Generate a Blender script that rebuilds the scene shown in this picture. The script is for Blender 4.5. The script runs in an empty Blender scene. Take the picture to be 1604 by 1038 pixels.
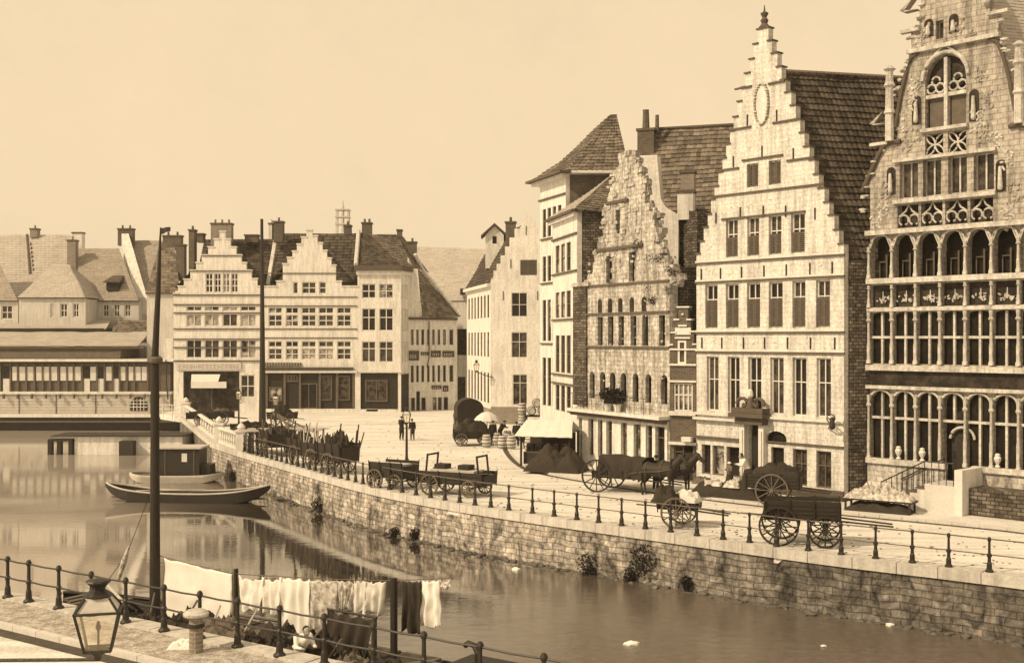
import bpy, bmesh, math, random
from mathutils import Vector, Matrix, noise
from mathutils.geometry import tessellate_polygon
random.seed(7)
R = math.radians
C = bpy.context.scene.collection
scene = bpy.context.scene

# ------------------------------------------------------------------ camera, sky, sun, exposure
F, U0, V0, H = 1800.0, 802.0, 530.0, 7.5          # focal length and horizon in photo pixels, eye height in metres
cam_d = bpy.data.cameras.new('camera'); cam = bpy.data.objects.new('camera', cam_d); C.objects.link(cam)
cam.location = (0, 0, H); cam.rotation_euler = (R(90), 0, 0)
cam_d.sensor_width = 36; cam_d.lens = 36 * F / 1604
cam_d.shift_y = (V0 - 519.0) / 1604.0
cam_d.clip_end = 3000
scene.camera = cam

SUN_EL, SUN_AZ = 40, -119        # azimuth from +Y, clockwise: the sun stands to the left and behind the camera
w = bpy.data.worlds.new('World'); scene.world = w; w.use_nodes = True
nt = w.node_tree; nt.nodes.clear()
sky = nt.nodes.new('ShaderNodeTexSky'); sky.sky_type = 'NISHITA'; sky.sun_disc = False
sky.sun_elevation = R(SUN_EL); sky.sun_rotation = R(SUN_AZ); sky.dust_density = 4.0; sky.ozone_density = 0.3; sky.air_density = 1.0
bwn = nt.nodes.new('ShaderNodeRGBToBW')
flat = nt.nodes.new('ShaderNodeMath'); flat.operation = 'POWER'; flat.inputs[1].default_value = 0.12     # overcast-white plate sky: little range
gain = nt.nodes.new('ShaderNodeMath'); gain.operation = 'MULTIPLY'; gain.inputs[1].default_value = 5.6
tint = nt.nodes.new('ShaderNodeMix'); tint.data_type = 'RGBA'; tint.blend_type = 'MULTIPLY'; tint.inputs[0].default_value = 1
tint.inputs[7].default_value = (1.0, 0.772, 0.49, 1)                                                # sepia air
bg = nt.nodes.new('ShaderNodeBackground'); bg.inputs[1].default_value = 0.114
wo = nt.nodes.new('ShaderNodeOutputWorld')
L = nt.links.new
L(sky.outputs[0], bwn.inputs[0]); L(bwn.outputs[0], flat.inputs[0]); L(flat.outputs[0], gain.inputs[0])
stc = nt.nodes.new('ShaderNodeTexCoord'); sn = nt.nodes.new('ShaderNodeTexNoise'); sn.inputs['Scale'].default_value = 6; sn.inputs['Detail'].default_value = 9; sn.inputs['Roughness'].default_value = .8; L(stc.outputs['Generated'], sn.inputs[0])
smr = nt.nodes.new('ShaderNodeMapRange'); smr.inputs[1].default_value = .3; smr.inputs[2].default_value = .7; smr.inputs[3].default_value = .955; smr.inputs[4].default_value = 1.035; L(sn.outputs[0], smr.inputs[0])   # thin, even high cloud
smu = nt.nodes.new('ShaderNodeMath'); smu.operation = 'MULTIPLY'; L(gain.outputs[0], smu.inputs[0]); L(smr.outputs[0], smu.inputs[1]); L(smu.outputs[0], tint.inputs[6]); L(tint.outputs[2], bg.inputs[0]); L(bg.outputs[0], wo.inputs[0])
sd = bpy.data.lights.new('sun', 'SUN'); sun = bpy.data.objects.new('sun', sd); C.objects.link(sun)
sd.energy = 3.1; sd.angle = R(1.2); sd.color = (1.0, 0.79, 0.52)
_a = R(SUN_AZ); _e = R(SUN_EL)
sdir = Vector((math.sin(_a) * math.cos(_e), math.cos(_a) * math.cos(_e), math.sin(_e)))
sun.rotation_euler = sdir.to_track_quat('Z', 'Y').to_euler()
vs = scene.view_settings; vs.view_transform = 'Standard'; vs.look = 'None'; vs.exposure = 0.38; vs.gamma = 1; vs.use_curve_mapping = False

# ------------------------------------------------------------------ photo measure -> world
def G(u, v, z=0.0):
    Y = (H - z) * F / (v - V0); return Vector(((u - U0) * Y / F, Y, z))
def AT(u, v, Y): return Vector(((u - U0) * Y / F, Y, H - (v - V0) * Y / F))

# ------------------------------------------------------------------ materials (all sepia, like the print)
def c(v, t=None):
    if t is None: t = min(1, v / 0.55)
    return (v, v * (0.80 + 0.17 * t), v * (0.62 + 0.30 * t), 1)
def mat(name, v, var=.18, sc=1.5, bump=.25, bs=14, rough=.88, kind='plain', v2=None, bw=.5, bh=.18, mortar=None, spec=.3, streak=0, grain=.10, metal=0, tv=.7):
    m = bpy.data.materials.new(name); m.use_nodes = True; t = m.node_tree; n = t.nodes; l = t.links.new
    b = n['Principled BSDF']; b.inputs['Roughness'].default_value = rough; b.inputs['Specular IOR Level'].default_value = spec
    b.inputs['Metallic'].default_value = metal
    tc = n.new('ShaderNodeTexCoord')
    def math_(op, a, bb):
        q = n.new('ShaderNodeMath'); q.operation = op
        for i, x in enumerate((a, bb)):
            if isinstance(x, (int, float)): q.inputs[i].default_value = x
            else: l(x, q.inputs[i])
        return q.outputs[0]
    def mul(col, fac):
        q = n.new('ShaderNodeVectorMath'); q.operation = 'SCALE'; l(col, q.inputs[0]); l(fac, q.inputs['Scale']); return q.outputs[0]
    vec = tc.outputs['Object']
    n1 = n.new('ShaderNodeTexNoise'); n1.inputs['Scale'].default_value = sc; n1.inputs['Detail'].default_value = 5; n1.inputs['Roughness'].default_value = .65; l(vec, n1.inputs[0])
    n2 = n.new('ShaderNodeTexNoise'); n2.inputs['Scale'].default_value = bs; n2.inputs['Detail'].default_value = 3; l(vec, n2.inputs[0])
    f1 = math_('ADD', math_('MULTIPLY', math_('SUBTRACT', n1.outputs[0], .5), var * 4), 1.0)
    f2 = math_('ADD', math_('MULTIPLY', math_('SUBTRACT', n2.outputs[0], .5), grain * 4), 1.0)
    fac = math_('MULTIPLY', f1, f2)
    hgt = n2.outputs[0]
    if kind in ('brick', 'brickuv'):
        if kind == 'brick':
            sp = n.new('ShaderNodeSeparateXYZ'); l(vec, sp.inputs[0]); cb = n.new('ShaderNodeCombineXYZ')
            l(math_('ADD', sp.outputs[0], sp.outputs[1]), cb.inputs[0]); l(sp.outputs[2], cb.inputs[1]); bv = cb.outputs[0]
        else:
            wz = n.new('ShaderNodeTexNoise'); wz.inputs['Scale'].default_value = 1.1; l(tc.outputs['UV'], wz.inputs[0]); wv = n.new('ShaderNodeVectorMath'); wv.operation = 'MULTIPLY_ADD'; l(wz.outputs[1], wv.inputs[0]); wv.inputs[1].default_value = (.35, .22, 0); l(tc.outputs['UV'], wv.inputs[2]); bv = wv.outputs[0]
        br = n.new('ShaderNodeTexBrick'); l(bv, br.inputs[0]); br.inputs['Scale'].default_value = 1
        br.inputs['Brick Width'].default_value = bw; br.inputs['Row Height'].default_value = bh; br.inputs['Mortar Size'].default_value = min(.02, bh * .12)
        br.inputs['Color1'].default_value = c(v); br.inputs['Color2'].default_value = c(v2 if v2 is not None else v * .6)
        br.inputs['Mortar'].default_value = c(mortar if mortar is not None else v * .5); br.inputs['Bias'].default_value = -.1
        col = mul(br.outputs[0], fac); hgt = math_('ADD', math_('MULTIPLY', br.outputs[1], -.6), n2.outputs[0])
    elif kind == 'tile':
        sp = n.new('ShaderNodeSeparateXYZ'); l(tc.outputs['UV'], sp.inputs[0]); cb = n.new('ShaderNodeCombineXYZ')
        l(math_('FLOOR', sp.outputs[0], 0), cb.inputs[0]); l(math_('FLOOR', sp.outputs[1], 0), cb.inputs[1])
        wn = n.new('ShaderNodeTexWhiteNoise'); l(cb.outputs[0], wn.inputs[0])
        rgb = n.new('ShaderNodeRGB'); rgb.outputs[0].default_value = c(v)
        fac = math_('MULTIPLY', fac, math_('ADD', math_('MULTIPLY', wn.outputs[0], tv), 1 - tv / 2)); col = mul(rgb.outputs[0], fac)
    else:
        if v2 is not None:
            rp = n.new('ShaderNodeValToRGB'); rp.color_ramp.elements[0].position = .42; rp.color_ramp.elements[1].position = .58
            rp.color_ramp.elements[0].color = c(v2); rp.color_ramp.elements[1].color = c(v)
            n3 = n.new('ShaderNodeTexNoise'); n3.inputs['Scale'].default_value = sc * .8; n3.inputs['Detail'].default_value = 7; n3.inputs['Roughness'].default_value = .7; l(vec, n3.inputs[0]); l(n3.outputs[0], rp.inputs[0])
            col = mul(rp.outputs[0], fac)
        else:
            rgb = n.new('ShaderNodeRGB'); rgb.outputs[0].default_value = c(v); col = mul(rgb.outputs[0], fac)
    if streak:
        mp = n.new('ShaderNodeMapping'); mp.inputs['Scale'].default_value = (2.2, 2.2, .28); l(vec, mp.inputs[0])
        n4 = n.new('ShaderNodeTexNoise'); n4.inputs['Scale'].default_value = 1.2; n4.inputs['Detail'].default_value = 6; n4.inputs['Roughness'].default_value = .7; l(mp.outputs[0], n4.inputs[0])
        rp = n.new('ShaderNodeMapRange'); rp.inputs[1].default_value = .38; rp.inputs[2].default_value = .56; rp.inputs[3].default_value = 1 - streak; rp.inputs[4].default_value = 1.0; l(n4.outputs[0], rp.inputs[0])
        col = mul(col, rp.outputs[0])
    l(col, b.inputs['Base Color'])
    if bump:
        bp = n.new('ShaderNodeBump'); bp.inputs['Strength'].default_value = bump; bp.inputs['Distance'].default_value = .04; l(hgt, bp.inputs['Height']); l(bp.outputs[0], b.inputs['Normal'])
    return m
M = {}
M['plaster'] = mat('limewashed plaster', .70, .09, 1.6, .35, 6, streak=.24, grain=.16)
M['plaster_old'] = mat('weathered plaster', .66, .10, 1.3, .3, 8, streak=.28)
M['plaster_far'] = mat('greyish plaster', .55, .10, .8, .15, 6, streak=.2)
M['sandstone'] = mat('sandstone ashlar', .66, .13, 1.8, .5, 8, kind='brick', v2=.62, bw=.55, bh=.25, mortar=.57, streak=.34, grain=.26)
M['trim'] = mat('stone trim', .66, .10, 2, .3, 12, streak=.18)
M['trim_dark'] = mat('sooty stone trim', .10, .2, 2, .3, 12)
M['ruin'] = mat('crumbling limestone', .56, .30, 2.6, 1.0, 6, kind='brick', v2=.40, bw=.5, bh=.24, mortar=.40, streak=.55, grain=.4)
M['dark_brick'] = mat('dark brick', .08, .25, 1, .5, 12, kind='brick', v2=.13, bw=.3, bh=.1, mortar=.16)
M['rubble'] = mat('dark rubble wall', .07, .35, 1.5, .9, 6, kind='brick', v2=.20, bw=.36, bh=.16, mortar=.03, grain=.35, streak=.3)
M['brick_mid'] = mat('brown brick', .24, .15, 1, .4, 12, kind='brick', v2=.17, bw=.3, bh=.1, mortar=.32)
M['brick_pale'] = mat('pale brick', .50, .10, 1, .3, 12, kind='brick', v2=.42, bw=.3, bh=.1, mortar=.36)
M['gothic'] = mat('carved limestone', .44, .28, 2.8, .9, 6, kind='brick', v2=.38, bw=.46, bh=.24, mortar=.30, streak=.5, grain=.2)
M['gothic_trim'] = mat('carved limestone trim', .53, .24, 3.5, .8, 9, streak=.35, grain=.25)
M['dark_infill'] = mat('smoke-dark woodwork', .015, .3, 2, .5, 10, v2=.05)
M['tile_dark'] = mat('dark pantiles', .07, .34, .5, .3, 8, kind='tile', tv=1.0, grain=.3)
M['tile_mid'] = mat('brown pantiles', .15, .3, .5, .3, 8, kind='tile', tv=.9, grain=.25)
M['tile_pale'] = mat('pale weathered tiles', .41, .10, .5, .15, 9, kind='tile', tv=.14)
M['tile_grey'] = mat('faded tiles', .30, .12, .5, .15, 9, kind='tile', tv=.2)
M['wood_dark'] = mat('dark painted wood', .026, .2, 4, .2, 20, rough=.6)
M['wood_mid'] = mat('weathered wood', .12, .25, 3, .4, 18)
M['wood_pale'] = mat('bleached planks', .46, .15, 3, .3, 18)
M['wood_white'] = mat('white painted wood', .62, .06, 3, .1, 18, rough=.6)
M['tar'] = mat('tarred hull', .02, .3, 2, .3, 12, rough=.55)
M['iron'] = mat('black iron', .016, .15, 5, .2, 20, rough=.5, spec=.5)
M['iron_grey'] = mat('grey painted iron', .12, .25, 5, .2, 20, rough=.6)
M['shutter'] = mat('louvred shutter', .12, .15, 5, .1, 20)
M['sheet'] = mat('washed linen', .74, .03, 2, .05, 30)
M['cloth_pale'] = mat('pale cloth', .58, .14, 3, .1, 30)
M['cloth_pat'] = mat('patterned cloth', .60, .1, 7, .1, 30, v2=.28)
M['cloth_dark'] = mat('dark cloth', .035, .25, 4, .2, 20)
M['cloth_mid'] = mat('drab cloth', .13, .3, 4, .2, 20)
M['canvas'] = mat('canvas awning', .62, .06, 2, .1, 20)
M['skin'] = mat('skin', .38, .05, 8, 0, 30, rough=.6)
M['coat'] = mat('dark coat', .02, .2, 6, .1, 30)
M['horse'] = mat('dark horse coat', .028, .3, 4, .1, 30, rough=.6)
M['sign_dark'] = mat('dark signboard', .07, .15, 3, .1, 20, rough=.5)
M['sign_pale'] = mat('pale signboard', .50, .06, 3, .1, 20)
M['letter'] = mat('faded letter paint', .34, .2, 6, 0, 20)
M['barrel'] = mat('pale barrel staves', .50, .12, 4, .3, 18)
M['leaf'] = mat('wall plant leaf', .025, .3, 6, 0, 20)
M['earth'] = mat('packed sandy paving', .66, .07, .5, .8, 7, v2=.60, grain=.16)
M['pave'] = mat('footway paving', .64, .08, .8, .35, 10, kind='plain', v2=.57, grain=.15)
def ruts(m):
    n = m.node_tree.nodes; l = m.node_tree.links.new; b = n['Principled BSDF']; src = b.inputs['Base Color'].links[0].from_socket
    tc = n.new('ShaderNodeTexCoord'); mp = n.new('ShaderNodeMapping'); mp.inputs['Rotation'].default_value = (0, 0, R(36)); mp.inputs['Scale'].default_value = (.07, 1.6, 1); l(tc.outputs['Object'], mp.inputs[0])
    z = n.new('ShaderNodeTexNoise'); z.inputs['Scale'].default_value = 1; z.inputs['Detail'].default_value = 4; z.inputs['Roughness'].default_value = .6; l(mp.outputs[0], z.inputs[0])
    q = n.new('ShaderNodeMapRange'); q.inputs[1].default_value = .38; q.inputs[2].default_value = .52; q.inputs[3].default_value = .80; q.inputs[4].default_value = 1.04; l(z.outputs[0], q.inputs[0])
    s = n.new('ShaderNodeVectorMath'); s.operation = 'SCALE'; l(src, s.inputs[0]); l(q.outputs[0], s.inputs['Scale']); l(s.outputs[0], b.inputs['Base Color'])
ruts(M['earth'])
M['setts'] = mat('small setts', .46, .14, 3.5, .8, 14, kind='plain', v2=.27, grain=.45)
M['mud'] = mat('damp gutter mud', .07, .3, 3, .4, 12)
M['kerb'] = mat('kerbstone', .55, .1, 2, .3, 12)
M['coping'] = mat('quay coping stone', .52, .12, 1.5, .5, 9, streak=.25)
M['riverbed'] = mat('mud', .08, .1, 1, .1, 5)
def quay_mat():
    m = mat('stained quay masonry', .42, .34, 2.2, 1.0, 5, kind='brickuv', v2=.29, bw=.66, bh=.24, mortar=.19, grain=.45)
    t = m.node_tree; n = t.nodes; l = t.links.new; b = n['Principled BSDF']
    src = b.inputs['Base Color'].links[0].from_socket
    tc = n.new('ShaderNodeTexCoord'); mp = n.new('ShaderNodeMapping'); mp.inputs['Scale'].default_value = (1.3, .8, 1); l(tc.outputs['UV'], mp.inputs[0])
    nz = n.new('ShaderNodeTexNoise'); nz.inputs['Scale'].default_value = 1.0; nz.inputs['Detail'].default_value = 8; nz.inputs['Roughness'].default_value = .75; nz.inputs['Distortion'].default_value = .6; l(mp.outputs[0], nz.inputs[0])
    mr = n.new('ShaderNodeMapRange'); mr.inputs[1].default_value = .36; mr.inputs[2].default_value = .62; mr.inputs[3].default_value = .12; mr.inputs[4].default_value = 1.35; l(nz.outputs[0], mr.inputs[0])
    s = n.new('ShaderNodeVectorMath'); s.operation = 'SCALE'; l(src, s.inputs[0]); su = n.new('ShaderNodeSeparateXYZ'); l(tc.outputs['UV'], su.inputs[0]); dm_ = n.new('ShaderNodeMapRange'); dm_.interpolation_type = 'SMOOTHSTEP'; dm_.inputs[1].default_value = 66; dm_.inputs[2].default_value = 80; dm_.inputs[3].default_value = .42; dm_.inputs[4].default_value = 1; l(su.outputs[0], dm_.inputs[0])
    dq = n.new('ShaderNodeMath'); dq.operation = 'MULTIPLY'; l(mr.outputs[0], dq.inputs[0]); l(dm_.outputs[0], dq.inputs[1]); l(dq.outputs[0], s.inputs['Scale']); l(s.outputs[0], b.inputs['Base Color'])
    return m
M['quay'] = quay_mat()
def glass_mat(name, v, v2, rough=.12, sc=1.2):
    m = mat(name, v, .3, sc, 0, 10, rough=rough, v2=v2, spec=.35); return m
M['glass'] = glass_mat('dark window glass', .022, .010)
M['glass_mid'] = glass_mat('window glass with drawn net', .09, .02, sc=2.5)
M['glass_net'] = glass_mat('window with lace curtain', .50, .22, rough=.35, sc=3)
M['glass_curtain'] = glass_mat('window with half-drawn curtain', .42, .02, rough=.3, sc=1.6)
M['glass_deep'] = mat('deep dark panes', .012, .3, 2, 0, 10, rough=.45, v2=.022, spec=.08)
M['lamp_glass'] = glass_mat('dusty lamp glass', .60, .5, rough=.2)
def clear_glass():
    m = bpy.data.materials.new('lantern glass'); m.use_nodes = True; n = m.node_tree.nodes; l = m.node_tree.links.new; b = n['Principled BSDF']
    b.inputs['Base Color'].default_value = (.9, .8, .6, 1); b.inputs['Roughness'].default_value = .05; b.inputs['Alpha'].default_value = .22; return m
M['clear'] = clear_glass()
def water_mat():
    m = bpy.data.materials.new('river water'); m.use_nodes = True; n = m.node_tree.nodes; l = m.node_tree.links.new; b = n['Principled BSDF']
    tc = n.new('ShaderNodeTexCoord')
    a = n.new('ShaderNodeTexNoise'); a.inputs['Scale'].default_value = .10; a.inputs['Detail'].default_value = 3; l(tc.outputs['Object'], a.inputs[0])
    sp = n.new('ShaderNodeSeparateXYZ'); l(tc.outputs['Object'], sp.inputs[0])
    # ruffled, silty water along the right-hand quay; calm water on the left
    sm = n.new('ShaderNodeMath'); sm.operation = 'MULTIPLY_ADD'; sm.inputs[1].default_value = -.60; l(sp.outputs[1], sm.inputs[0]); l(sp.outputs[0], sm.inputs[2])
    mr = n.new('ShaderNodeMapRange'); mr.interpolation_type = 'SMOOTHSTEP'; mr.inputs[1].default_value = -32; mr.inputs[2].default_value = -18; l(sm.outputs[0], mr.inputs[0])
    mm = n.new('ShaderNodeMath'); mm.operation = 'MULTIPLY_ADD'; mm.inputs[1].default_value = .9; l(a.outputs[0], mm.inputs[0]); l(mr.outputs[0], mm.inputs[2])
    ms = n.new('ShaderNodeMath'); ms.operation = 'SUBTRACT'; ms.use_clamp = True; ms.inputs[1].default_value = .45; l(mm.outputs[0], ms.inputs[0])
    cr = n.new('ShaderNodeMix'); cr.data_type = 'RGBA'; l(ms.outputs[0], cr.inputs[0]); cr.inputs[6].default_value = c(.035); cr.inputs[7].default_value = c(.11)
    g = n.new('ShaderNodeTexNoise'); g.inputs['Scale'].default_value = 3; g.inputs['Detail'].default_value = 6; l(tc.outputs['Object'], g.inputs[0])
    gm = n.new('ShaderNodeMath'); gm.operation = 'MULTIPLY_ADD'; gm.inputs[1].default_value = .9; gm.inputs[2].default_value = .55; l(g.outputs[0], gm.inputs[0])
    sc_ = n.new('ShaderNodeVectorMath'); sc_.operation = 'SCALE'; l(cr.outputs[2], sc_.inputs[0]); l(gm.outputs[0], sc_.inputs['Scale'])
    l(sc_.outputs[0], b.inputs['Base Color'])
    fy = n.new('ShaderNodeMath'); fy.operation = 'MULTIPLY_ADD'; fy.inputs[1].default_value = 26; fy.inputs[2].default_value = -13; l(a.outputs[0], fy.inputs[0])
    fz = n.new('ShaderNodeMath'); fz.operation = 'ADD'; l(fy.outputs[0], fz.inputs[0]); l(sp.outputs[1], fz.inputs[1])
    far = n.new('ShaderNodeMapRange'); far.interpolation_type = 'SMOOTHSTEP'; far.inputs[1].default_value = 58; far.inputs[2].default_value = 74; l(fz.outputs[0], far.inputs[0])
    rr = n.new('ShaderNodeMapRange'); rr.inputs[3].default_value = .012; rr.inputs[4].default_value = .22; l(ms.outputs[0], rr.inputs[0])
    r2 = n.new('ShaderNodeMath'); r2.operation = 'MULTIPLY_ADD'; r2.inputs[1].default_value = .05; l(far.outputs[0], r2.inputs[0]); l(rr.outputs[0], r2.inputs[2]); l(r2.outputs[0], b.inputs['Roughness'])
    c2 = n.new('ShaderNodeMix'); c2.data_type = 'RGBA'; l(far.outputs[0], c2.inputs[0]); l(sc_.outputs[0], c2.inputs[6]); c2.inputs[7].default_value = c(.12)
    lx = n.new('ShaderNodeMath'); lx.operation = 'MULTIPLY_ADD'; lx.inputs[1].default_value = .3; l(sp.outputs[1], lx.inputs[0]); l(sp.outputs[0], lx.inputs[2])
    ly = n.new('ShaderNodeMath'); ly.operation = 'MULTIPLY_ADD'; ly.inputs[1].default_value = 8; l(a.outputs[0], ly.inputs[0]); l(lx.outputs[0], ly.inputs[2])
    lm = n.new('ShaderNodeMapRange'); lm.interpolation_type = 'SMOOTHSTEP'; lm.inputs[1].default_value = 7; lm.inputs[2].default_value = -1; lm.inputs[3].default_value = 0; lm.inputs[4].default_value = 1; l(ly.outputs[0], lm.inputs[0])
    c3 = n.new('ShaderNodeMix'); c3.data_type = 'RGBA'; l(lm.outputs[0], c3.inputs[0]); l(c2.outputs[2], c3.inputs[6]); c3.inputs[7].default_value = c(.34); l(c3.outputs[2], b.inputs['Base Color'])  # paler base colour on the left stands in for reflected sky
    io = n.new('ShaderNodeMapRange'); io.inputs[3].default_value = 6.5; io.inputs[4].default_value = 1.6; l(ms.outputs[0], io.inputs[0]); l(io.outputs[0], b.inputs['IOR']); b.inputs['Specular IOR Level'].default_value = .5
    mp = n.new('ShaderNodeMapping'); mp.inputs['Scale'].default_value = (.8, 1.5, 1); l(tc.outputs['Object'], mp.inputs[0])
    h1 = n.new('ShaderNodeTexNoise'); h1.inputs['Scale'].default_value = 1.4; h1.inputs['Detail'].default_value = 4; l(mp.outputs[0], h1.inputs[0])
    h2 = n.new('ShaderNodeTexNoise'); h2.inputs['Scale'].default_value = 9; h2.inputs['Detail'].default_value = 2; l(mp.outputs[0], h2.inputs[0])
    ha = n.new('ShaderNodeMath'); ha.operation = 'MULTIPLY_ADD'; ha.inputs[1].default_value = .25; l(h2.outputs[0], ha.inputs[0]); l(h1.outputs[0], ha.inputs[2])
    bp = n.new('ShaderNodeBump'); bp.inputs['Distance'].default_value = .03; l(ha.outputs[0], bp.inputs['Height'])
    st = n.new('ShaderNodeMapRange'); st.inputs[3].default_value = .06; st.inputs[4].default_value = .8; l(ms.outputs[0], st.inputs[0]); l(st.outputs[0], bp.inputs['Strength'])
    l(bp.outputs[0], b.inputs['Normal']); return m
M['water'] = water_mat()

# ------------------------------------------------------------------ mesh helpers
class MB:
    def __init__(s): s.v = []; s.f = []; s.uv = None; s.smooth = False
    def quad(s, a, b, cc, d):
        i = len(s.v); s.v += [tuple(a), tuple(b), tuple(cc), tuple(d)]; s.f.append((i, i + 1, i + 2, i + 3))
    def tri(s, a, b, cc):
        i = len(s.v); s.v += [tuple(a), tuple(b), tuple(cc)]; s.f.append((i, i + 1, i + 2))
    def box(s, x0, x1, y0, y1, z0, z1):
        i = len(s.v); s.v += [(x, y, z) for z in (z0, z1) for y in (y0, y1) for x in (x0, x1)]
        for q in ((0, 2, 3, 1), (4, 5, 7, 6), (0, 1, 5, 4), (2, 6, 7, 3), (0, 4, 6, 2), (1, 3, 7, 5)): s.f.append(tuple(i + k for k in q))
        return s
    def hexa(s, b4, t4):
        i = len(s.v); s.v += [tuple(p) for p in b4] + [tuple(p) for p in t4]
        s.f += [(i + 3, i + 2, i + 1, i), (i + 4, i + 5, i + 6, i + 7)] + [(i + k, i + (k + 1) % 4, i + 4 + (k + 1) % 4, i + 4 + k) for k in range(4)]
        return s
    def prism(s, poly, fa, fb, holes=()):
        """poly/holes: 2-D loops; fa, fb map a 2-D point to the front and back 3-D point"""
        loops = [list(poly)] + [list(h) for h in holes]
        tris = tessellate_polygon([[Vector((p[0], p[1], 0)) for p in lp] for lp in loops])
        flat_ = [p for lp in loops for p in lp]; i = len(s.v); n = len(flat_)
        s.v += [tuple(fa(p)) for p in flat_] + [tuple(fb(p)) for p in flat_]
        for t in tris:
            a, b, d = [flat_[k] for k in t]
            ar = (b[0] - a[0]) * (d[1] - a[1]) - (b[1] - a[1]) * (d[0] - a[0])
            if ar < 0: t = (t[0], t[2], t[1])
            s.f.append(tuple(i + k for k in t)); s.f.append(tuple(i + n + k for k in reversed(t)))
        o = 0
        for li, lp in enumerate(loops):
            m_ = len(lp)
            ar = sum(lp[k][0] * lp[(k + 1) % m_][1] - lp[(k + 1) % m_][0] * lp[k][1] for k in range(m_))
            for k in range(m_):
                a, b = i + o + k, i + o + (k + 1) % m_
                q = (a, a + n, b + n, b) if (ar > 0) == (li == 0) else (b, b + n, a + n, a)
                s.f.append(q)
            o += m_
        return s
    def wall(s, poly, y0, y1, holes=()):
        return s.prism(poly, lambda p: (p[0], y0, p[1]), lambda p: (p[0], y1, p[1]), holes)
    def tube(s, pts, r, n=8, r1=None, cap=True):
        pts = [Vector(p) for p in pts]; base = len(s.v); k = len(pts)
        for j, p in enumerate(pts):
            d = (pts[min(j + 1, k - 1)] - pts[max(j - 1, 0)]).normalized()
            a = Vector((0, 0, 1)) if abs(d.z) < .9 else Vector((1, 0, 0))
            e1 = d.cross(a).normalized(); e2 = d.cross(e1).normalized()
            rr = r[j] if isinstance(r, (list, tuple)) else (r if r1 is None else r + (r1 - r) * j / (k - 1))
            for q in range(n):
                t = 2 * math.pi * q / n; s.v.append(tuple(p + (e1 * math.cos(t) + e2 * math.sin(t)) * rr))
        for j in range(k - 1):
            for q in range(n):
                a = base + j * n + q; b = base + j * n + (q + 1) % n; s.f.append((a, b, b + n, a + n))
        if cap: s.f.append(tuple(base + q for q in range(n))); s.f.append(tuple(base + (k - 1) * n + q for q in reversed(range(n))))
        return s
    def limb(s, p, q, r0, r1, n=10):
        p, q = Vector(p), Vector(q); d = (q - p).normalized(); pts = []; rs = []
        for t in (-1, -.8, -.45, 0): pts.append(p + d * r0 * t); rs.append(max(.002, r0 * math.sqrt(max(0, 1 - t * t))))
        for t in (0, .45, .8, 1): pts.append(q + d * r1 * t); rs.append(max(.002, r1 * math.sqrt(max(0, 1 - t * t))))
        return s.tube(pts, rs, n)
    def lathe(s, prof, x=0, y=0, n=12):
        base = len(s.v)
        for r, z in prof:
            for q in range(n):
                t = 2 * math.pi * q / n; s.v.append((x + r * math.cos(t), y + r * math.sin(t), z))
        for j in range(len(prof) - 1):
            for q in range(n):
                a = base + j * n + q; b = base + j * n + (q + 1) % n; s.f.append((a, b, b + n, a + n))
        s.f.append(tuple(base + q for q in reversed(range(n)))); s.f.append(tuple(base + (len(prof) - 1) * n + q for q in range(n)))
        return s
    def mesh(s, name, m):
        me = bpy.data.meshes.new(name); me.from_pydata(s.v, [], s.f)
        if s.uv:
            ul = me.uv_layers.new(name='UVMap'); k = 0
            for fi, p in enumerate(me.polygons):
                for li in p.loop_indices: ul.data[li].uv = s.uv[k]; k += 1
        me.materials.append(m)
        if s.smooth:
            for p in me.polygons: p.use_smooth = True
        return me
    def build(s, name, m, parent=None, loc=(0, 0, 0), rz=0):
        if isinstance(m, str): m = M[m]
        o = bpy.data.objects.new(name, s.mesh(name, m)); C.objects.link(o); o.location = loc; o.rotation_euler = (0, 0, rz)
        if parent: o.parent = parent
        return o
def tag(o, label=None, cat=None, group=None, kind=None):
    if label: o['label'] = label
    if cat: o['category'] = cat
    if group: o['group'] = group
    if kind: o['kind'] = kind
    return o
def thing(name, label, cat, loc=(0, 0, 0), rz=0, group=None):
    o = bpy.data.objects.new(name, None); C.objects.link(o); o.location = loc; o.rotation_euler = (0, 0, rz)
    o.empty_display_size = .3
    return tag(o, label, cat, group)
def copy_tree(o, parent=None):
    q = o.copy(); C.objects.link(q)
    if parent: q.parent = parent
    for ch in list(o.children): copy_tree(ch, q)
    return q
def remesh(mb, name, m, parent, vox=.025, loc=(0, 0, 0)):
    """fuse overlapping limbs into one continuous skin"""
    me = mb.mesh(name + '_raw', M[m] if isinstance(m, str) else m)
    t = bpy.data.objects.new('tmp', me); C.objects.link(t)
    md = t.modifiers.new('r', 'REMESH'); md.mode = 'VOXEL'; md.voxel_size = vox; md.use_smooth_shade = True
    sm = t.modifiers.new('s', 'SMOOTH'); sm.iterations = 2; sm.factor = .5
    dg = bpy.context.evaluated_depsgraph_get(); dg.update()
    res = bpy.data.meshes.new_from_object(t.evaluated_get(dg)); res.name = name
    bpy.data.objects.remove(t); bpy.data.meshes.remove(me)
    if not res.materials: res.materials.append(M[m])
    o = bpy.data.objects.new(name, res); C.objects.link(o); o.parent = parent; o.location = loc; return o

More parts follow.
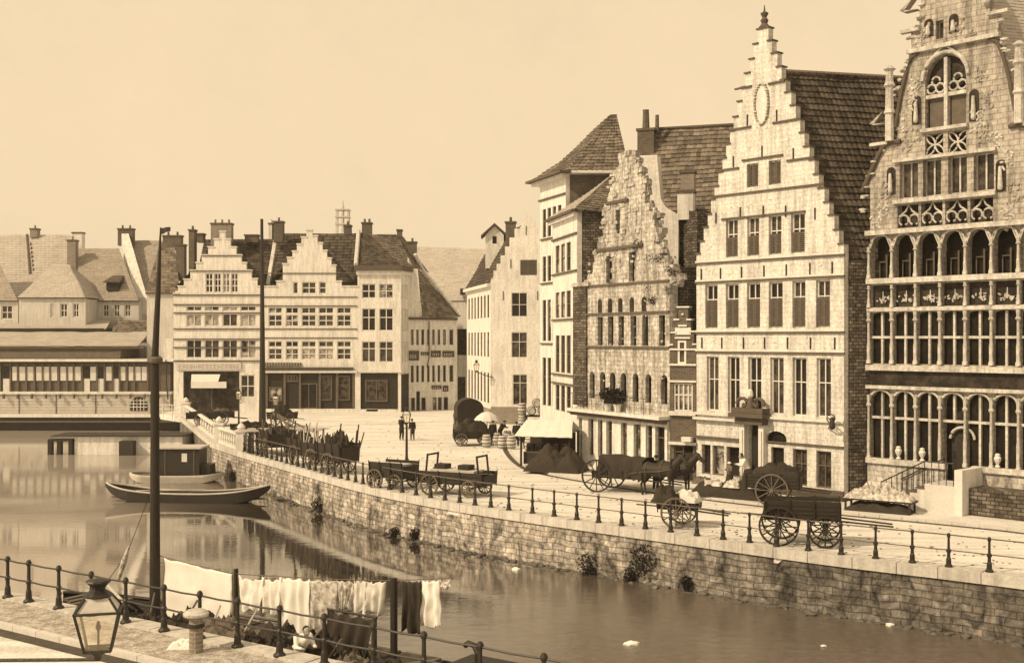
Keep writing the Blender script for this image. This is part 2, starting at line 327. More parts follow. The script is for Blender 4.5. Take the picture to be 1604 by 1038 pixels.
def tile_roof(parent, name, m, bl, br, tr, tl, tw=.28, th=.36, lip=.05, amp=.03):
    """roof slope laid in courses of curved tiles between four local corners"""
    bl, br, tr, tl = [Vector(p) for p in (bl, br, tr, tl)]
    L1 = ((br - bl).length + (tr - tl).length) / 2; L2 = ((tl - bl).length + (tr - br).length) / 2
    LL = max((br - bl).length, (tr - tl).length)
    rows = max(2, int(round(L2 / th))); cols = max(1, int(round(LL / tw)))
    nrm = ((br - bl) + (tr - tl)).cross((tl - bl) + (tr - br)).normalized()
    if nrm.z < 0: nrm = -nrm
    mb = MB(); mb.uv = []
    def P(a, b):
        q = bl.lerp(br, a).lerp(tl.lerp(tr, a), b); return q + nrm * (.10 * noise.noise(q * .45) - .06)
    prof = (0, .9, .55, -.2)
    for i in range(rows):
        b0, b1 = i / rows, (i + 1) / rows
        jit = [random.uniform(-.012, .012) for _ in range(cols + 1)]
        lo = []; hi = []; us = []
        for j in range(cols):
            for k in range(4):
                a = (j + k / 4) / cols; us.append(j + k / 4); h = amp * prof[k]
                lo.append(P(a, b0) + nrm * (lip + h + jit[j])); hi.append(P(a, b1) + nrm * (h * .6 + jit[j]))
        a = 1; us.append(cols - .001); lo.append(P(1, b0) + nrm * lip); hi.append(P(1, b1))
        base = len(mb.v); n = len(lo)
        mb.v += [tuple(p) for p in lo] + [tuple(p) for p in hi] + [tuple(p - nrm * (lip + .03)) for p in lo]
        for j in range(n - 1):
            um = (us[j] + .0005, us[j + 1] - .0005)
            mb.f.append((base + j, base + j + 1, base + n + j + 1, base + n + j))
            mb.uv += [(um[0], i + .1), (um[1], i + .1), (um[1], i + .9), (um[0], i + .9)]
            mb.f.append((base + 2 * n + j, base + 2 * n + j + 1, base + j + 1, base + j)); mb.uv += [(um[0], i + .1)] * 2 + [(um[1], i + .1)] * 2
    return mb.build(name, m, parent)

# ------------------------------------------------------------------ a building site fixed by the two foot points of its front
class Site:
    def __init__(s, P0, P1, name, label, cat='house', group=None):
        s.P0, s.P1 = Vector(P0[:2]), Vector(P1[:2]); s.d = (s.P1 - s.P0).normalized(); s.W = (s.P1 - s.P0).length
        s.rz = math.atan2(s.d.y, s.d.x); s.n = Vector((-s.d.y, s.d.x))
        s.root = thing(name, label, cat, (s.P0.x, s.P0.y, 0), s.rz, group)
    def s(self, u):
        k = (u - U0) / F; return (k * self.P0.y - self.P0.x) / (self.d.x - k * self.d.y)
    def Y(self, u): return self.P0.y + self.s(u) * self.d.y
    def z(self, u, v): return H - (v - V0) * self.Y(u) / F
    def sz(self, u, v): return (self.s(u), self.z(u, v))
    def loc(self, p):      # world point -> local
        q = Vector((p[0], p[1])) - self.P0; return Vector((q.dot(self.d), q.dot(self.n), p[2]))
    def dirloc(self, dx, dy): return Vector((dx * self.d.x + dy * self.d.y, dx * self.n.x + dy * self.n.y, 0))

def arch_pts(s0, s1, z1, h, n=8):
    cx, r = (s0 + s1) / 2, (s1 - s0) / 2
    return [(cx + r * math.cos(math.pi * k / n), z1 - h + h * math.sin(math.pi * k / n)) for k in range(n + 1)]
def hole(s0, s1, z0, z1, arch=0):
    if not arch: return [(s0, z0), (s1, z0), (s1, z1), (s0, z1)]
    return [(s0, z0), (s1, z0)] + arch_pts(s0, s1, z1, arch)
def window(parent, s0, s1, z0, z1, cols=2, trans=(), arch=0, fm='wood_white', gm='glass', y=.14, fw=.06, bw=.05, name='window', shutter=None, sill=None):
    f = MB(); e = .004
    if gm == 'glass': gm = random.choice(('glass', 'glass', 'glass', 'glass', 'glass', 'glass_mid', 'glass_mid', 'glass_curtain'))
    elif gm == 'glass_net': gm = random.choice(('glass_net', 'glass_net', 'glass_curtain', 'glass_mid'))
    f.box(s0 + e, s0 + fw, y - .05, y + .03, z0 + e, z1 - arch); f.box(s1 - fw, s1 - e, y - .05, y + .03, z0 + e, z1 - arch)
    f.box(s0 + fw, s1 - fw, y - .05, y + .03, z0 + e, z0 + fw)
    if arch:
        o = arch_pts(s0 + e, s1 - e, z1 - e, arch); i_ = arch_pts(s0 + fw, s1 - fw, z1 - fw, arch - fw * .5)
        f.wall(o + i_[::-1], y - .05, y + .03)
    else: f.box(s0 + fw, s1 - fw, y - .05, y + .03, z1 - fw, z1 - e)
    for k in range(1, cols):
        x = s0 + (s1 - s0) * k / cols; f.box(x - bw / 2, x + bw / 2, y - .045, y + .025, z0 + fw, z1 - fw * .8 - (arch * .05 if arch else 0))
    for t in trans:
        zt = z0 + (z1 - z0) * t; f.box(s0 + fw, s1 - fw, y - .055, y + .02, zt - bw / 2, zt + bw / 2)
    w_ = f.build(name, fm, parent)
    g = MB(); g.wall(hole(s0 + e, s1 - e, z0 + e, z1 - e, arch), y + .03, y + .06); g.build('pane', gm, w_)
    if shutter:
        za, zb = shutter
        for side in (0, 1):
            a = s0 + .03 + side * (s1 - s0 - .06) / 2; b = a + (s1 - s0 - .06) / 2 - .02; q = MB()
            q.box(a, a + .05, y - .1, y - .06, za, zb); q.box(b - .05, b, y - .1, y - .06, za, zb)
            n = max(5, int((zb - za) / .09))
            for k in range(n):
                zz = za + (zb - za) * (k + .5) / n
                q.hexa([(a + .05, y - .1, zz - .03), (b - .05, y - .1, zz - .03), (b - .05, y - .085, zz - .03), (a + .05, y - .085, zz - .03)],
                       [(a + .05, y - .075, zz + .02), (b - .05, y - .075, zz + .02), (b - .05, y - .06, zz + .02), (a + .05, y - .06, zz + .02)])
            q.build('shutter', 'shutter', w_)
    if sill: MB().box(s0 - .06, s1 + .06, -.08, .1, z0 - .1, z0 - .002).build('sill', sill, w_)
    return w_
def course(S, s0, s1, z, h=.12, d=.09, m='trim', name='string_course'):
    a, b = MB(), None
    a.box(s0, s1, -d, .0, z, z + h * .55); a.box(s0 - .02, s1 + .02, -d * 1.35, .0, z + h * .55 + .001, z + h)
    return a.build(name, m, S.root)
def stepped(s0, s1, zb, cx, top, n, zt, z0=0):
    """outline of a stepped gable from foot to foot"""
    rise = (zt - zb) / n; r = []; l = []
    for k in range(n):
        xr = s1 + (cx + top - s1) * k / (n - 1); xl = s0 + (cx - top - s0) * k / (n - 1)
        r += [(xr, zb + rise * k), (xr, zb + rise * (k + 1))]; l += [(xl, zb + rise * k), (xl, zb + rise * (k + 1))]
    for q in (r, l):
        for k in range(1, len(q) - 2, 2): dz = random.uniform(-.03, .03); q[k] = (q[k][0], q[k][1] + dz); q[k + 1] = (q[k + 1][0] + random.uniform(-.03, .03), q[k][1]); q[k + 2 - 0] = (q[k + 1][0], q[k + 2][1])
    r[0] = (s1, z0); l[0] = (s0, z0)
    return r + l[::-1]
def step_caps(S, out, m='trim', h=.09, ov=.07, y0=-.08, y1=.42):
    n = len(out)
    for k in range(n):
        a, b = out[k], out[(k + 1) % n]
        if abs(a[1] - b[1]) < 1e-6 and a[1] > 1 and abs(a[0] - b[0]) > .02:
            x0, x1 = sorted((a[0], b[0])); MB().box(x0 - ov, x1 + ov, y0, y1, a[1] + .002, a[1] + h).build('coping_stone', m, S.root)
def body(S, w0, w1, D, z1, m, dv=None, y0=.36, name='side_wall', z0=0):
    """the house behind its front: w0..w1 wide, D deep along dv"""
    dv = dv or Vector((0, 1, 0)); o = dv * (y0 / max(.2, dv.y))
    a = [Vector((w0 + o.x, o.y, 0)), Vector((w1 + o.x, o.y, 0)), Vector((w1, 0, 0)) + dv * D, Vector((w0, 0, 0)) + dv * D]
    mb = MB(); mb.hexa([p + Vector((0, 0, z0)) for p in a], [p + Vector((0, 0, z1)) for p in a]); return mb.build(name, m, S.root)
def anchors(S, pts, h=.5):
    for (s_, z_) in pts: MB().box(s_ - .025, s_ + .025, -.06, 0, z_, z_ + h).build('wall_anchor', 'iron', S.root)

exec_parts = []
# ------------------------------------------------------------------ ground, river, quays
ZW = -2.0
def resample(pts, step):
    pts = [Vector(p) for p in pts]; out = [pts[0]]; 
    for a, b in zip(pts, pts[1:]):
        n = max(1, int(round((b - a).length / step)))
        for k in range(1, n + 1): out.append(a.lerp(b, k / n))
    return out
def smooth_line(pts, it=2):
    pts = [Vector(p) for p in pts]
    for _ in range(it):
        q = [pts[0]]
        for a, b in zip(pts, pts[1:]): q += [a.lerp(b, .25), a.lerp(b, .75)]
        q.append(pts[-1]); pts = q
    return pts
def XY(u, v): p = G(u, v); return Vector((p.x, p.y))
edge_main = [XY(u, v) for u, v in ((1604, 907), (1500, 893), (1316, 873), (1132, 848), (905, 817), (768, 798), (652, 779), (557, 759), (470, 734), (372, 707), (333, 694))]
far0 = edge_main[0]; dirR = (edge_main[0] - edge_main[2]).normalized()
edge_smooth = smooth_line([far0 + dirR * 60] + edge_main, 2)
corner = XY(333, 694); head = XY(283, 653)
bank = edge_smooth + [head, Vector((-34.9, 114)), Vector((-35.5, 121)), Vector((-160, 121.5))]
g = MB(); poly = [(p.x, p.y) for p in bank] + [(-1600, 121.5), (-1600, 2500), (1600, 2500), (1600, -20), (bank[0].x + 5, -20)]
g.prism(poly, lambda p: (p[0], p[1], 0), lambda p: (p[0], p[1], -.5)); tag(g.build('ground', 'earth'), kind='structure')
wm = MB(); wm.quad((-400, -60, ZW), (150, -60, ZW), (150, 122, ZW), (-400, 122, ZW)); tag(wm.build('water', 'water'), kind='structure')
rb = MB(); rb.quad((-400, -60, -4.2), (150, -60, -4.2), (150, 122, -4.2), (-400, 122, -4.2)); tag(rb.build('riverbed', 'riverbed'), kind='structure')

def quay_wall(line, name, label, side, ztop=-.3, zbot=-2.6):
    """masonry river wall; side=+1 when the water lies to the left of the line's direction"""
    pts = resample(line, .45); nz = 9; mb = MB(); mb.uv = []; n = len(pts); L_ = 0; ls = [0]
    for a, b in zip(pts, pts[1:]): L_ += (b - a).length; ls.append(L_)
    V = []
    for i, p in enumerate(pts):
        d = (pts[min(i + 1, n - 1)] - pts[max(i - 1, 0)]).normalized(); nn = Vector((-d.y, d.x)) * side
        for j in range(nz):
            z = zbot + (ztop - zbot) * j / (nz - 1); off = .02 + .14 * (1 - j / (nz - 1)) + .07 * noise.noise(Vector((ls[i] * .9, z * 2.2, 3)))
            if j == nz - 1: off = .0
            V.append((p.x + nn.x * off, p.y + nn.y * off, z))
    mb.v = V
    for i in range(n - 1):
        for j in range(nz - 1):
            a = i * nz + j; q = (a, a + nz, a + nz + 1, a + 1); uv = [(ls[i], j * .29), (ls[i + 1], j * .29), (ls[i + 1], (j + 1) * .29), (ls[i], (j + 1) * .29)]
            if side > 0: q = q[::-1]; uv = uv[::-1]
            mb.f.append(q); mb.uv += uv
    root = thing(name, label, 'quay wall', (pts[n // 2].x, pts[n // 2].y, 0))
    o = mb.build('masonry', 'quay', root, loc=(-pts[n // 2].x, -pts[n // 2].y, 0))
    cm = MB(); k = 0; step = 3
    while k < n - 1:
        e = min(k + step, n - 1); a, b = pts[k], pts[e]; d = (b - a).normalized(); nn = Vector((-d.y, d.x)) * side; g_ = d * .012
        dz = random.uniform(-.012, .012)
        q = [a + g_ + nn * .10, b - g_ + nn * .10, b - g_ - nn * .50, a + g_ - nn * .50]
        cm.hexa([(p.x, p.y, ztop - .01) for p in q], [(p.x, p.y, .05 + dz) for p in q]); k = e
    cm.build('coping', 'coping', root, loc=(-pts[n // 2].x, -pts[n // 2].y, 0))
    return root, pts
# water is to the left of the far line when it runs from right to left? the river lies towards the camera
far_root, far_pts = quay_wall(edge_smooth, 'quay_wall', 'long stained stone quay wall below the far railing, across the river', +1)
qb, _ = quay_wall([corner, head], 'quay_wall', 'short flared stone wall of the bridgehead beside the glazed hall', +1)
def block(mb, p, r):
    a, b_, h_ = r * random.uniform(1.0, 2.2), r * random.uniform(.6, 1.2), r * random.uniform(.6, 1.1); t = random.uniform(-.15, .15); ca, sa_ = math.cos(t), math.sin(t)
    q = [(-a, -b_), (a, -b_), (a, b_), (-a, b_)]; f_ = lambda z_, j: [(p[0] + (x + random.uniform(-j, j)) * ca - z_ * sa_, p[1] + y + random.uniform(-j, j), p[2] + x * sa_ + z_ * ca) for x, y in q]
    mb.hexa(f_(-h_, r * .15), f_(h_, r * .25))
# rubble ledge at the foot of the far wall
def rock(mb, p, r):
    bmm = bmesh.new(); bmesh.ops.create_icosphere(bmm, subdivisions=1, radius=r); b = len(mb.v); sx = random.uniform(.8, 1.6)
    for v in bmm.verts:
        q = v.co * (1 + random.uniform(-.25, .25)); mb.v.append((p[0] + q.x * sx, p[1] + q.y, p[2] + q.z * .55))
    for f in bmm.faces: mb.f.append(tuple(b + v.index for v in f.verts))
    bmm.free()
rk = MB()
for p, q in zip(far_pts, far_pts[1:]):
    if p.x > 26 or p.y > 74: continue
    d = (q - p).normalized(); nn = Vector((-d.y, d.x))
    for _ in range(3):
        t = random.random(); o_ = abs(random.gauss(0, .22)) + .1
        x = p.lerp(q, t) + nn * o_; rock(rk, (x.x, x.y, ZW - .02 + random.uniform(-.03, .05)), random.uniform(.07, .2))
tag(rk.build('rubble', 'quay'), 'loose stones and silt along the foot of the far quay wall', 'rubble', kind='stuff')

# near quay
NA, ND = Vector((-14.5, 33.1)), Vector((.8300, -.5577)).normalized(); NN = Vector((.5577, .8300))      # NN points to the river
near_line = [NA + ND * t + NN * .38 for t in (-60, -20, 0, 20, 60)]
nq, _ = quay_wall(near_line, 'quay_wall', 'near quay edge with pale coping stones under the foreground railing', +1)
g = MB(); a, b = near_line[0], near_line[-1]
g.prism([(a.x, a.y), (a.x - 80, a.y - 10), (-140, -60), (b.x, -60), (b.x, b.y)], lambda p: (p[0], p[1], -.13), lambda p: (p[0], p[1], -.6)); tag(g.build('road', 'earth'), kind='structure')
pv = MB(); q = [NA + ND * -60 + NN * .0, NA + ND * 60 + NN * .0, NA + ND * 60 - NN * 1.62, NA + ND * -60 - NN * 1.62]
pv.hexa([(p.x, p.y, -.2) for p in q][::1], [(p.x, p.y, -.002) for p in q]); tag(pv.build('pavement', 'setts'), kind='structure')
kb = MB()
for k in range(-60, 60):
    q = [NA + ND * (k + .01) - NN * 1.62, NA + ND * (k + .99) - NN * 1.62, NA + ND * (k + .99) - NN * 1.80, NA + ND * (k + .01) - NN * 1.80]
    kb.hexa([(p.x, p.y, -.3) for p in q], [(p.x, p.y, .012) for p in q])
tag(kb.build('kerb', 'kerb'), kind='structure')
gu = MB(); q = [NA + ND * -60 - NN * 1.81, NA + ND * 60 - NN * 1.81, NA + ND * 60 - NN * 2.25, NA + ND * -60 - NN * 2.25]
gu.hexa([(p.x, p.y, -.14) for p in q], [(p.x, p.y, -.122) for p in q]); tag(gu.build('gutter', 'mud'), kind='structure')

# raised footway before the right-hand houses
kline = smooth_line([XY(u, v) for u, v in ((800, 690), (797, 703), (812, 722), (834, 736), (862, 743), (911, 752), (1010, 768), (1130, 784), (1300, 803), (1430, 815), (1604, 832), (1800, 860), (2100, 900))], 2)
inner = [Vector((2.4, 75)), Vector((3.9, 68.4)), Vector((8.2, 60.4)), Vector((15.4, 53)), Vector((23, 49)), Vector((34, 40))]
f = MB(); f.prism([(p.x, p.y) for p in kline] + [(p.x, p.y) for p in inner[::-1]] + [(-.2, 80)], lambda p: (p[0], p[1], .115), lambda p: (p[0], p[1], -.1)); tag(f.build('footway', 'pave'), kind='structure')
kk = MB(); kp = resample(kline, .9)
for a, b in zip(kp, kp[1:]):
    d = (b - a).normalized(); nn = Vector((d.y, -d.x)); nn = nn if nn.y < 0 or nn.x < 0 else nn
    q = [a + d * .01, b - d * .01, b - d * .01 + nn * .16, a + d * .01 + nn * .16]
    kk.hexa([(p.x, p.y, -.1) for p in q], [(p.x, p.y, .125) for p in q])
tag(kk.build('footway_kerb', 'kerb'), kind='structure')
# worn gutter line of small stones along it
gg = MB()
for a, b in zip(kp, kp[1:]):
    d = (b - a).normalized(); nn = Vector((d.y, -d.x)); q = [a + nn * .17, b + nn * .17, b + nn * .50, a + nn * .50]
    gg.hexa([(p.x, p.y, -.02) for p in q], [(p.x, p.y, .006) for p in q])
tag(gg.build('gutter', 'mud'), kind='structure')

# ------------------------------------------------------------------ railings
def post_bm(h=1.08, pale=False):
    mb = MB(); mb.lathe([(.13, 0), (.13, .05), (.09, .09), (.085, .26), (.06, .32), (.055, .46), (.085, .50), (.085, .56), (.045, .60), (.04, h - .12), (.06, h - .09), (.06, h - .01), (.035, h + .03)], n=8); mb.smooth = False
    return mb
post_mesh = post_bm().mesh('post', M['iron'])
def put(me, name, parent, loc, rz=0):
    o = bpy.data.objects.new(name, me); C.objects.link(o); o.parent = parent; o.location = loc; o.rotation_euler = (0, 0, rz); return o
def cross_u(u, line):
    k = (u - U0) / F
    for a, b in zip(line, line[1:]):
        fa, fb = a.x - k * a.y, b.x - k * b.y
        if fa * fb <= 0 and fa != fb: return a.lerp(b, fa / (fa - fb))
rail = thing('railing', 'long iron railing of bulbous posts and two thin bars on the far quay edge', 'railing', (far_pts[150].x, far_pts[150].y, 0))
rl = Vector((rail.location.x, rail.location.y, 0))
inset = [p for p in far_pts]
line_in = []
for i, p in enumerate(inset):
    d = (inset[min(i + 1, len(inset) - 1)] - inset[max(i - 1, 0)]).normalized(); line_in.append(p - Vector((-d.y, d.x)) * .22)
us = [1740, 1675, 1612, 1549.7, 1486, 1429, 1371.6, 1317.7, 1266, 1216, 1174, 1132.6, 1091.7, 1050.6, 1011, 973.7, 937.6, 903.5, 868, 834, 797, 768.8, 744, 720, 697, 674.5, 651.8, 630, 610, 594, 580.5, 568.5, 557, 545, 534, 524, 514, 504, 494, 485, 475, 466.7, 457.5, 449, 441, 433.5, 425.6, 418, 410, 403, 395.6, 389, 382.5]
us2 = [371, 366, 360, 354, 348, 342]
pp = [cross_u(u, line_in) for u in us]; pp = [p for p in pp if p]
for p in pp: put(post_mesh, 'post', rail, (p.x - rl.x, p.y - rl.y, .05))
for nm, zz, rr in (('top_bar', 1.10, .024), ('middle_bar', .60, .02)):
    MB().tube([(p.x - rl.x, p.y - rl.y, zz) for p in pp], rr, 6).build(nm, 'iron_grey', rail)
# pale balustrade stretch at the bridgehead
bal = thing('balustrade', 'pale stone balustrade with stout square piers where the quay meets the bridge', 'balustrade', (corner.x, corner.y, 0))
def baluster(): return MB().lathe([(.12, 0), (.12, .1), (.06, .16), (.12, .36), (.1, .5), (.05, .68), (.08, .8), (.12, .86), (.12, .92)], n=8)
bme = baluster().mesh('baluster', M['trim'])
bl_ = Vector((corner.x, corner.y, 0))
q0 = cross_u(378, line_in); 
def balrun(a, b, n):
    d = (b - a).normalized(); nn = Vector((-d.y, d.x)); 
    for zz0, zz1 in ((.05, .16), (1.02, 1.16)):
        mb = MB(); q = [a + nn * .14, b + nn * .14, b - nn * .14, a - nn * .14]; q = [(p.x - bl_.x, p.y - bl_.y) for p in q]
        mb.hexa([(x, y, zz0) for x, y in q[::-1]], [(x, y, zz1) for x, y in q[::-1]]); mb.build('hand_rail' if zz0 > 1 else 'plinth', 'trim', bal)
    for k in range(n):
        p = a.lerp(b, (k + .8) / (n + .6)); put(bme, 'baluster', bal, (p.x - bl_.x, p.y - bl_.y, .13))
c_in = corner + Vector((.35, .5)); h_in = head + Vector((.5, 0))
balrun(Vector(q0), c_in, 9); balrun(c_in, h_in, 14)
for p in (Vector(q0), c_in, h_in):
    mb = MB(); x, y = p.x - bl_.x, p.y - bl_.y; mb.box(x - .32, x + .32, y - .32, y + .32, 0, 1.3); mb.box(x - .4, x + .4, y - .4, y + .4, 1.301, 1.42); mb.lathe([(.2, 1.42), (.3, 1.6), (.16, 1.8), (.03, 1.9)], x, y, 8); mb.build('pier', 'trim', bal)
for zz_ in (1.15, .75): MB().tube([(h_in.x - bl_.x, h_in.y - bl_.y, zz_), (h_in.x - bl_.x - 3.2, h_in.y - bl_.y + .4, zz_)], .05, 6).build('bridge_bar', 'trim', bal)
for k in range(4): x = h_in.x - bl_.x - .9 * (k + .5); MB().tube([(x, h_in.y - bl_.y + .1 * k, -.3), (x, h_in.y - bl_.y + .1 * k, 1.2)], .05, 6).build('bridge_post', 'trim', bal)
# near railing
nr = thing('railing', 'dark iron railing with knobbed posts along the foreground quay', 'railing', (NA.x, NA.y, 0))
def near_post():
    return MB().lathe([(.15, 0), (.15, .04), (.09, .10), (.075, .30), (.055, .36), (.055, .50), (.075, .54), (.075, .60), (.05, .64), (.045, 1.02), (.07, 1.05), (.08, 1.11), (.06, 1.17), (.02, 1.20)], n=12).mesh('post', M['iron'])
npm = near_post(); nus = [-75, -30, 12, 45, 92, 143, 197, 257, 313, 372, 438, 508, 585, 664, 752, 852, 960]
nline = [NA + ND * -30, NA + ND * 40]; npts = [cross_u(u, nline) for u in nus]
for p in npts: put(npm, 'post', nr, (p.x - NA.x, p.y - NA.y, .04))
for nm, zz in (('top_bar', 1.12), ('middle_bar', .62)):
    a, b = npts[0], npts[-1]; pl = []
    for p, q in zip(npts, npts[1:]):
        for t in (0, .5): x = p.lerp(q, t); pl.append((x.x - NA.x, x.y - NA.y, zz - .02 * (t > 0)))
    MB().tube(pl, .024, 6).build(nm, 'iron', nr)

# ------------------------------------------------------------------ HOUSE A: tall stepped gable
A = Site(G(1091, 757), G(1322, 785), 'stepped_gable_house', 'tall pale house with many small gable steps and a relief oval near its top', 'house')
def zz(S, a, va, b, vb): return (S.z(a, va) + S.z(b, vb)) / 2
DV = A.dirloc(.975, .22)          # its depth runs off to the right of the picture
DV = DV / DV.length
aW = A.W; zE = zz(A, 1091, 411, 1320, 402); zT = A.z(1193, 46)
out = stepped(0, aW, zE - .2, A.s(1195), .30, 17, zT)
wins = []
def row(S, us, z0, z1, **k):
    for a, b in us: wins.append(dict(s0=S.s(a), s1=S.s(b), z0=z0, z1=z1, **k))
z0, z1 = zz(A, 1108, 644, 1290, 652), zz(A, 1108, 559, 1290, 559)
row(A, [(1107, 1125.5), (1140, 1158.5), (1172, 1192.5), (1206.5, 1227.5), (1241.5, 1263), (1279, 1301.5)], z0, z1, cols=2, trans=(.58,), gm='glass')
za, zb = z0, z1
z0, z1 = zz(A, 1105, 514, 1300, 512.6), zz(A, 1105, 446, 1300, 438)
row(A, [(1104.7, 1124), (1137, 1157), (1170, 1190.7), (1204, 1226), (1241, 1261.6), (1278, 1300)], z0, z1, cols=2, trans=(.66,), gm='glass', sh=.66)
z0c, z1c = zz(A, 1137, 402, 1260, 397), zz(A, 1137, 343, 1260, 333)
row(A, [(1137, 1155.7), (1170.4, 1189), (1204, 1224), (1239, 1260.6)], z0c, z1c, cols=2, trans=(.60,), gm='glass_mid', sh=.55)
z0d, z1d = zz(A, 1170, 292, 1223, 290), zz(A, 1170, 256, 1223, 251)
row(A, [(1169.6, 1187.7), (1204, 1223)], z0d, z1d, cols=2, trans=(), gm='glass', sh=1.0)
# ground floor openings
z0g, z1g = .35, A.z(1250, 703)
zsh = A.z(1130, 698)
row(A, [(1099, 1113), (1116, 1134), (1138, 1158)], .55, zsh, cols=1, fm='wood_mid', gm='glass')
row(A, [(1208, 1228)], .12, z1g, cols=1, fm='wood_dark', gm='glass'); 
row(A, [(1242, 1264), (1278.5, 1302)], .5, z1g, cols=2, trans=(.6,), fm='wood_mid', gm='glass_mid')
door = (A.s(1172.5), A.s(1192.5), .12, A.z(1183, 664))
holes = [hole(q['s0'], q['s1'], q['z0'], q['z1']) for q in wins] + [hole(*door)]
lun = (A.s(1200), A.s(1232), A.z(1216, 695), A.z(1216, 675)); holes.append(hole(*lun, arch=.35))
MB().wall(out, 0, .38, holes).build('wall', 'sandstone', A.root)
for q in wins:
    q = dict(q); sh = q.pop('sh', None)
    shz = (q['z0'] + .05, q['z0'] + (q['z1'] - q['z0']) * sh - .05) if sh else None
    window(A.root, shutter=shz, y=.2, fw=.07, **q)
window(A.root, *lun, cols=1, arch=.35, fm='wood_dark', y=.2)
dm = MB(); dm.box(door[0] + .05, door[1] - .05, .25, .3, .12, door[3] - .5); dm.build('door', 'wood_dark', A.root)
MB().box(door[0] + .05, door[1] - .05, .25, .28, door[3] - .48, door[3] - .05).build('fanlight', 'glass', A.root)
step_caps(A, out, 'trim_dark', h=.07, ov=.06)
for z in (zE, zz(A, 1091, 441, 1320, 435), zz(A, 1091, 520, 1320, 522), zz(A, 1091, 549, 1320, 556)): 
    MB().box(-.06, aW + .06, -.10, 0, z - .04, z + .05).build('string_course', 'trim_dark', A.root); MB().box(-.04, aW + .04, -.06, 0, z + .051, z + .14).build('string_course', 'trim', A.root)
for (ua, va, ub, vb) in ((1131, 347, 1262, 328), (1115, 308, 1292, 289), (1127, 268, 1158, 263), (1233, 253, 1276, 246), (1163, 250, 1227, 245), (1145, 204, 1177, 199), (1211, 194, 1252, 186), (1152, 140, 1178, 136), (1204, 131, 1230, 128)):
    sa, sb = A.s(ua), A.s(ub); z = zz(A, ua, va, ub, vb)
    MB().box(sa, sb, -.09, 0, z - .04, z + .05).build('string_course', 'trim_dark', A.root)
# sills of the main floors and the ledge above the shops
for z in (za - .1,): MB().box(-.05, A.s(1170), -.16, 0, z - .12, z).build('ledge', 'trim', A.root); MB().box(-.02, A.s(1168), -.3, 0, z - .36, z - .24).build('ledge', 'trim', A.root); MB().box(A.s(1198), aW + .05, -.16, 0, z - .12, z).build('ledge', 'trim', A.root)
z = A.z(1150, 690); MB().box(.02, A.s(1160), -.14, 0, z, z + .12).build('ledge', 'trim_dark', A.root)
z = A.z(1260, 697); MB().box(A.s(1200), aW, -.1, 0, z, z + .08).build('ledge', 'trim_dark', A.root)
an = [(A.s(u), zz(A, 1091, 549, 1320, 556) + .2) for u in (1100, 1131, 1165, 1198, 1234, 1270, 1308)] + [(A.s(u), zE + -.55) for u in ()] 
an += [(A.s(u), zz(A, 1091, 441, 1320, 435) + .15) for u in (1099, 1129, 1162, 1197, 1232, 1269, 1304)]
an += [(A.s(u), A.z(u, v)) for u, v in ((1122, 350), (1160, 342), (1196, 340), (1231, 340), (1277, 344), (1149, 262), (1194, 246), (1243, 250), (1171, 197), (1217, 190))]
anchors(A, an, .55)
MB().box(A.s(1200), aW + .02, -.12, -.001, .1, .46).build('plinth', 'dark_brick', A.root); MB().box(A.s(1200), aW + .5, -.9, -.121, .1, .22).build('foot_shade_slab', 'mud', A.root)  # dark band and slab added for the shade at the wall foot
# relief ornaments
def relief(S, u, v, r, m='trim', n=7):
    mb = MB(); s_, z_ = S.sz(u, v)
    for k in range(n * 2):
        a = random.uniform(0, 6.28); rr = r * random.random() ** .9 * .85; x, z = s_ + math.cos(a) * rr * 1.2, z_ + math.sin(a) * rr * .6; mb.limb((x, .0, z), (x + random.uniform(-.1, .1), -.015, z + random.uniform(-.08, .08)), .045, .035, 6); return mb.build('relief', m, S.root)
for u, v in ((1112, 424), (1147, 424), (1212, 420), (1285, 418), (1117, 534), (1180, 536), (1214, 534), (1284, 532), (1111, 387), (1290, 374), (1168, 232), (1222, 226), (1150, 322), (1176, 320), (1212, 314), (1247, 310)): relief(A, u, v, .3)
for u, v in ((1253, 677), (1289, 681), (1148, 672), (1117, 670)): relief(A, u, v, .42, 'trim', 11)
# oval medallion with wreath
s_, z_ = A.sz(1193.5, 163); ov = MB(); n = 36; prev = None; ring = [(s_ + .40 * math.cos(2 * math.pi * k / n), -.06, z_ + 1.0 * math.sin(2 * math.pi * k / n)) for k in range(n + 1)]
ov.tube(ring, .055, 8, cap=False); ov.build('medallion_frame', 'brick_mid', A.root)
wr = MB()
for p in ring[::1]: rock(wr, (p[0], p[1] - .02, p[2]), random.uniform(.05, .085))
wr.build('wreath', 'trim', A.root)
ov = MB(); ov.wall([(s_ + .38 * math.cos(2 * math.pi * k / n), z_ + .96 * math.sin(2 * math.pi * k / n)) for k in range(n)], -.04, -.001); ov.build('medallion', 'trim', A.root); [relief(A, 1193.5 + random.uniform(-12, 12), 163 + random.choice((-1, 1)) * random.uniform(20, 36), .16, 'trim', 4) for _ in range(6)]; relief(A, 1193.5, 160, .35, 'trim', 9)
# crown of the gable: finial
s_ = A.s(1194); f = MB(); f.lathe([(.22, 0), (.30, .1), (.14, .3), (.20, .45), (.1, .6), (.16, .7), (.2, .8), (.05, .9), (.02, 1.2)], n=10); f.build('finial', 'trim_dark', A.root, loc=(s_, .18, zT))
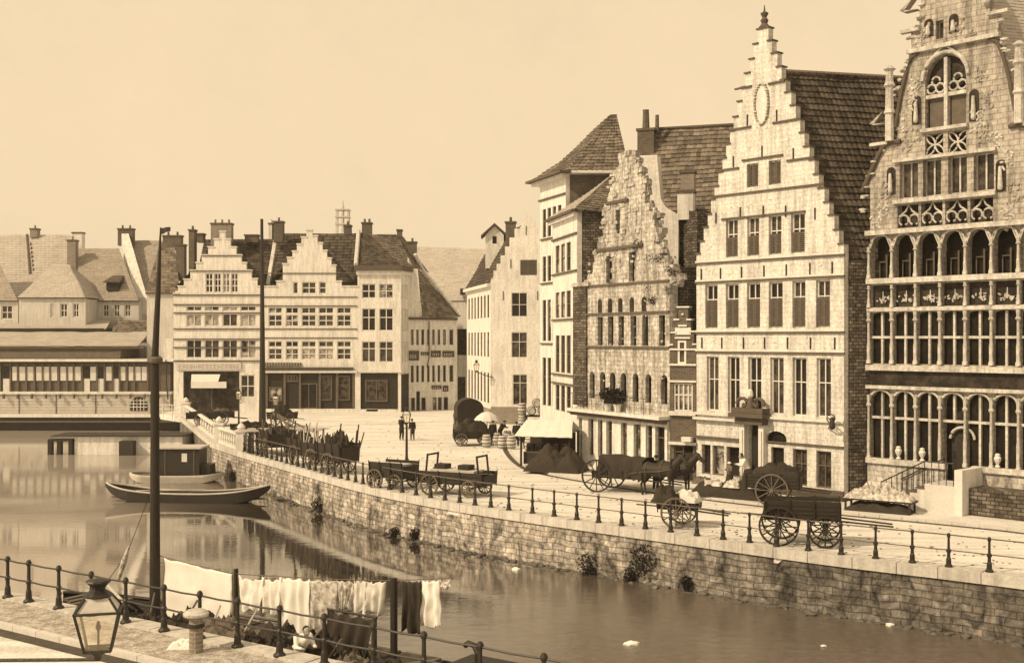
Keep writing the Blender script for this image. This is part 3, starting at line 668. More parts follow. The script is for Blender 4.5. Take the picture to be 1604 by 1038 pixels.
# doorway surround: pilasters and heavy dark pediment with scrolls
for x in (door[0] - .34, door[1] + .04):
    MB().box(x, x + .3, -.3, 0, .12, door[3]).build('pilaster', 'trim', A.root); MB().box(x + .09, x + .21, -.36, -.301, .5, door[3] - .3).build('pilaster', 'trim', A.root)
pz = door[3]; pm = MB(); pm.box(door[0] - .7, door[1] + .6, -.75, 0, pz + .35, pz + .55); pm.box(door[0] - .45, door[1] + .4, -.5, 0, pz + .0, pz + .34); pm.box(door[0] - .6, door[1] + .5, -.62, 0, pz + .56, pz + .8)
for sx in (-1, 1):
    cx = (door[0] + door[1]) / 2 + sx * .42; pts = [(cx + sx * (.42 - .04 * t) * math.cos(t * .55), -.35, pz + 1.0 + (.36 - .03 * t) * math.sin(t * .55)) for t in range(12)]; pm.tube(pts, .09, 6)
pm.limb(((door[0] + door[1]) / 2, -.35, pz + .8), ((door[0] + door[1]) / 2, -.35, pz + 1.25), .2, .14)
pm.build('pediment', 'trim_dark', A.root)
ex = MB(); ex.limb(((door[0] + door[1]) / 2, -.4, pz + 1.45), ((door[0] + door[1]) / 2, -.4, pz + 1.6), .17, .15); ex.build('shell_ornament', 'trim', A.root)
for q in range(3): MB().box(door[0] - .3 - .1 * (2 - q), door[1] + .3 + .1 * (2 - q), -.95 + q * .3, 0 if q == 2 else -.95 + (q + 1) * .3, .1, .13 + .0 + .14 * (q + 1)).build('step', 'kerb', A.root)
# white corner quoins on the right and the roof
DVn = DV; apx = A.s(1204); zr = A.z(1224, 108)
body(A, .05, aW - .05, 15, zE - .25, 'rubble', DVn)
rb0 = Vector((aW + .1, .3, zE - 1.1)); rt0 = Vector((apx + .35, .3, zr)); D = 10.7
def ext(p, d): return p + DVn * d
rtE = A.loc(AT(1398, 118, (zr - H) and 0 or 1)) if False else ext(rt0, D)
tile_roof(A.root, 'roof', 'tile_dark', rb0, ext(rb0, D + 3), ext(rt0, D + 3), rt0, tw=.27, th=.34, lip=.065, amp=.04)
lb0 = Vector((-.1, .3, zE - 1.1)); tile_roof(A.root, 'roof', 'tile_dark', ext(lb0, 14), lb0, rt0, ext(rt0, 14), tw=.5, th=.6)
rg = MB(); n = 34
for k in range(n): a = ext(rt0, (D + 3) * k / n); b = ext(rt0, (D + 3) * (k + .9) / n); rg.tube([a, b], .12, 6)
rg.build('ridge_tile', 'tile_mid', A.root)
# gable fill behind the stepped front (roof void)
# dark chimney stack left of the gable top
ch = MB(); ch.box(-.35, .35, -.3, .3, 0, 2.2); ch.box(-.42, .42, -.37, .37, 2.201, 2.4); p = Vector((A.s(1157), 1.6, A.z(1157, 180) )); ch.build('chimney', 'dark_brick', A.root, loc=p)
# iron lantern bracket at the right corner
lb = MB(); z_ = A.z(1300, 657); lb.tube([(aW - .7, -.05, z_), (aW - .5, -.5, z_ + .1), (aW - .1, -.8, z_)], .03, 6); lb.tube([(aW - .8, -.05, z_ - .4), (aW - .4, -.5, z_ - .25), (aW - .1, -.75, z_)], .03, 6); lb.tube([(aW - .3 + .22 * math.cos(t * .7), -.6, z_ + .1 + .2 * math.sin(t * .7)) for t in range(10)], .03, 6); lb.limb((aW - .1, -.8, z_ - .25), (aW - .1, -.8, z_ + .1), .14, .1); lb.build('bracket', 'iron', A.root)

# ------------------------------------------------------------------ HOUSE B: gothic guild house
B = Site(G(1363, 784), G(1641, 816), 'guild_house', 'ornate gothic guild house at the right edge, dark glazed arcades under a tall traceried gable', 'guild house')
bW = B.W; DB = B.dirloc(.975, .22); DB = DB / DB.length
def bz(v, u=1480): return B.z(u, v)
cols_u = [1363, 1401, 1437.5, 1474, 1514, 1556, 1598, 1641]; cs = [bW * k / 7 for k in range(8)]
zt1 = bz(358)          # underside of the parapet band
# back wall of the loggias: dark woodwork, with the stone front before it
arc = []
fr = []; wz = []
r_ = (cs[1] - cs[0] - .16) / 2
def bay(k, m_=.055): return cs[k] + m_, cs[k + 1] - m_
za0, za1 = bz(431.5), bz(362); zb0, zb1 = bz(571), bz(487); zc0, zc1 = bz(728), bz(615); zp0, zp1 = bz(479), bz(443)
for k in range(7):
    a, b = bay(k); fr.append(hole(a, b, za0, za1, .5)); fr.append(hole(a, b, zb0, zb1, .14)); fr.append(hole(a, b, zp0, zp1))
    if k != 3: fr.append(hole(a, b, zc0, zc1, .45))
    else: fr.append(hole(a, b, .9, zc1, .45))
pts = lambda L_: [B.sz(u, v) for u, v in L_]
gl = pts([(1350, 362), (1350, 340), (1352, 297), (1357, 290), (1368, 268), (1380, 240), (1386, 231), (1386, 224), (1404, 223), (1408, 190), (1412, 155), (1417, 120), (1422, 98), (1424, 84), (1424, 79), (1428, 77), (1427, 50), (1440, 44), (1440, 20), (1444, -6), (1452, -30), (1462, -50), (1470, -78)])
gr_ = []
axs = B.s(1470) * .5 + B.s(1500) * .5
zs = [p[1] for p in gl]
ctr = bW / 2
gl[0] = (0, zt1)
gr_ = [(2 * ctr - p[0], p[1]) for p in gl[::-1]]
outB = [(0, 0)] + [(max(0, p[0]) if i < 3 else p[0], p[1]) for i, p in enumerate(gl)] + [(min(bW, p[0]) if i > len(gr_) - 4 else p[0], p[1]) for i, p in enumerate(gr_)] + [(bW, 0)]
# gable openings
gz0, gz1 = zz(B, 1410, 310, 1556, 299), zz(B, 1410, 254, 1556, 238)
gw = [(B.s(a), B.s(b)) for a, b in ((1409, 1438), (1445.5, 1474), (1485, 1514.5), (1525, 1557))]
for a, b in gw: fr.append(hole(a, b, gz0, gz1))
uz0, uz1 = zz(B, 1450, 202, 1513, 194), zz(B, 1450, 120, 1513, 108)
uw = [(B.s(1449), B.s(1477.5)), (B.s(1484.5), B.s(1513.5))]
U0_, U1_ = uw[0][0], uw[1][1]; uzt = B.z(1481, 86); uar = 1.05; fr.append(hole(U0_, U1_, uz0, uzt, uar))
qz0, qz1 = zz(B, 1450, 243, 1513, 238), zz(B, 1450, 212, 1513, 203)
for a, b in uw: fr.append(hole(a, b, qz0, qz1))
tz0, tz1 = B.z(1472, 61), B.z(1472, 32); tw_ = (B.s(1466), B.s(1478)); fr.append(hole(*tw_, tz0, tz1))
ctz0, ctz1 = zz(B, 1450, 92, 1513, 84), zz(B, 1450, 72, 1513, 64)
pass
bzr0, bzr1 = bz(352), bz(315)
sk = [B.s(1404) + (B.s(1558) - B.s(1404)) * k / 4 for k in range(5)]
for k in range(4): fr.append(hole(sk[k] + .06, sk[k + 1] - .06, bzr0, bzr1))
MB().wall(outB, 0, .42, fr).build('wall', 'gothic', B.root)
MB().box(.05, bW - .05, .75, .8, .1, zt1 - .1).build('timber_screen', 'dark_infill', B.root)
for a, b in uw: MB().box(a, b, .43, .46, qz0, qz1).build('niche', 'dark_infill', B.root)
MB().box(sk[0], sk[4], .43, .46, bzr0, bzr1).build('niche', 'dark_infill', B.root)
for a, b in gw: window(B.root, a, b, gz0, gz1, cols=2, fm='gothic_trim', gm='glass_mid', y=.3, bw=.07)
MB().wall(hole(U0_, U1_, uz0, uzt, uar), .34, .38).build('window_backing', 'dark_infill', B.root)
zm = uz0 + (uzt - uz0) * .45; cxw = (U0_ + U1_) / 2; rW = (U1_ - U0_) / 2
MB().box(U0_, U1_, .05, .3, zm - .08, zm + .08).build('transom', 'gothic_trim', B.root); MB().box(cxw - .08, cxw + .08, .02, .32, uz0, uzt - .1).build('mullion', 'gothic_trim', B.root)
for q in (-1, 1):
    a, b = (U0_ + .04, cxw - .1) if q < 0 else (cxw + .1, U1_ - .04); cx = (a + b) / 2; rr = (b - a) / 4
    MB().box(a + .06, b - .06, .26, .30, uz0 + .06, zm - .09).build('shutter', 'wood_mid', B.root)
    for (ox, oz, r_) in ((-rr, rr * 1.1, rr), (rr, rr * 1.1, rr), (0, rr * 2.7, rr * .95)):
        t = MB(); t.tube([(cx + ox + r_ * math.cos(x * .5236), .15, zm + .12 + oz + r_ * math.sin(x * .5236)) for x in range(13)], .05, 6, cap=False); t.build('tracery', 'gothic_trim', B.root)
t = MB(); t.tube([(p[0], -.06, p[1]) for p in arch_pts(U0_ - .1, U1_ + .1, uzt + .12, uar + .08, 16)], .09, 8); t.build('hood_mould', 'gothic_trim', B.root)
t = MB(); t.tube([(cxw - .5, -.06, uzt + .02), (cxw - .12, -.08, uzt + .35), (cxw, -.08, uzt + .7), (cxw + .12, -.08, uzt + .35), (cxw + .5, -.06, uzt + .02)], .06, 6); t.build('ogee', 'gothic_trim', B.root)
for a, b in uw:
    cx = (a + b) / 2
    t = MB(); cz = (qz0 + qz1) / 2; hw, hh = (b - a) / 2, (qz1 - qz0) / 2
    for sx in (-1, 1):
        for sz_ in (-1, 1):
            t.tube([(cx + sx * hw * math.sin(k * math.pi / 16), .12, cz + sz_ * hh * (1 - math.cos(k * math.pi / 16)) * 1.0) for k in range(9)], .04, 6); t.tube([(cx + sx * hw * (1 - math.cos(k * math.pi / 16)), .12, cz + sz_ * hh * math.sin(k * math.pi / 16)) for k in range(9)], .04, 6)
    t.build('tracery', 'gothic_trim', B.root)
window(B.root, *tw_, tz0, tz1, cols=1, fm='gothic_trim', gm='glass', y=.3)
# pointed tracery balustrade under the four windows
for k in range(4):
    a, b = sk[k] + .06, sk[k + 1] - .06; cx = (a + b) / 2; t = MB(); hw = (b - a) / 4
    for q in (-1, 1): t.tube([(cx + q * hw + hw * .92 * math.cos(x * math.pi / 8), .1, bzr0 + .35 + hw * .9 * math.sin(x * math.pi / 8)) for x in range(-3, 12)], .045, 6)
    t.tube([(a, .1, bzr0 + .5), (cx - .15, .1, bzr0 + .75), (cx, .1, bzr0 + 1.05), (cx + .15, .1, bzr0 + .75), (b, .1, bzr0 + .5)], .045, 6); t.build('tracery', 'gothic_trim', B.root)
# bands
def band(z0, z1, d, m='gothic_trim', a=-.1, b=None, nm='string_course'): MB().box(a, b if b is not None else bW + .1, -d, 0, z0, z1).build(nm, m, B.root)
band(bz(362) + .02, bz(353.5), .32); band(bz(440.5), bz(432), .22); band(bz(486), bz(480), .16); band(bz(582), bz(573), .26); band(bz(612), bz(606.5), .24)
band(zz(B, 1404, 318, 1557, 302) - .08, zz(B, 1404, 318, 1557, 302) + .10, .2, a=sk[0] - .1, b=sk[4] + .1)
band(zz(B, 1404, 252, 1557, 236) - .06, zz(B, 1404, 252, 1557, 236) + .08, .2, a=sk[0] - .1, b=sk[4] + .1)
band(uz0 - .16, uz0 - .01, .2, a=uw[0][0] - .15, b=uw[1][1] + .1)
zL = zz(B, 1424, 82, 1533, 62); band(zL - .1, zL + .08, .25, a=B.s(1424), b=2 * ctr - B.s(1424))
for u, v in ((1379, 226), (1427, 49)):
    s_, z_ = B.sz(u, v)
    for q in (s_, 2 * ctr - s_):
        MB().box(q - .45, q + .45, -.2, .1, z_ - .07, z_ + .07).build('ledge', 'gothic_trim', B.root)
        t = MB(); sg = -1 if q < ctr else 1; t.wall([(q - .35, z_ + .9), (q + .35, z_ + .9), (q + sg * .5, z_ + 1.0), (q - sg * .2, z_ + 1.5)][::1], -.1, .3); t.build('gablet', 'gothic', B.root)
# dark frieze
MB().box(.02, bW - .02, -.04, -.001, bz(606), bz(583)).build('frieze', 'dark_infill', B.root)
# scroll edges of the gable
for sg in (0, 1):
    e = MB(); pl = [(0.0, 0)] * 0
    L_ = [B.sz(u, v) for u, v in ((1352, 300), (1360, 282), (1368, 264), (1378, 242), (1386, 229), (1398, 222), (1412, 222))]
    e.tube([((p[0] if sg == 0 else 2 * ctr - p[0]), -.08, p[1]) for p in L_], .11, 8)
    L_ = [B.sz(u, v) for u, v in ((1404, 200), (1412, 150), (1420, 116), (1428, 92), (1440, 82))]
    e.tube([((p[0] if sg == 0 else 2 * ctr - p[0]), -.08, p[1]) for p in L_], .09, 8)
    e.build('scroll', 'trim_dark', B.root)
# pinnacles
for (u, vb_, vt) in ((1397, 222, 104),):
    s_, zb_ = B.sz(u, vb_); zt_ = B.z(u, vt)
    for q in (s_, 2 * ctr - s_):
        h_ = zt_ - zb_; MB().lathe([(.2, 0), (.2, h_ * .35), (.27, h_ * .37), (.2, h_ * .42), (.18, h_ * .7), (.28, h_ * .73), (.18, h_ * .78), (.16, h_ * .92), (.28, h_ * .95), (.1, h_)], n=8).build('pinnacle', 'gothic_trim', B.root, loc=(q, -.2, zb_))
random.seed(21)
for sg in (0, 1):
    for (u, v) in ((1353, 330), (1353, 310), (1357, 292), (1363, 274), (1371, 255), (1381, 236), (1392, 215), (1398, 150), (1406, 140), (1410, 126), (1417, 108), (1422, 95), (1428, 60), (1438, 44), (1441, 28), (1443, 10)):
        s_, z_ = B.sz(u, v); s_ = s_ if sg == 0 else 2 * ctr - s_; t = MB()
        for k in range(3): rock(t, (s_ + random.uniform(-.12, .12), random.uniform(-.12, .1), z_ + random.uniform(-.1, .1)), random.uniform(.09, .17))
        t.build('crocket', 'gothic_trim', B.root)
for (u, v, r_) in ((1390, 300, .35), (1380, 330, .4), (1372, 348, .3), (1430, 215, .4), (1420, 225, .3), (1415, 190, .4), (1428, 160, .35), (1432, 130, .3), (1530, 190, .4), (1540, 210, .4), (1545, 160, .3), (1535, 120, .3), (1450, 50, .25), (1500, 45, .3), (1440, 66, .2), (1520, 60, .25), (1580, 330, .4), (1590, 300, .4), (1572, 345, .35), (1575, 250, .4), (1560, 220, .35)):
    s_, z_ = B.sz(u, v); t = MB()
    for k in range(16): x, z = s_ + random.uniform(-r_, r_) * .8, z_ + random.uniform(-r_, r_) * 1.1; t.limb((x, .03, z), (x + random.uniform(-.12, .12), -.02, z + random.uniform(-.1, .15)), .07, .05, 6)
    t.build('carving', random.choice(('gothic_trim', 'gothic')), B.root)
for (u, v0, v1) in ((1396, 305, 262), (1568, 300, 250), (1436, 195, 150), (1526, 190, 140), (1455, 58, 30), (1494, 52, 22)):
    s_ = B.s(u); a_, b_ = B.z(u, v0), B.z(u, v1); MB().wall(hole(s_ - .22, s_ + .22, a_, b_, .22), -.02, -.001).build('niche', 'dark_infill', B.root); t = MB(); t.limb((s_, -.08, a_ + .15), (s_, -.1, b_ - .35), .11, .07); t.build('statue', 'gothic_trim', B.root)
# columns, mullions and transoms of the arcades
for k in range(8):
    x = cs[k]
    for (z0, z1, r0) in ((za0, za1 - .5, .07), (zb0, zb1, .075), (zc0, zc1 - .2, .07), (zp0, zp1, .06)):
        h_ = z1 - z0; m_ = MB(); m_.lathe([(r0 * 1.6, 0), (r0 * 1.6, .12), (r0 * 1.1, .2), (r0 * 1.2, h_ * .35), (r0 * .9, h_ * .4), (r0 * .75, h_ * .8), (r0 * 1.7, h_ * .84), (r0, h_ * .88), (r0 * 1.3, h_)], n=8); m_.build('column', 'gothic_trim', B.root, loc=(x, -.13, z0))
    if k < 7:
        a, b = bay(k); cx = (a + b) / 2; m_ = MB(); dz = .45
        # arch rims
        m_.tube([(p[0], -.07, p[1]) for p in arch_pts(a - .02, b + .02, za1 + .02, .52, 12)], .05, 6); m_.build('arch_moulding', 'gothic_trim', B.root); m_ = MB(); m_.tube([(p[0], -.07, p[1]) for p in arch_pts(a - .02, b + .02, zc1 + .02, .47, 12)], .05, 6)
        m_.build('arch_moulding', 'gothic_trim', B.root)
        for sx in (a, b): MB().tube([(sx, -.1, za1 - .6), (sx + (.2 if sx == a else -.2), -.12, za1 - .1)], .03, 5).build('spandrel', 'gothic_trim', B.root)
        for (z0, z1) in ((zb0, zb1), (zc0 if k != 3 else bz(659), zc1)): MB().box(cx - .05, cx + .05, .05, .2, z0, z1 - .02).build('mullion', 'gothic_trim', B.root)
        for vv in ((530, 526), (661, 657)): MB().box(a, b, .02, .198, bz(vv[0]), bz(vv[1])).build('transom', 'gothic_trim', B.root)
        sp = MB(); sp.box(cx - .04, cx + .04, .45, .5, za0, za0 + 1.1); sp.box(a + .15, a + .2, .45, .5, za0, za0 + .8); sp.box(a + .2, cx - .04, .45, .5, za0 + .75, za0 + .8)
        sp.build('casement', 'trim_dark', B.root)
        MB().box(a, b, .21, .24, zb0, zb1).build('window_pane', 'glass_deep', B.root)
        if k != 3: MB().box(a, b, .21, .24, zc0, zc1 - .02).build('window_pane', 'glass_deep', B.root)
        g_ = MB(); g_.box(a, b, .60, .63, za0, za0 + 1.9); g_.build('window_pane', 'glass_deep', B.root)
        # carved ship or figure in each parapet panel
        MB().box(a, b, .2, .25, zp0, zp1).build('panel', 'dark_infill', B.root)
        q = MB(); cz = zp0 + .3
        for t in range(16): x = cx + random.gauss(0, .2); z = cz + random.uniform(-.12, .22); q.limb((x, .17, z), (x + random.uniform(-.09, .09), .14, z + random.uniform(-.06, .1)), .045, .03, 6)
        q.limb((cx, .15, cz), (cx, .15, cz + .42), .05, .02, 6); q.build('relief', 'gothic_trim', B.root)
# plinth with pale facing and ledge
for a, b in ((-.05, B.s(1484)), (B.s(1527), bW + .05)):
    MB().box(a, b, -.16, 0, .1, bz(734)).build('plinth', 'ruin', B.root); MB().box(a - .02, b + .02, -.3, 0, bz(733.5), bz(725)).build('sill', 'gothic_trim', B.root)
for u in (1411, 1448, 1566): # stone urns on the sill
    m_ = MB(); m_.lathe([(.07, 0), (.12, .06), (.05, .14), (.14, .32), (.16, .42), (.1, .5), (.12, .56), (.05, .62)], n=8); m_.build('urn', 'trim', B.root, loc=(B.s(u), -.2, bz(725) + .002))
# door with arch, and the double stair with iron rail
dA, dB = B.s(1487), B.s(1525); zd0 = bz(753, 1505); zd1 = bz(670, 1505)
MB().wall(hole(dA - .02, dB + .02, zd0 - .0, zd1 + .02, .5), .28, .40).build('door_surround', 'dark_infill', B.root)
MB().wall(hole(dA + .22, dB - .22, zd0, zd1 - .3, .35), .22, .279).build('door', 'wood_dark', B.root)
m_ = MB(); m_.tube([(p[0], .1, p[1]) for p in arch_pts(dA, dB, zd1 + .02, .5, 12)], .06, 6); m_.build('door_arch', 'gothic_trim', B.root)
nst = 7; rise = (zd0 - .115) / nst
MB().box(dA - .1, dB + .15, -2.0, -.17, .1, zd0).build('stair_landing', 'kerb', B.root)
for k in range(nst - 1):
    x1 = dA - .1 - .34 * k; zt = zd0 - rise * (k + 1)
    MB().box(x1 - .34, x1 - .002, -2.0, -.17, .1, zt - .05).build('stair_step', 'trim', B.root); MB().box(x1 - .40, x1 - .002, -2.05, -.17, zt - .049, zt).build('stair_tread', 'trim_dark', B.root)
x0 = dA - .1; xe = x0 - .34 * (nst - 1)
st = MB(); st.tube([(xe, -2.0, .12 + rise + .9), (x0, -2.0, zd0 + .95), (dB + .1, -2.0, zd0 + .95)], .03, 6); st.tube([(xe, -.25, .12 + rise + .9), (x0, -.25, zd0 + .95)], .03, 6)
for k in range(9): t = k / 8; st.tube([(xe + (x0 - xe) * t, -2.0, .12 + (zd0 - .12) * t), (xe + (x0 - xe) * t, -2.0, .12 + rise * (1 - t) + (zd0 - .12) * t + .9)], .018, 5); st.tube([(xe + (x0 - xe) * t, -.25, .12 + (zd0 - .12) * t), (xe + (x0 - xe) * t, -.25, .12 + (zd0 - .12) * t + .9)], .018, 5)
for k in range(5): x = x0 + (dB + .1 - x0) * k / 4; st.tube([(x, -2.0, zd0), (x, -2.0, zd0 + .95)], .018, 5)
st.build('stair_rail', 'iron', B.root)
MB().box(dB + .16, dB + .5, -2.05, -.17, .1, zd0 + .7).build('stair_pier', 'trim', B.root)
cb = MB(); cb.box(dB + .55, bW, -1.5, -.31, .1, 1.25); cb.build('cellar_hood', 'rubble', B.root)
# body and roof
body(B, .05, bW - .05, 15, zt1 - .1, 'rubble', DB, y0=.82)
zrB = B.z(1500, -70)
rb0 = Vector((bW + .1, .45, zt1 + .3)); rt0 = Vector((ctr, .45, outB[len(outB) // 2][1] - .9))
tile_roof(B.root, 'roof', 'tile_pale', rb0, rb0 + DB * 14, rt0 + DB * 14, rt0, tw=.45, th=.16, lip=.02, amp=.012)
lb0 = Vector((-.1, .45, zt1 + .3)); tile_roof(B.root, 'roof', 'tile_pale', lb0 + DB * 14, lb0, rt0, rt0 + DB * 14, tw=.6, th=.6)

def leafball(mb, cx, cy, cz, r, n, s=.09):
    for _ in range(n):
        d = Vector((random.gauss(0, 1), random.gauss(0, 1), random.gauss(0, 1))).normalized() * r * random.random() ** .4
        p = Vector((cx, cy, cz)) + d; a = Vector((random.uniform(-1, 1), random.uniform(-1, 1), random.uniform(-1, 1))).normalized(); b = a.cross(Vector((random.random(), random.random(), 1))).normalized()
        mb.quad(p - a * s - b * s * .5, p + a * s * .2 - b * s * .6, p + a * s, p - a * s * .2 + b * s * .6)

# ------------------------------------------------------------------ SPIJKER: ruinous romanesque gable
S = Site(G(905, 728), G(1049, 754), 'old_grain_store', 'old stone grain store with crumbling gable, round-arched slits and a white shop front', 'grain store')
sW = S.W
outl = [(1049, 445), (1058, 440), (1050, 425), (1043, 417), (1036, 398), (1033, 385), (1024, 380), (1029, 366), (1022, 350), (1022, 335), (1014, 328), (1011, 318), (1002, 312), (1008, 300), (1004, 290), (1006, 284), (998, 274), (1000, 262), (992, 258), (993, 247), (984, 240), (974, 242), (969, 250), (971, 262), (964, 268), (962, 285), (955, 300), (952, 325), (945, 333), (947, 350), (944, 372), (937, 378), (938, 396), (930, 402), (929, 425), (921, 440), (905, 446)]
cyr = [S.sz(u, v) for u, v in outl]; cyr[0] = (sW, S.z(1049, 445)); cyr[-1] = (0.0, S.z(905, 446))
random.seed(5); cj = [cyr[0]]
for a, b in zip(cyr, cyr[1:]):
    n = max(1, int(math.hypot(b[0] - a[0], b[1] - a[1]) / .28))
    for k in range(1, n + 1): t = k / n; cj.append((a[0] + (b[0] - a[0]) * t + (random.uniform(-.13, .13) if k < n else 0), a[1] + (b[1] - a[1]) * t + (random.uniform(-.05, .05) if k < n else 0)))
so = [(0, 0), (sW, 0)] + cj
hs = []; wl = []
def zmid(u, v): return S.z(u, v)
lz0, lz1 = S.z(980, 628), S.z(980, 584)
for u in (927.5, 944, 959.5, 976.5, 995.5, 1015.5, 1040.5):
    a = S.s(u) - .28; wl.append((a, a + .56, lz0, lz1, .28))
mz0, mz1 = S.z(980, 541), S.z(980, 495)
for u in (940, 956.5, 973, 992, 1010.5, 1037): a = S.s(u) - .27; wl.append((a, a + .54, mz0, mz1, 0))
az0, az1 = S.z(980, 488), S.z(980, 466)
for u in (940, 956, 972, 990, 1009): a = S.s(u) - .2; hs.append((a, a + .4, az0, az1, .2))
uz0_, uz1_ = S.z(975, 442), S.z(975, 397)
for u in (954, 990): a = S.s(u) - .3; wl.append((a, a + .6, uz0_, uz1_, 0))
a = S.s(967.5) - .2; wl.append((a, a + .42, S.z(967, 366), S.z(967, 321), 0))
gzb, gz1_ = .5, S.z(970, 661)
gwin = [(910, 914.5), (925, 932.5), (940, 946.5), (953, 961.5), (976, 985), (996, 1006.5), (1015, 1024.5), (1030, 1044)]
hh = [hole(a, b, c_, d, e) for a, b, c_, d, e in wl] + [hole(S.s(a), S.s(b), (.15 if i in (0,) else .75), gz1_) for i, (a, b) in enumerate(gwin)]
MB().wall(so, 0, .55, hh).build('wall', 'ruin', S.root)
for a, b, c_, d, e in wl: window(S.root, a, b, c_, d, cols=1, arch=e, fm='wood_dark', gm='glass', y=.3, fw=.04)
for i, (a, b) in enumerate(gwin): window(S.root, S.s(a), S.s(b), (.15 if i == 0 else .75), gz1_, cols=1, trans=(.72,), fm='wood_mid', gm='glass_mid' if i in (1, 2, 3) else 'glass', y=.1, fw=.04)
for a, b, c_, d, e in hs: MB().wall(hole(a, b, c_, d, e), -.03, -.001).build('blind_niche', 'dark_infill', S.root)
# white shop front facing below the balcony
ff = [hole(S.s(a) - .02, S.s(b) + .02, (.13 if i == 0 else .73), gz1_ + .02) for i, (a, b) in enumerate(gwin)]
MB().wall([(.12, .11), (sW - .05, .11), (sW - .05, S.z(975, 652)), (.12, S.z(975, 652))], -.14, -.003, ff).build('shop_front', 'plaster', S.root)
zb_ = S.z(975, 648); MB().box(-.15, sW + .05, -.75, 0, zb_ - .06, zb_ + .12).build('balcony', 'trim', S.root); MB().box(-.05, sW, -.5, -.15, zb_ - .28, zb_ - .061).build('cornice', 'trim_dark', S.root)
bb = MB(); x = .1
bb.tube([(.1, -.7, zb_ + 1.0), (sW - 1.2, -.7, zb_ + 1.0)], .022, 5)
while x < sW - 1.2: bb.tube([(x, -.7, zb_ + .12), (x, -.7, zb_ + 1.0)], .014, 4); x += .42
bb.build('balcony_rail', 'iron', S.root)
for va, ub in ((S.z(975, 544), 1060), (S.z(975, 491), 1060), (S.z(975, 445), 1050)): MB().box(.1, sW, -.1, 0, va - .05, va + .07).build('string_course', 'trim_dark', S.root)
for (ua, va, ub, vb) in ((936, 394, 1008, 382), (951, 321, 985, 311)): z = zz(S, ua, va, ub, vb); MB().box(S.s(ua), S.s(ub), -.14, 0, z - .08, z + .08).build('string_course', 'trim_dark', S.root)
DS = S.dirloc(.9, .44)
bd = MB(); o = DS * .7; mid = sW - .1
bd.hexa([o + Vector((.1, 0, 0)), o + Vector((mid, 0, 0)), DS * 11 + Vector((mid, 0, 0)), DS * 11 + Vector((.1, 0, 0))], [o + Vector((.1, 0, S.z(910, 447))), o + Vector((mid, 0, S.z(1049, 417))), DS * 11 + Vector((mid, 0, S.z(1049, 417))), DS * 11 + Vector((.1, 0, S.z(910, 447)))])
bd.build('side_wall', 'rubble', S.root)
rk = MB()
for k in range(len(cyr) - 1):
    for q in range(4):
        t = random.random(); p = (cyr[k][0] * (1 - t) + cyr[k + 1][0] * t, .28 + random.uniform(-.15, .15), cyr[k][1] * (1 - t) + cyr[k + 1][1] * t); block(rk, p, random.uniform(.09, .2))
for _ in range(150):
    z = random.uniform(S.z(975, 440), S.z(975, 262)); u_c = 972; hw = (z - S.z(975, 250)) / (S.z(975, 445) - S.z(975, 250)); x = S.s(u_c + random.uniform(-1, 1.1) * (12 + 52 * abs(hw)) * .9); block(rk, (x, .06, z), random.uniform(.06, .13))
for _ in range(60): block(rk, (random.uniform(.3, sW - .1), .04, random.uniform(S.z(975, 640), S.z(975, 450))), random.uniform(.03, .07))
tag(rk.build('loose_stones', 'ruin', S.root), kind='stuff')
for k in range(12):
    u = random.choice((1000, 1010, 1020, 1030, 1040, 1050)) + random.uniform(-6, 6); v = random.uniform(395, 470) if u > 1015 else random.uniform(300, 400); l_ = MB(); s_, z_ = S.sz(u, v); leafball(l_, s_, -.05, z_, .3, 90, .05); l_.build('ivy', 'leaf', S.root)
pf = MB(); zb2 = zb_ + .13
for i, u in enumerate((961, 976)):
    p = thing('potted_shrub', ['bushy potted shrub on the grain store balcony, nearer the tall dark slits on the left', 'bushy potted shrub on the grain store balcony, to the right of its twin'][i], 'shrub', (0, 0, 0), 0, 'shrubs on the balcony')
    wp = S.root.matrix_basis if False else None
    q = S.P0 + S.d * S.s(u) - S.n * .38; p.location = (q.x, q.y, zb2)
    MB().lathe([(.16, 0), (.22, .35), (.25, .36), (.25, .42)], n=10).build('pot', 'trim', p); l_ = MB(); leafball(l_, 0, 0, .85, .5, 420); l_.build('foliage', 'leaf', p)

# dark stone wall of the building between grain store and stepped gable, above the toll house
Bk = Site(G(1030, 735) + Vector((0, 6, 0)), G(1100, 745) + Vector((0, 6, 0)), 'rear_building', 'dark rough stone building rising behind the toll house, weeds on its broken top', 'building')
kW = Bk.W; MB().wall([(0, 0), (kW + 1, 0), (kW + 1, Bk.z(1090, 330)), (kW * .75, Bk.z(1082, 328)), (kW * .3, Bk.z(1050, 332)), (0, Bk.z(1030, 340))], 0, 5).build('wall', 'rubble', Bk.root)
l_ = MB()
for _ in range(16): leafball(l_, random.uniform(0, kW), -.25, Bk.z(1060, random.uniform(400, 450)), .45, 60, .10)
l_.build('ivy', 'leaf', Bk.root)

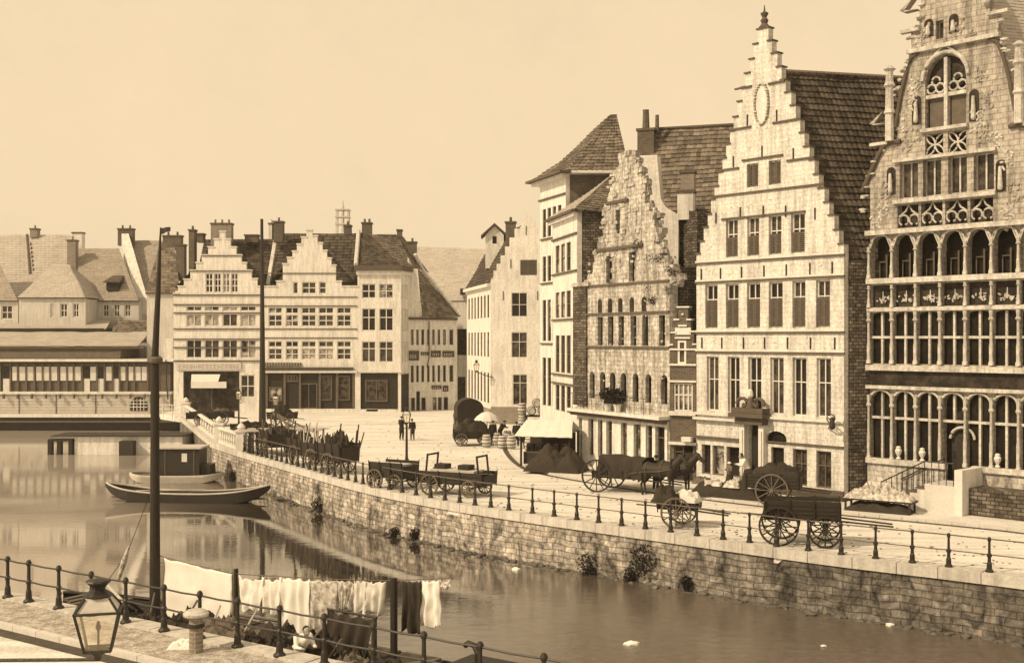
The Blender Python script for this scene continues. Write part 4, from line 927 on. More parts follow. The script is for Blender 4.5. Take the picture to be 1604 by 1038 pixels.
# ------------------------------------------------------------------ TOLL HOUSE
T = Site(G(1049, 754.2), G(1091, 756.8), 'toll_house', 'tiny dark brick toll house squeezed between the grain store and the tall stepped gable', 'toll house')
tW = T.W; tz = lambda v: T.z(1070, v)
to = stepped(.02, tW - .02, tz(560), tW / 2, .28, 4, tz(482))
tw1 = (tW * .14, tW * .86, tz(644), tz(600)); tw2 = (tW * .30, tW * .62, tz(570), tz(533)); td = (.25, tW - .2, .15, tz(698))
MB().wall(to, 0, .3, [hole(*tw1), hole(*tw2), hole(*td)]).build('wall', 'dark_brick', T.root)
window(T.root, *tw1, cols=4, trans=(.58,), fm='trim', y=.12, fw=.08, bw=.08); window(T.root, *tw2, cols=1, fm='trim', y=.05, fw=.11)
window(T.root, td[0], td[0] + 1.0 * tW * .35, td[2] + .7, td[3], cols=1, trans=(.7,), fm='trim_dark', y=.12); MB().box(td[0] + tW * .37, td[1] - .02, .12, .18, td[2], td[3] - .35).build('door', 'wood_dark', T.root)
MB().box(td[0], td[0] + tW * .36, .13, .2, td[2], td[2] + .69).build('shop_panel', 'wood_dark', T.root); MB().box(td[0] + tW * .37, td[1] - .02, .13, .17, td[3] - .33, td[3] - .02).build('fanlight', 'glass', T.root)
for v, h_, d in ((647, .22, .2), (597, .1, .1), (571, .1, .1), (547, .09, .08), (529, .09, .1), (510, .09, .1), (492, .09, .1), (694, .14, .2)):
    w_ = 0 if v > 540 else (560 - v) / 80 * .8; MB().box(w_, tW - w_, -d, 0, tz(v) - h_ / 2, tz(v) + h_ / 2).build('string_course', 'trim', T.root)
MB().box(.3, tW - .3, -.03, 0, tz(524), tz(513)).build('panel', 'trim', T.root); step_caps(T, to, h=.08)
body(T, .03, tW - .03, 5, tz(560), 'dark_brick', Vector((0, 1, 0)), y0=.31)
lx = MB(); lx.box(tW * .55, tW * .9, -.5, -.1, tz(690), tz(683)); lx.build('shop_sign', 'trim', T.root)

# ------------------------------------------------------------------ TALL HOUSES with pyramid roof (far right of the square)
def flat_front(St, W, ztop, holes, m, t=.3, z0=0): return MB().wall([(0, z0), (W, z0), (W, ztop), (0, ztop)], 0, t, holes).build('wall', m, St.root)
def cornice(St, W, z, d=.45, m='trim_dark', side=0):
    MB().box(-d, W + side, -d, 0, z, z + .16).build('cornice', m, St.root); MB().box(-d * .6, W + side * .6, -d * .6, 0, z - .22, z - .001).build('cornice', 'trim', St.root); MB().box(-d * .2, W, -.1, 0, z - 1.3, z - 1.18).build('string_course', 'trim_dark', St.root)
E = Site(AT(866, 600, 75), AT(904, 600, 69.2), 'tall_house', 'narrow tall pale house with shuttered strips of windows, directly left of the grain store', 'house')
eW = E.W; ez = lambda v: E.z(885, v); zt = E.z(885, 337); hs = []; wl = []
ws = [(eW * a, eW * b) for a, b in ((.12, .29), (.35, .52), (.58, .75))]
for (v0, v1, gm) in ((425, 381, 'glass_net'), (497, 456, 'glass_net'), (584, 525, 'glass_mid'), (645, 604, 'glass')):
    for a, b in ws: wl.append((a, b, ez(v0), ez(v1), gm))
hs = [hole(a, b, c_, d) for a, b, c_, d, _ in wl]; flat_front(E, eW, zt, hs, 'plaster')
for a, b, c_, d, gm in wl: window(E.root, a, b, c_, d, cols=1, trans=(.5,), gm=gm, fm='wood_mid', y=.1)
for v in (426, 499, 586, 600): MB().box(0, eW, -.12, 0, ez(v) - .1, ez(v)).build('string_course', 'trim_dark', E.root)
cornice(E, eW, zt - .12, side=.3)
De = E.dirloc(1, .02); bd = MB(); b0 = Vector((eW, 0, 0)); b1 = b0 + De * 6; b2 = b1 + Vector((-.2, 6, 0)); b3 = Vector((.05, 5.5, 0)); 
bd.hexa([Vector((.05, .31, 0)), Vector((eW, .0, 0)) + De * .02 + Vector((0, .31, 0)), b1, b3], [Vector((.05, .31, zt)), Vector((eW, .31, zt)) + De * .02, b1 + Vector((0, 0, zt)), b3 + Vector((0, 0, zt))]); bd.build('side_wall', 'rubble', E.root)
ap = E.loc(AT(961, 272, 74)); ap2 = E.loc(AT(990, 272, 74)); eL = Vector((-.4, -.4, zt + .05)); eR = Vector((eW + .4, -.3, zt + .05)); eB = E.loc(AT(962, 335, 69.5))
tile_roof(E.root, 'roof', 'tile_pale', eL, eR, ap + Vector((0, 0, 0)), ap, tw=.35, th=.35); tile_roof(E.root, 'roof', 'tile_mid', eR, E.loc(AT(975, 333, 69.2)), ap2, ap, tw=.3, th=.32)

Tq = Site(AT(846, 600, 80), AT(886, 600, 75.8), 'corner_house', 'very tall house with overhanging cornice and steep pyramid roof, its left flank sunlit', 'house')
qW = Tq.W; qz = lambda v: Tq.z(862, v); zt = Tq.z(886, 270); wl = []
ws = [(qW * a, qW * b) for a, b in ((.10, .24), (.30, .44), (.50, .64), (.70, .84))]
for (v0, v1) in ((370, 325), (440, 400), (534, 469), (636, 560)):
    for a, b in ws: wl.append((a, b, qz(v0), qz(v1)))
flat_front(Tq, qW, zt, [hole(*q) for q in wl], 'plaster')
for q in wl: window(Tq.root, *q, cols=1, trans=(.6,), gm='glass', fm='wood_mid', y=.12)
for v in (372, 442, 537): MB().box(qW * .05, qW * .9, -.12, 0, qz(v) - .1, qz(v)).build('sill', 'trim_dark', Tq.root)
cornice(Tq, qW, zt - .15, d=.8, side=.9)
Dq = Tq.dirloc(1, 0.0); bd = MB(); P1 = Vector((qW, .31, 0)); P2 = P1 + Dq * 6.2; P3 = P2 + Tq.dirloc(.3, 6); P4 = Vector((.05, .31, 0)) + Tq.dirloc(.5, 5.5)
bd.hexa([Vector((.05, .31, 0)), P1, P2, P3], [Vector((.05, .31, zt)), P1 + Vector((0, 0, zt)), P2 + Vector((0, 0, zt)), P3 + Vector((0, 0, zt))]); bd.build('side_wall', 'dark_brick', Tq.root)
pass
ap = Tq.loc(AT(956, 178, 79)); apr = Tq.loc(AT(966, 178, 79.5)); L0 = Tq.loc(AT(836, 281, 80.6)); C0 = Tq.loc(AT(888, 266, 75.0)); R0 = Tq.loc(AT(986, 265, 75.2))
sf = MB(); sf.prism([(L0.x, L0.y), (C0.x, C0.y), (R0.x, R0.y), (P3.x, P3.y), (P4.x, P4.y)], lambda p: (p[0], p[1], zt + .02), lambda p: (p[0], p[1], zt - .14)); sf.build('soffit', 'trim', Tq.root)
km = L0.lerp(ap, .33) + Vector((0, 0, -.25)); kc = C0.lerp(ap, .3) + Vector((0, 0, -.1))
tile_roof(Tq.root, 'roof', 'tile_mid', L0, C0, kc, km, tw=.35, th=.35); tile_roof(Tq.root, 'roof', 'tile_mid', km, kc, apr, ap, tw=.35, th=.35)
tile_roof(Tq.root, 'roof', 'tile_mid', C0, R0, R0.lerp(apr, .3), kc, tw=.35, th=.35); tile_roof(Tq.root, 'roof', 'tile_mid', kc, R0.lerp(apr, .3), apr, ap, tw=.35, th=.35)

# long tiled roof behind, with its chimneys and white chimney breast
LB = Site(AT(984, 600, 73), AT(1150, 600, 71), 'long_roofed_house', 'house with a broad brown tiled roof rising behind the crumbling gable and white chimney breast', 'house')
lW = LB.W; MB().box(0, lW, 0, 8, 0, LB.z(1060, 338)).build('wall', 'brick_mid', LB.root)
z0r, z1r = LB.z(1060, 345), H + (530 - 207) * 78 / F
tile_roof(LB.root, 'roof', 'tile_mid', (-.1, -.3, z0r), (lW + .5, -.3, z0r), (lW + .5, 4.5, z1r), (-.1, 4.5, z1r), tw=.33, th=.38, lip=.06)
tile_roof(LB.root, 'roof', 'tile_mid', (lW + .5, 9.3, z0r), (-.1, 9.3, z0r), (-.1, 4.5, z1r), (lW + .5, 4.5, z1r), tw=.5, th=.6)
rg = MB(); rg.tube([(-.1, 4.5, z1r), (lW + .5, 4.5, z1r)], .14, 6); rg.build('ridge', 'tile_dark', LB.root)
def chim(root, x, y, z0, z1, w_, d, m='dark_brick', cap='trim_dark', pots=1):
    r = MB().box(x - w_ / 2, x + w_ / 2, y - d / 2, y + d / 2, z0, z1).build('chimney', m, root); MB().box(x - w_ / 2 - .08, x + w_ / 2 + .08, y - d / 2 - .08, y + d / 2 + .08, z1 + .001, z1 + .16).build('chimney_cap', cap, r)
    for k in range(pots): px = x + (k - (pots - 1) / 2) * w_ / max(1, pots) ; MB().lathe([(.13, z1 + .16), (.11, z1 + .5), (.14, z1 + .55)], px, y, 8).build('chimney_pot', m, r)
    return r
def zat(Y, v): return H - (v - V0) * Y / F
chim(LB.root, .5, 3.6, z1r - 2.6, zat(76, 205), 1.1, .8); 
cp = MB(); cp.lathe([(.26, 0), (.2, 1.5), (.24, 1.55)], n=8); cp.build('chimney_pot', 'dark_brick', LB.root, loc=(.45, 3.6, zat(76, 208))); cp = MB(); cp.lathe([(.14, 0), (.12, 1.1)], n=8); cp.build('chimney_pot', 'dark_brick', LB.root, loc=(1.2, 3.6, zat(76, 206)))
LW = LB.loc(AT(1000, 240, 70)); wc = MB()
pl = [LB.loc(AT(u, v, 69.5)) for u, v in ((996, 420), (1066, 420), (1066, 338), (1045, 326), (1037, 312), (1031, 244), (997, 244))]
wc.wall([(p.x, p.z) for p in pl], pl[0].y, pl[0].y + 1.2); wc.build('chimney_breast', 'plaster', LB.root)
p = LB.loc(AT(1075, 300, 69)); chim(LB.root, p.x, p.y, zat(69, 345), zat(69, 303), .95, .8, 'plaster_old', pots=0); p = LB.loc(AT(1078, 300, 70)); chim(LB.root, p.x, p.y, zat(70, 330), zat(70, 272), .8, .7, 'brick_mid', pots=0)

# ------------------------------------------------------------------ HOUSE 6: white gable closing the square
W6 = Site(AT(769, 636, 101), AT(858, 636, 100.5), 'white_gable_house', 'white house with a small-stepped gable, closed shutter and three single windows', 'house')
w6 = W6.W; z6 = lambda v: W6.z(810, v)
o6 = [(0, 0), (w6, 0)] + [W6.sz(u, v) for u, v in ((858, 400), (852, 386), (852, 372), (846, 372), (846, 358), (838, 358), (838, 346), (832, 346), (831, 337), (824, 337), (822, 346), (817, 346), (817, 358), (806, 358), (806, 372), (798, 372), (798, 386), (791, 386), (791, 400), (784, 400), (784, 413), (778, 413), (778, 424), (773, 424), (773, 437), (769, 437))]
o6[-1] = (0, o6[-1][1]); o6[2] = (w6, o6[2][1])
w6l = [(815, 841, 431, 407, 2, (), 'glass', 1), (801, 826, 496, 458, 2, (.5,), 'glass', 0), (801, 826, 560, 520, 2, (.62,), 'glass_mid', 0), (803, 826, 634, 586, 2, (.72,), 'glass', 0)]
h6 = [hole(W6.s(a), W6.s(b), z6(c_), z6(d)) for a, b, c_, d, *_ in w6l]; MB().wall(o6, 0, .35, h6).build('wall', 'plaster', W6.root)
for a, b, c_, d, n_, tr, gm, sh in w6l: window(W6.root, W6.s(a), W6.s(b), z6(c_), z6(d), cols=n_, trans=tr, gm=gm, y=.08, shutter=(z6(c_) + .05, z6(d) - .05) if sh else None, fm='wood_mid' if sh else 'wood_white')
step_caps(W6, o6, 'trim_dark', h=.08); anchors(W6, [W6.sz(u, v) for u, v in ((824, 368), (800, 420), (788, 470), (842, 470))], .8)
MB().box(-.02, w6 * .6, -.05, 0, 0, z6(637)).build('plinth', 'brick_mid', W6.root)
fl = W6.loc(AT(731, 600, 113)); fz = W6.z(768, 446)
# long flank running back to the left
Fk = Site(AT(731.5, 600, 113.5), AT(768.6, 600, 101.2), 'flank_house', 'receding side range of the small-stepped white house, with rows of narrow tall windows', 'house')
kW = Fk.W; wl = []
for (v0, v1, gm) in ((497, 461, 'glass_net'), (559, 520, 'glass_net'), (632, 584, 'glass')):
    for k in range(7): a = kW * (.06 + k * .135); wl.append((a, a + kW * .07, Fk.z(768, v0), Fk.z(768, v1), gm))
flat_front(Fk, kW, Fk.z(768, 448), [hole(a, b, c_, d) for a, b, c_, d, _ in wl], 'plaster')
for a, b, c_, d, gm in wl: window(Fk.root, a, b, c_, d, cols=1, gm=gm, fm='wood_mid', y=.1, fw=.05)
MB().box(-.3, kW + .05, -.35, 0, Fk.z(768, 449), Fk.z(768, 444)).build('cornice', 'trim', Fk.root); MB().box(0, kW, -.05, 0, 0, 1.3).build('plinth', 'brick_mid', Fk.root)
zr6 = zat(101, 352); e0 = Vector((-.3, -.3, Fk.z(768, 447))); e1 = Vector((kW, -.3, Fk.z(768, 447))); r1 = Fk.loc(Vector((AT(817, 352, 101.2).x, 101.3, zr6))); r0 = r1 + (e0 - e1); r0.z = zr6
tile_roof(Fk.root, 'roof', 'tile_dark', e0, e1, r1, r0, tw=.35, th=.35)
b_ = MB(); b_.hexa([(0, .31, 0), (kW, .31, 0), (r1.x, r1.y, 0), (r0.x, r0.y, 0)], [(0, .31, e0.z - .2), (kW, .31, e0.z - .2), (r1.x, r1.y, e0.z - .2), (r0.x, r0.y, e0.z - .2)]); b_.build('side_wall', 'plaster_far', Fk.root)
ch = W6.loc(AT(800, 356, 102)); chim(W6.root, ch.x, ch.y, zat(102, 400), zat(102, 350), .85, .7, pots=1)
# pedimented dormer / hoist gable behind the chimney
p = AT(773, 390, 106); Dm = thing('gabled_hoist_house', 'small white gabled hoist dormer poking up behind the chimney of the white house', 'dormer', (p.x, p.y, zat(106, 420)))
hz = zat(106, 368) - Dm.location.z; az = zat(106, 353) - Dm.location.z; MB().wall([(-.75, 0), (.95, 0), (.95, hz), (.1, az), (-.75, hz)], 0, 2, [hole(-.1, .3, hz - .8, hz - .1)]).build('wall', 'plaster', Dm)
rf = MB(); rf.hexa([(-1.15, -.3, hz - .25), (.1, -.3, az + .02), (.1, 2.1, az + .02), (-1.15, 2.1, hz - .25)], [(-1.15, -.3, hz - .05), (.1, -.3, az + .2), (.1, 2.1, az + .2), (-1.15, 2.1, hz - .05)]); rf.hexa([(.1, -.3, az + .02), (1.3, -.3, hz - .2), (1.3, 2.1, hz - .2), (.1, 2.1, az + .02)], [(.1, -.3, az + .2), (1.3, -.3, hz), (1.3, 2.1, hz), (.1, 2.1, az + .2)]); rf.build('roof', 'tile_dark', Dm)
MB().box(-.1, .3, .5, .55, hz - .8, hz - .1).build('window', 'glass', Dm)
# dark rough buttress at the left edge of the grain store
bt = MB(); x1 = S.s(920.5); bt.box(-.35, x1, -.12, -.002, S.z(910, 634), S.z(910, 449)); bt.build('buttress', 'rubble', S.root)
MB().box(-.45, S.s(926), -.22, .0, S.z(910, 449) + .001, S.z(910, 443)).build('buttress_cap', 'ruin', S.root)

# ------------------------------------------------------------------ FAR ROW
YF = 117.0
def far_site(u0, u1, name, label, v=645, Y0=YF, Y1=None, cat='house'): return Site(AT(u0, v, Y0), AT(u1, v, Y1 or Y0), name, label, cat)
def grid(S_, us, rows, k):  # rows: (v0,v1,cols,trans,gm)
    r = []
    for (v0, v1, cols_, tr, gm) in rows:
        for a, b in us: r.append((S_.s(a), S_.s(b), S_.z(600 if k is None else k, v0), S_.z(600 if k is None else k, v1), cols_, tr, gm))
    return r
def fill(S_, wl, outl, m, fm='wood_white', y=.12, extra=(), t=.35):
    MB().wall(outl, 0, t, [hole(*q[:4]) for q in wl] + list(extra)).build('wall', m, S_.root)
    for a, b, c_, d, n_, tr, gm in wl: window(S_.root, a, b, c_, d, cols=n_, trans=tr, gm=gm, fm=fm, y=y, fw=.09, bw=.09)
H1 = far_site(272, 411, 'stepped_gable_shop', 'pale stepped gable house with a shop awning, beside the bridgehead')
h1 = H1.W; z1_ = lambda v: H1.z(340, v)
st1 = [(279, 449), (288, 449), (288, 438), (298, 438), (298, 424), (307, 424), (307, 412), (316, 412), (316, 400), (326, 400), (326, 387.5), (335, 387.5), (335, 375), (344, 375), (344, 363), (353, 363), (353, 375), (361, 375), (361, 387.5), (370, 387.5), (370, 400), (378, 400), (378, 412), (386, 412), (386, 424), (394, 424), (394, 437), (403, 437), (403, 449)]
o1 = [(0, 0), (h1, 0), (h1, z1_(449))] + [(H1.s(u), z1_(v)) for u, v in st1[::-1]] + [(0, z1_(460)), ]
o1[-2] = (H1.s(279), z1_(449)); o1.insert(-1, (H1.s(279), z1_(460)))
g1 = [(292, 316), (320.5, 343.5), (348.5, 372), (376.5, 401)]
wl = grid(H1, g1, [(511, 491, 2, (), 'glass_net'), (560.5, 532, 2, (.55,), 'glass')], 340) + grid(H1, [(322, 333.5), (335.5, 346.5), (349, 360), (362, 373)], [(458, 428, 2, (.35, .68), 'glass')], 340) + grid(H1, g1, [(487, 479, 2, (), 'glass_net')], 340)
shop = hole(H1.s(287), H1.s(375), .1, z1_(581)); wl += [(H1.s(377), H1.s(399), z1_(622), z1_(587), 2, (.5,), 'glass')]
fill(H1, wl, o1, 'plaster', extra=[shop]); step_caps(H1, o1, 'trim', h=.12)
for v in (462, 477, 490, 515, 531, 544, 565): MB().box(0, h1, -.12, 0, z1_(v) - .07, z1_(v) + .05).build('string_course', 'trim_dark', H1.root)
for v in (400, 424): a = 316 if v == 400 else 298; b = 378 if v == 400 else 394; MB().box(H1.s(a), H1.s(b), -.1, 0, z1_(v) - .08, z1_(v) + .02).build('string_course', 'trim_dark', H1.root)
sg = MB().box(H1.s(277), H1.s(378), -.18, 0, z1_(579), z1_(567)).build('signboard', 'sign_pale', H1.root)
lt = MB(); x = H1.s(281)
while x < H1.s(372):
    hh_ = random.choice((.38, .42)); ww = random.choice((.2, .28, .24)); b0 = z1_(577); k = random.random()
    lt.box(x, x + .06, -.2, -.181, b0, b0 + hh_)
    if k > .3: lt.box(x + .06, x + ww, -.2, -.181, b0 + hh_ - .07, b0 + hh_)
    if k > .5: lt.box(x + .06, x + ww, -.2, -.181, b0, b0 + .07)
    if k < .6: lt.box(x + ww - .05, x + ww, -.2, -.181, b0 + .08, b0 + hh_ - .08)
    x += ww + .16
lt.build('faded_lettering', 'letter', sg)
MB().box(H1.s(287), H1.s(375), .29, .34, .1, z1_(582)).build('shop_interior', 'dark_infill', H1.root)
aw = MB(); aw.hexa([(H1.s(303), -.9, z1_(607)), (H1.s(358), -.9, z1_(607)), (H1.s(358), -.86, z1_(607)), (H1.s(303), -.86, z1_(607))], [(H1.s(303), -.9, z1_(597)), (H1.s(358), -.9, z1_(597)), (H1.s(358), -.86, z1_(597)), (H1.s(303), -.86, z1_(597))])
aw.hexa([(H1.s(303), -.86, z1_(597) - .05), (H1.s(345), -.86, z1_(597) - .05), (H1.s(345), 0, z1_(586) - .05), (H1.s(300), 0, z1_(586) - .05)], [(H1.s(303), -.86, z1_(597)), (H1.s(345), -.86, z1_(597)), (H1.s(345), 0, z1_(586)), (H1.s(300), 0, z1_(586))]); aw.build('awning', 'canvas', H1.root)
for u in (330,): MB().box(H1.s(u), H1.s(u) + .1, .24, .28, .1, z1_(590)).build('door_post', 'wood_mid', H1.root)
def gable_roof(S_, x0, x1, zE_, cx, zR_, D, m='tile_dark', y0=.3, **k):
    tile_roof(S_.root, 'roof', m, (x1, y0, zE_), (x1, y0 + D, zE_), (cx, y0 + D, zR_), (cx, y0, zR_), **k); tile_roof(S_.root, 'roof', m, (x0, y0 + D, zE_), (x0, y0, zE_), (cx, y0, zR_), (cx, y0 + D, zR_), **k)
gable_roof(H1, .0, h1, z1_(449), H1.s(348), z1_(372), 4, tw=.4, th=.4)
MB().box(.05, h1 - .05, .36, 9, 0, z1_(455)).build('side_wall', 'plaster_far', H1.root)
# long dark roof running behind both gables
LR = far_site(296, 560, 'long_dark_roof_range', 'long dark tiled roof running behind the two stepped gables on the far square', Y0=120, cat='roof range')
lr = LR.W; MB().box(0, lr, 3, 8, 0, LR.z(400, 430)).build('wall', 'brick_mid', LR.root)
tile_roof(LR.root, 'roof', 'tile_dark', (0, 2, LR.z(400, 447)), (lr * .43, 2, LR.z(400, 447)), (lr * .43, 6, zat(126, 374)), (0, 6, zat(126, 374)), tw=.4, th=.42)
tile_roof(LR.root, 'roof', 'tile_dark', (lr * .46, 2, LR.z(400, 447)), (lr, 2, LR.z(400, 447)), (lr, 6, zat(126, 365)), (lr * .46, 6, zat(126, 365)), tw=.4, th=.42)
pw = MB(); pw.hexa([(lr * .435, 1.8, LR.z(400, 450)), (lr * .455, 1.8, LR.z(400, 450)), (lr * .455, 6.3, LR.z(400, 450)), (lr * .435, 6.3, LR.z(400, 450))], [(lr * .435, 1.8, LR.z(400, 443)), (lr * .455, 1.8, LR.z(400, 443)), (lr * .455, 6.3, zat(126, 362)), (lr * .435, 6.3, zat(126, 362))]); pw.build('parapet', 'plaster_old', LR.root)
def chat(S_, u, v0, v1, w_, Y, m='dark_brick', pots=2, d=1.0):
    p = S_.loc(AT(u, v0, Y)); return chim(S_.root, p.x, p.y, zat(Y, v0), zat(Y, v1), w_, d, m, pots=pots)
chat(LR, 348, 385, 352, 2.2, 124, 'brick_mid', 3); chat(LR, 302, 430, 362, .6, 122, 'dark_brick', 1); chat(LR, 437, 380, 349, 1.0, 124, 'dark_brick', 1); chat(LR, 425, 375, 352, .35, 124, 'plaster_old', 1); chat(LR, 315, 380, 368, .7, 124, 'dark_brick', 0); chat(LR, 395, 380, 370, 1.4, 125, 'dark_brick', 0)
H2 = far_site(412, 560, 'stepped_gable_shop', 'pale stepped gable house over a dark wooden shop front, two rows of five paired windows')
h2 = H2.W; z2_ = lambda v: H2.z(485, v)
st2 = [(433, 449), (433, 441), (443, 441), (443, 414), (450, 414), (450, 404), (458, 404), (458, 394), (465, 394), (465, 383), (472, 383), (472, 372), (480, 372), (480, 361), (489, 361), (489, 370), (497, 370), (497, 381), (505, 381), (505, 393), (512, 393), (512, 405), (519, 405), (519, 416), (526, 416), (526, 441), (535, 441), (535, 449)]
o2 = [(0, 0), (h2, 0), (h2, z2_(449))] + [(H2.s(u), z2_(v)) for u, v in st2[::-1]] + [(0, z2_(449))]
g2 = [(420.5, 442), (447.5, 467.5), (472.5, 495), (499, 522.5), (528, 550)]
wl = [];
for i, g_ in enumerate(g2):
    wl += grid(H2, [g_], [(481 + 30, 493, 2, (.5,), 'glass_net' if i % 2 else 'glass_mid'), (491, 481, 2, (), 'glass' if i < 2 else 'glass_mid'), (563, 545.5, 2, (.5,), 'glass' if i == 1 else 'glass_net'), (543.5, 534, 2, (), 'glass' if i < 2 else 'glass_mid')], 485)
wl += grid(H2, [(459, 467)], [(460, 441.5, 1, (), 'glass')], 485) + grid(H2, [(473, 495)], [(460, 441.5, 2, (.5,), 'glass_mid')], 485) + grid(H2, [(500, 511)], [(460, 441.5, 1, (.5,), 'glass_mid')], 485)
shop2 = hole(H2.s(414), H2.s(556), .35, z2_(584))
fill(H2, wl, o2, 'plaster', fm='wood_white', extra=[shop2]); step_caps(H2, o2, 'trim', h=.12)
for v in (428, 465, 479, 515, 529): MB().box(0.02, h2 - .02, -.09, 0, z2_(v) - .05, z2_(v) + .04).build('string_course', 'trim_dark', H2.root)
MB().box(0, H2.s(553), -.35, 0, z2_(578.5), z2_(575)).build('cornice', 'sign_dark', H2.root); MB().box(0, h2, -.25, 0, z2_(583.5), z2_(580)).build('cornice', 'trim', H2.root)
sg = MB().box(H2.s(415), H2.s(472), -.12, 0, z2_(573), z2_(568)).build('signboard', 'sign_dark', H2.root)
lt = MB(); x = H2.s(417)
while x < H2.s(470): lt.box(x, x + .05, -.135, -.121, z2_(572), z2_(569)); lt.box(x + .05, x + .15, -.135, -.121, z2_(572), z2_(571.4)); x += .28
lt.build('faded_lettering', 'sign_pale', sg)
def shopfront(S_, z_, specs, x0, x1, zb, zt, y=.15):
    MB().box(x0, x1, y + .05, y + .12, zb, zt).build('shop_front', 'wood_dark', S_.root)
    for (a, b, v0, v1, n_, gm) in specs:
        f_ = window(S_.root, S_.s(a), S_.s(b), z_(v0), z_(v1), cols=n_, gm=gm, fm='wood_mid', y=y - .02, fw=.12, bw=.08, name='shop_window')
shopfront(H2, z2_, [(500, 520, 627, 588, 1, 'glass_mid'), (529, 548, 627, 588, 1, 'glass_mid'), (421, 442, 628, 606, 2, 'glass_net'), (446, 466, 598, 587, 4, 'glass_mid'), (470, 497, 640, 600, 2, 'glass')], H2.s(414), H2.s(556), .35, z2_(584))
for u in (416, 444, 468, 499, 526, 552): MB().box(H2.s(u), H2.s(u) + .22, -.0, .14, .35, z2_(584)).build('pilaster', 'wood_mid', H2.root)
gable_roof(H2, .6, h2 - .6, z2_(441), H2.s(484), z2_(366), 3, tw=.4, th=.4); MB().box(.05, h2 - .05, .36, 9, 0, z2_(452)).build('side_wall', 'plaster_far', H2.root)
# corner house with canted corner
H3 = far_site(560, 628, 'corner_shop_house', 'pale corner house with a hipped tile roof and dark corner shop, three upper floors')
h3 = H3.W; z3_ = lambda v: H3.z(600, v); g3 = [(567, 588.5), (594, 616)]
wl = grid(H3, g3, [(467, 444.5, 2, (.5,), 'glass'), (518, 483, 2, (.6,), 'glass'), (567, 534.5, 2, (.65,), 'glass_mid')], 600)
fill(H3, wl, [(0, 0), (h3, 0), (h3, z3_(422)), (0, z3_(422))], 'plaster', extra=[hole(.3, h3 - .3, .3, z3_(584))])
shopfront(H3, z3_, [(572, 607, 629, 595, 2, 'glass_mid')], .3, h3 - .3, .3, z3_(584))
MB().box(H3.s(574), H3.s(592), .0, .1, z3_(644), z3_(640)).build('notice_board', 'sign_pale', H3.root)
H3c = H3  # canted corner as a part of the same house
p0 = Vector((h3, 0)); p1 = H3.loc(AT(640, 645, 119.3)); dC = Vector((p1.x - p0.x, p1.y)).normalized(); nC = Vector((dC.y, -dC.x))
cw = (Vector((p1.x, p1.y)) - p0).length; rzc = math.atan2(dC.y, dC.x)
def sub(root, loc, rz): e_ = bpy.data.objects.new('corner_bay', None); return None
cwall = MB(); hs = []; Mx = Matrix.Translation((h3, 0, 0)) @ Matrix.Rotation(rzc, 4, 'Z')
wz3 = [(467, 444.5), (518, 483), (567, 534.5)]
hol = [hole(cw * a, cw * (a + .22), z3_(v0), z3_(v1)) for v0, v1 in wz3 for a in (.12, .42, .70)]
cwall.wall([(0, 0), (cw, 0), (cw, z3_(422)), (0, z3_(422))], 0, .3, hol); cwall.v = [tuple(Mx @ Vector(p)) for p in cwall.v]; cwall.build('corner_wall', 'plaster', H3.root)
for v0, v1 in wz3:
    for a in (.12, .42, .70): g_ = MB().box(cw * a, cw * (a + .22), .1, .14, z3_(v0), z3_(v1)); g_.v = [tuple(Mx @ Vector(p)) for p in g_.v]; g_.build('window_pane', 'glass', H3.root)
g_ = MB().box(.1, cw - .1, -.06, -.002, .0, z3_(586)); g_.v = [tuple(Mx @ Vector(p)) for p in g_.v]; g_.build('shop_front', 'wood_dark', H3.root)
cc = MB(); zc_ = z3_(424); q4 = [(-.2, -.45), (h3 + .15, -.45), (p1.x + .5, p1.y - .2), (p1.x, p1.y + .3), (h3, .3), (-.2, .3)]
cc.prism(q4, lambda p: (p[0], p[1], zc_ + .5), lambda p: (p[0], p[1], zc_)); cc.build('cornice', 'trim_dark', H3.root); q5 = [(-.1, -.25), (h3 + .1, -.25), (p1.x + .3, p1.y - .1), (p1.x, p1.y + .3), (h3, .3), (-.1, .3)]; cc = MB(); cc.prism(q5, lambda p: (p[0], p[1], zc_ - .01), lambda p: (p[0], p[1], zc_ - .4)); cc.build('cornice', 'trim', H3.root)
q5 = [(-.01, -.14), (h3 + .06, -.14), (p1.x + .1, p1.y - .1), (p1.x, p1.y + .3), (h3, .3), (-.01, .3)]; cc = MB(); cc.prism(q5, lambda p: (p[0], p[1], z3_(579)), lambda p: (p[0], p[1], z3_(583))); cc.build('cornice', 'trim', H3.root)
e0 = Vector((-.2, -.45, zc_ + .5)); e1 = Vector((h3 + .1, -.45, zc_ + .5)); e2 = Vector((p1.x + .5, p1.y - .2, zc_ + .5)); r0 = H3.loc(AT(561, 363, 122)); r1 = H3.loc(AT(580, 366, 122)); r2 = H3.loc(AT(620, 366, 126))
tile_roof(H3.root, 'roof', 'tile_dark', e0, e1, r1, r0, tw=.4, th=.42); tile_roof(H3.root, 'roof', 'tile_mid', e1, e2, r2, r1, tw=.4, th=.42)  # right hip face takes paler tiles, its light put into the colour
e3 = e2 + Vector((1.0, 9, 0)); tile_roof(H3.root, 'roof', 'tile_mid', e2, e3, r2 + Vector((.5, 3, 0)), r2, tw=.5, th=.5)
pp_ = MB(); pp_.tube([e0 + Vector((.1, 0, .1)), r0 + Vector((.05, 0, .1))], .22, 6); pp_.build('verge', 'plaster_far', H3.root)
MB().hexa([(.05, .31, 0), (h3, .31, 0), (p1.x, p1.y + .3, 0), (.05, 9, 0)], [(.05, .31, zc_), (h3, .31, zc_), (p1.x, p1.y + .3, zc_), (.05, 9, zc_)]).build('side_wall', 'plaster_far', H3.root)
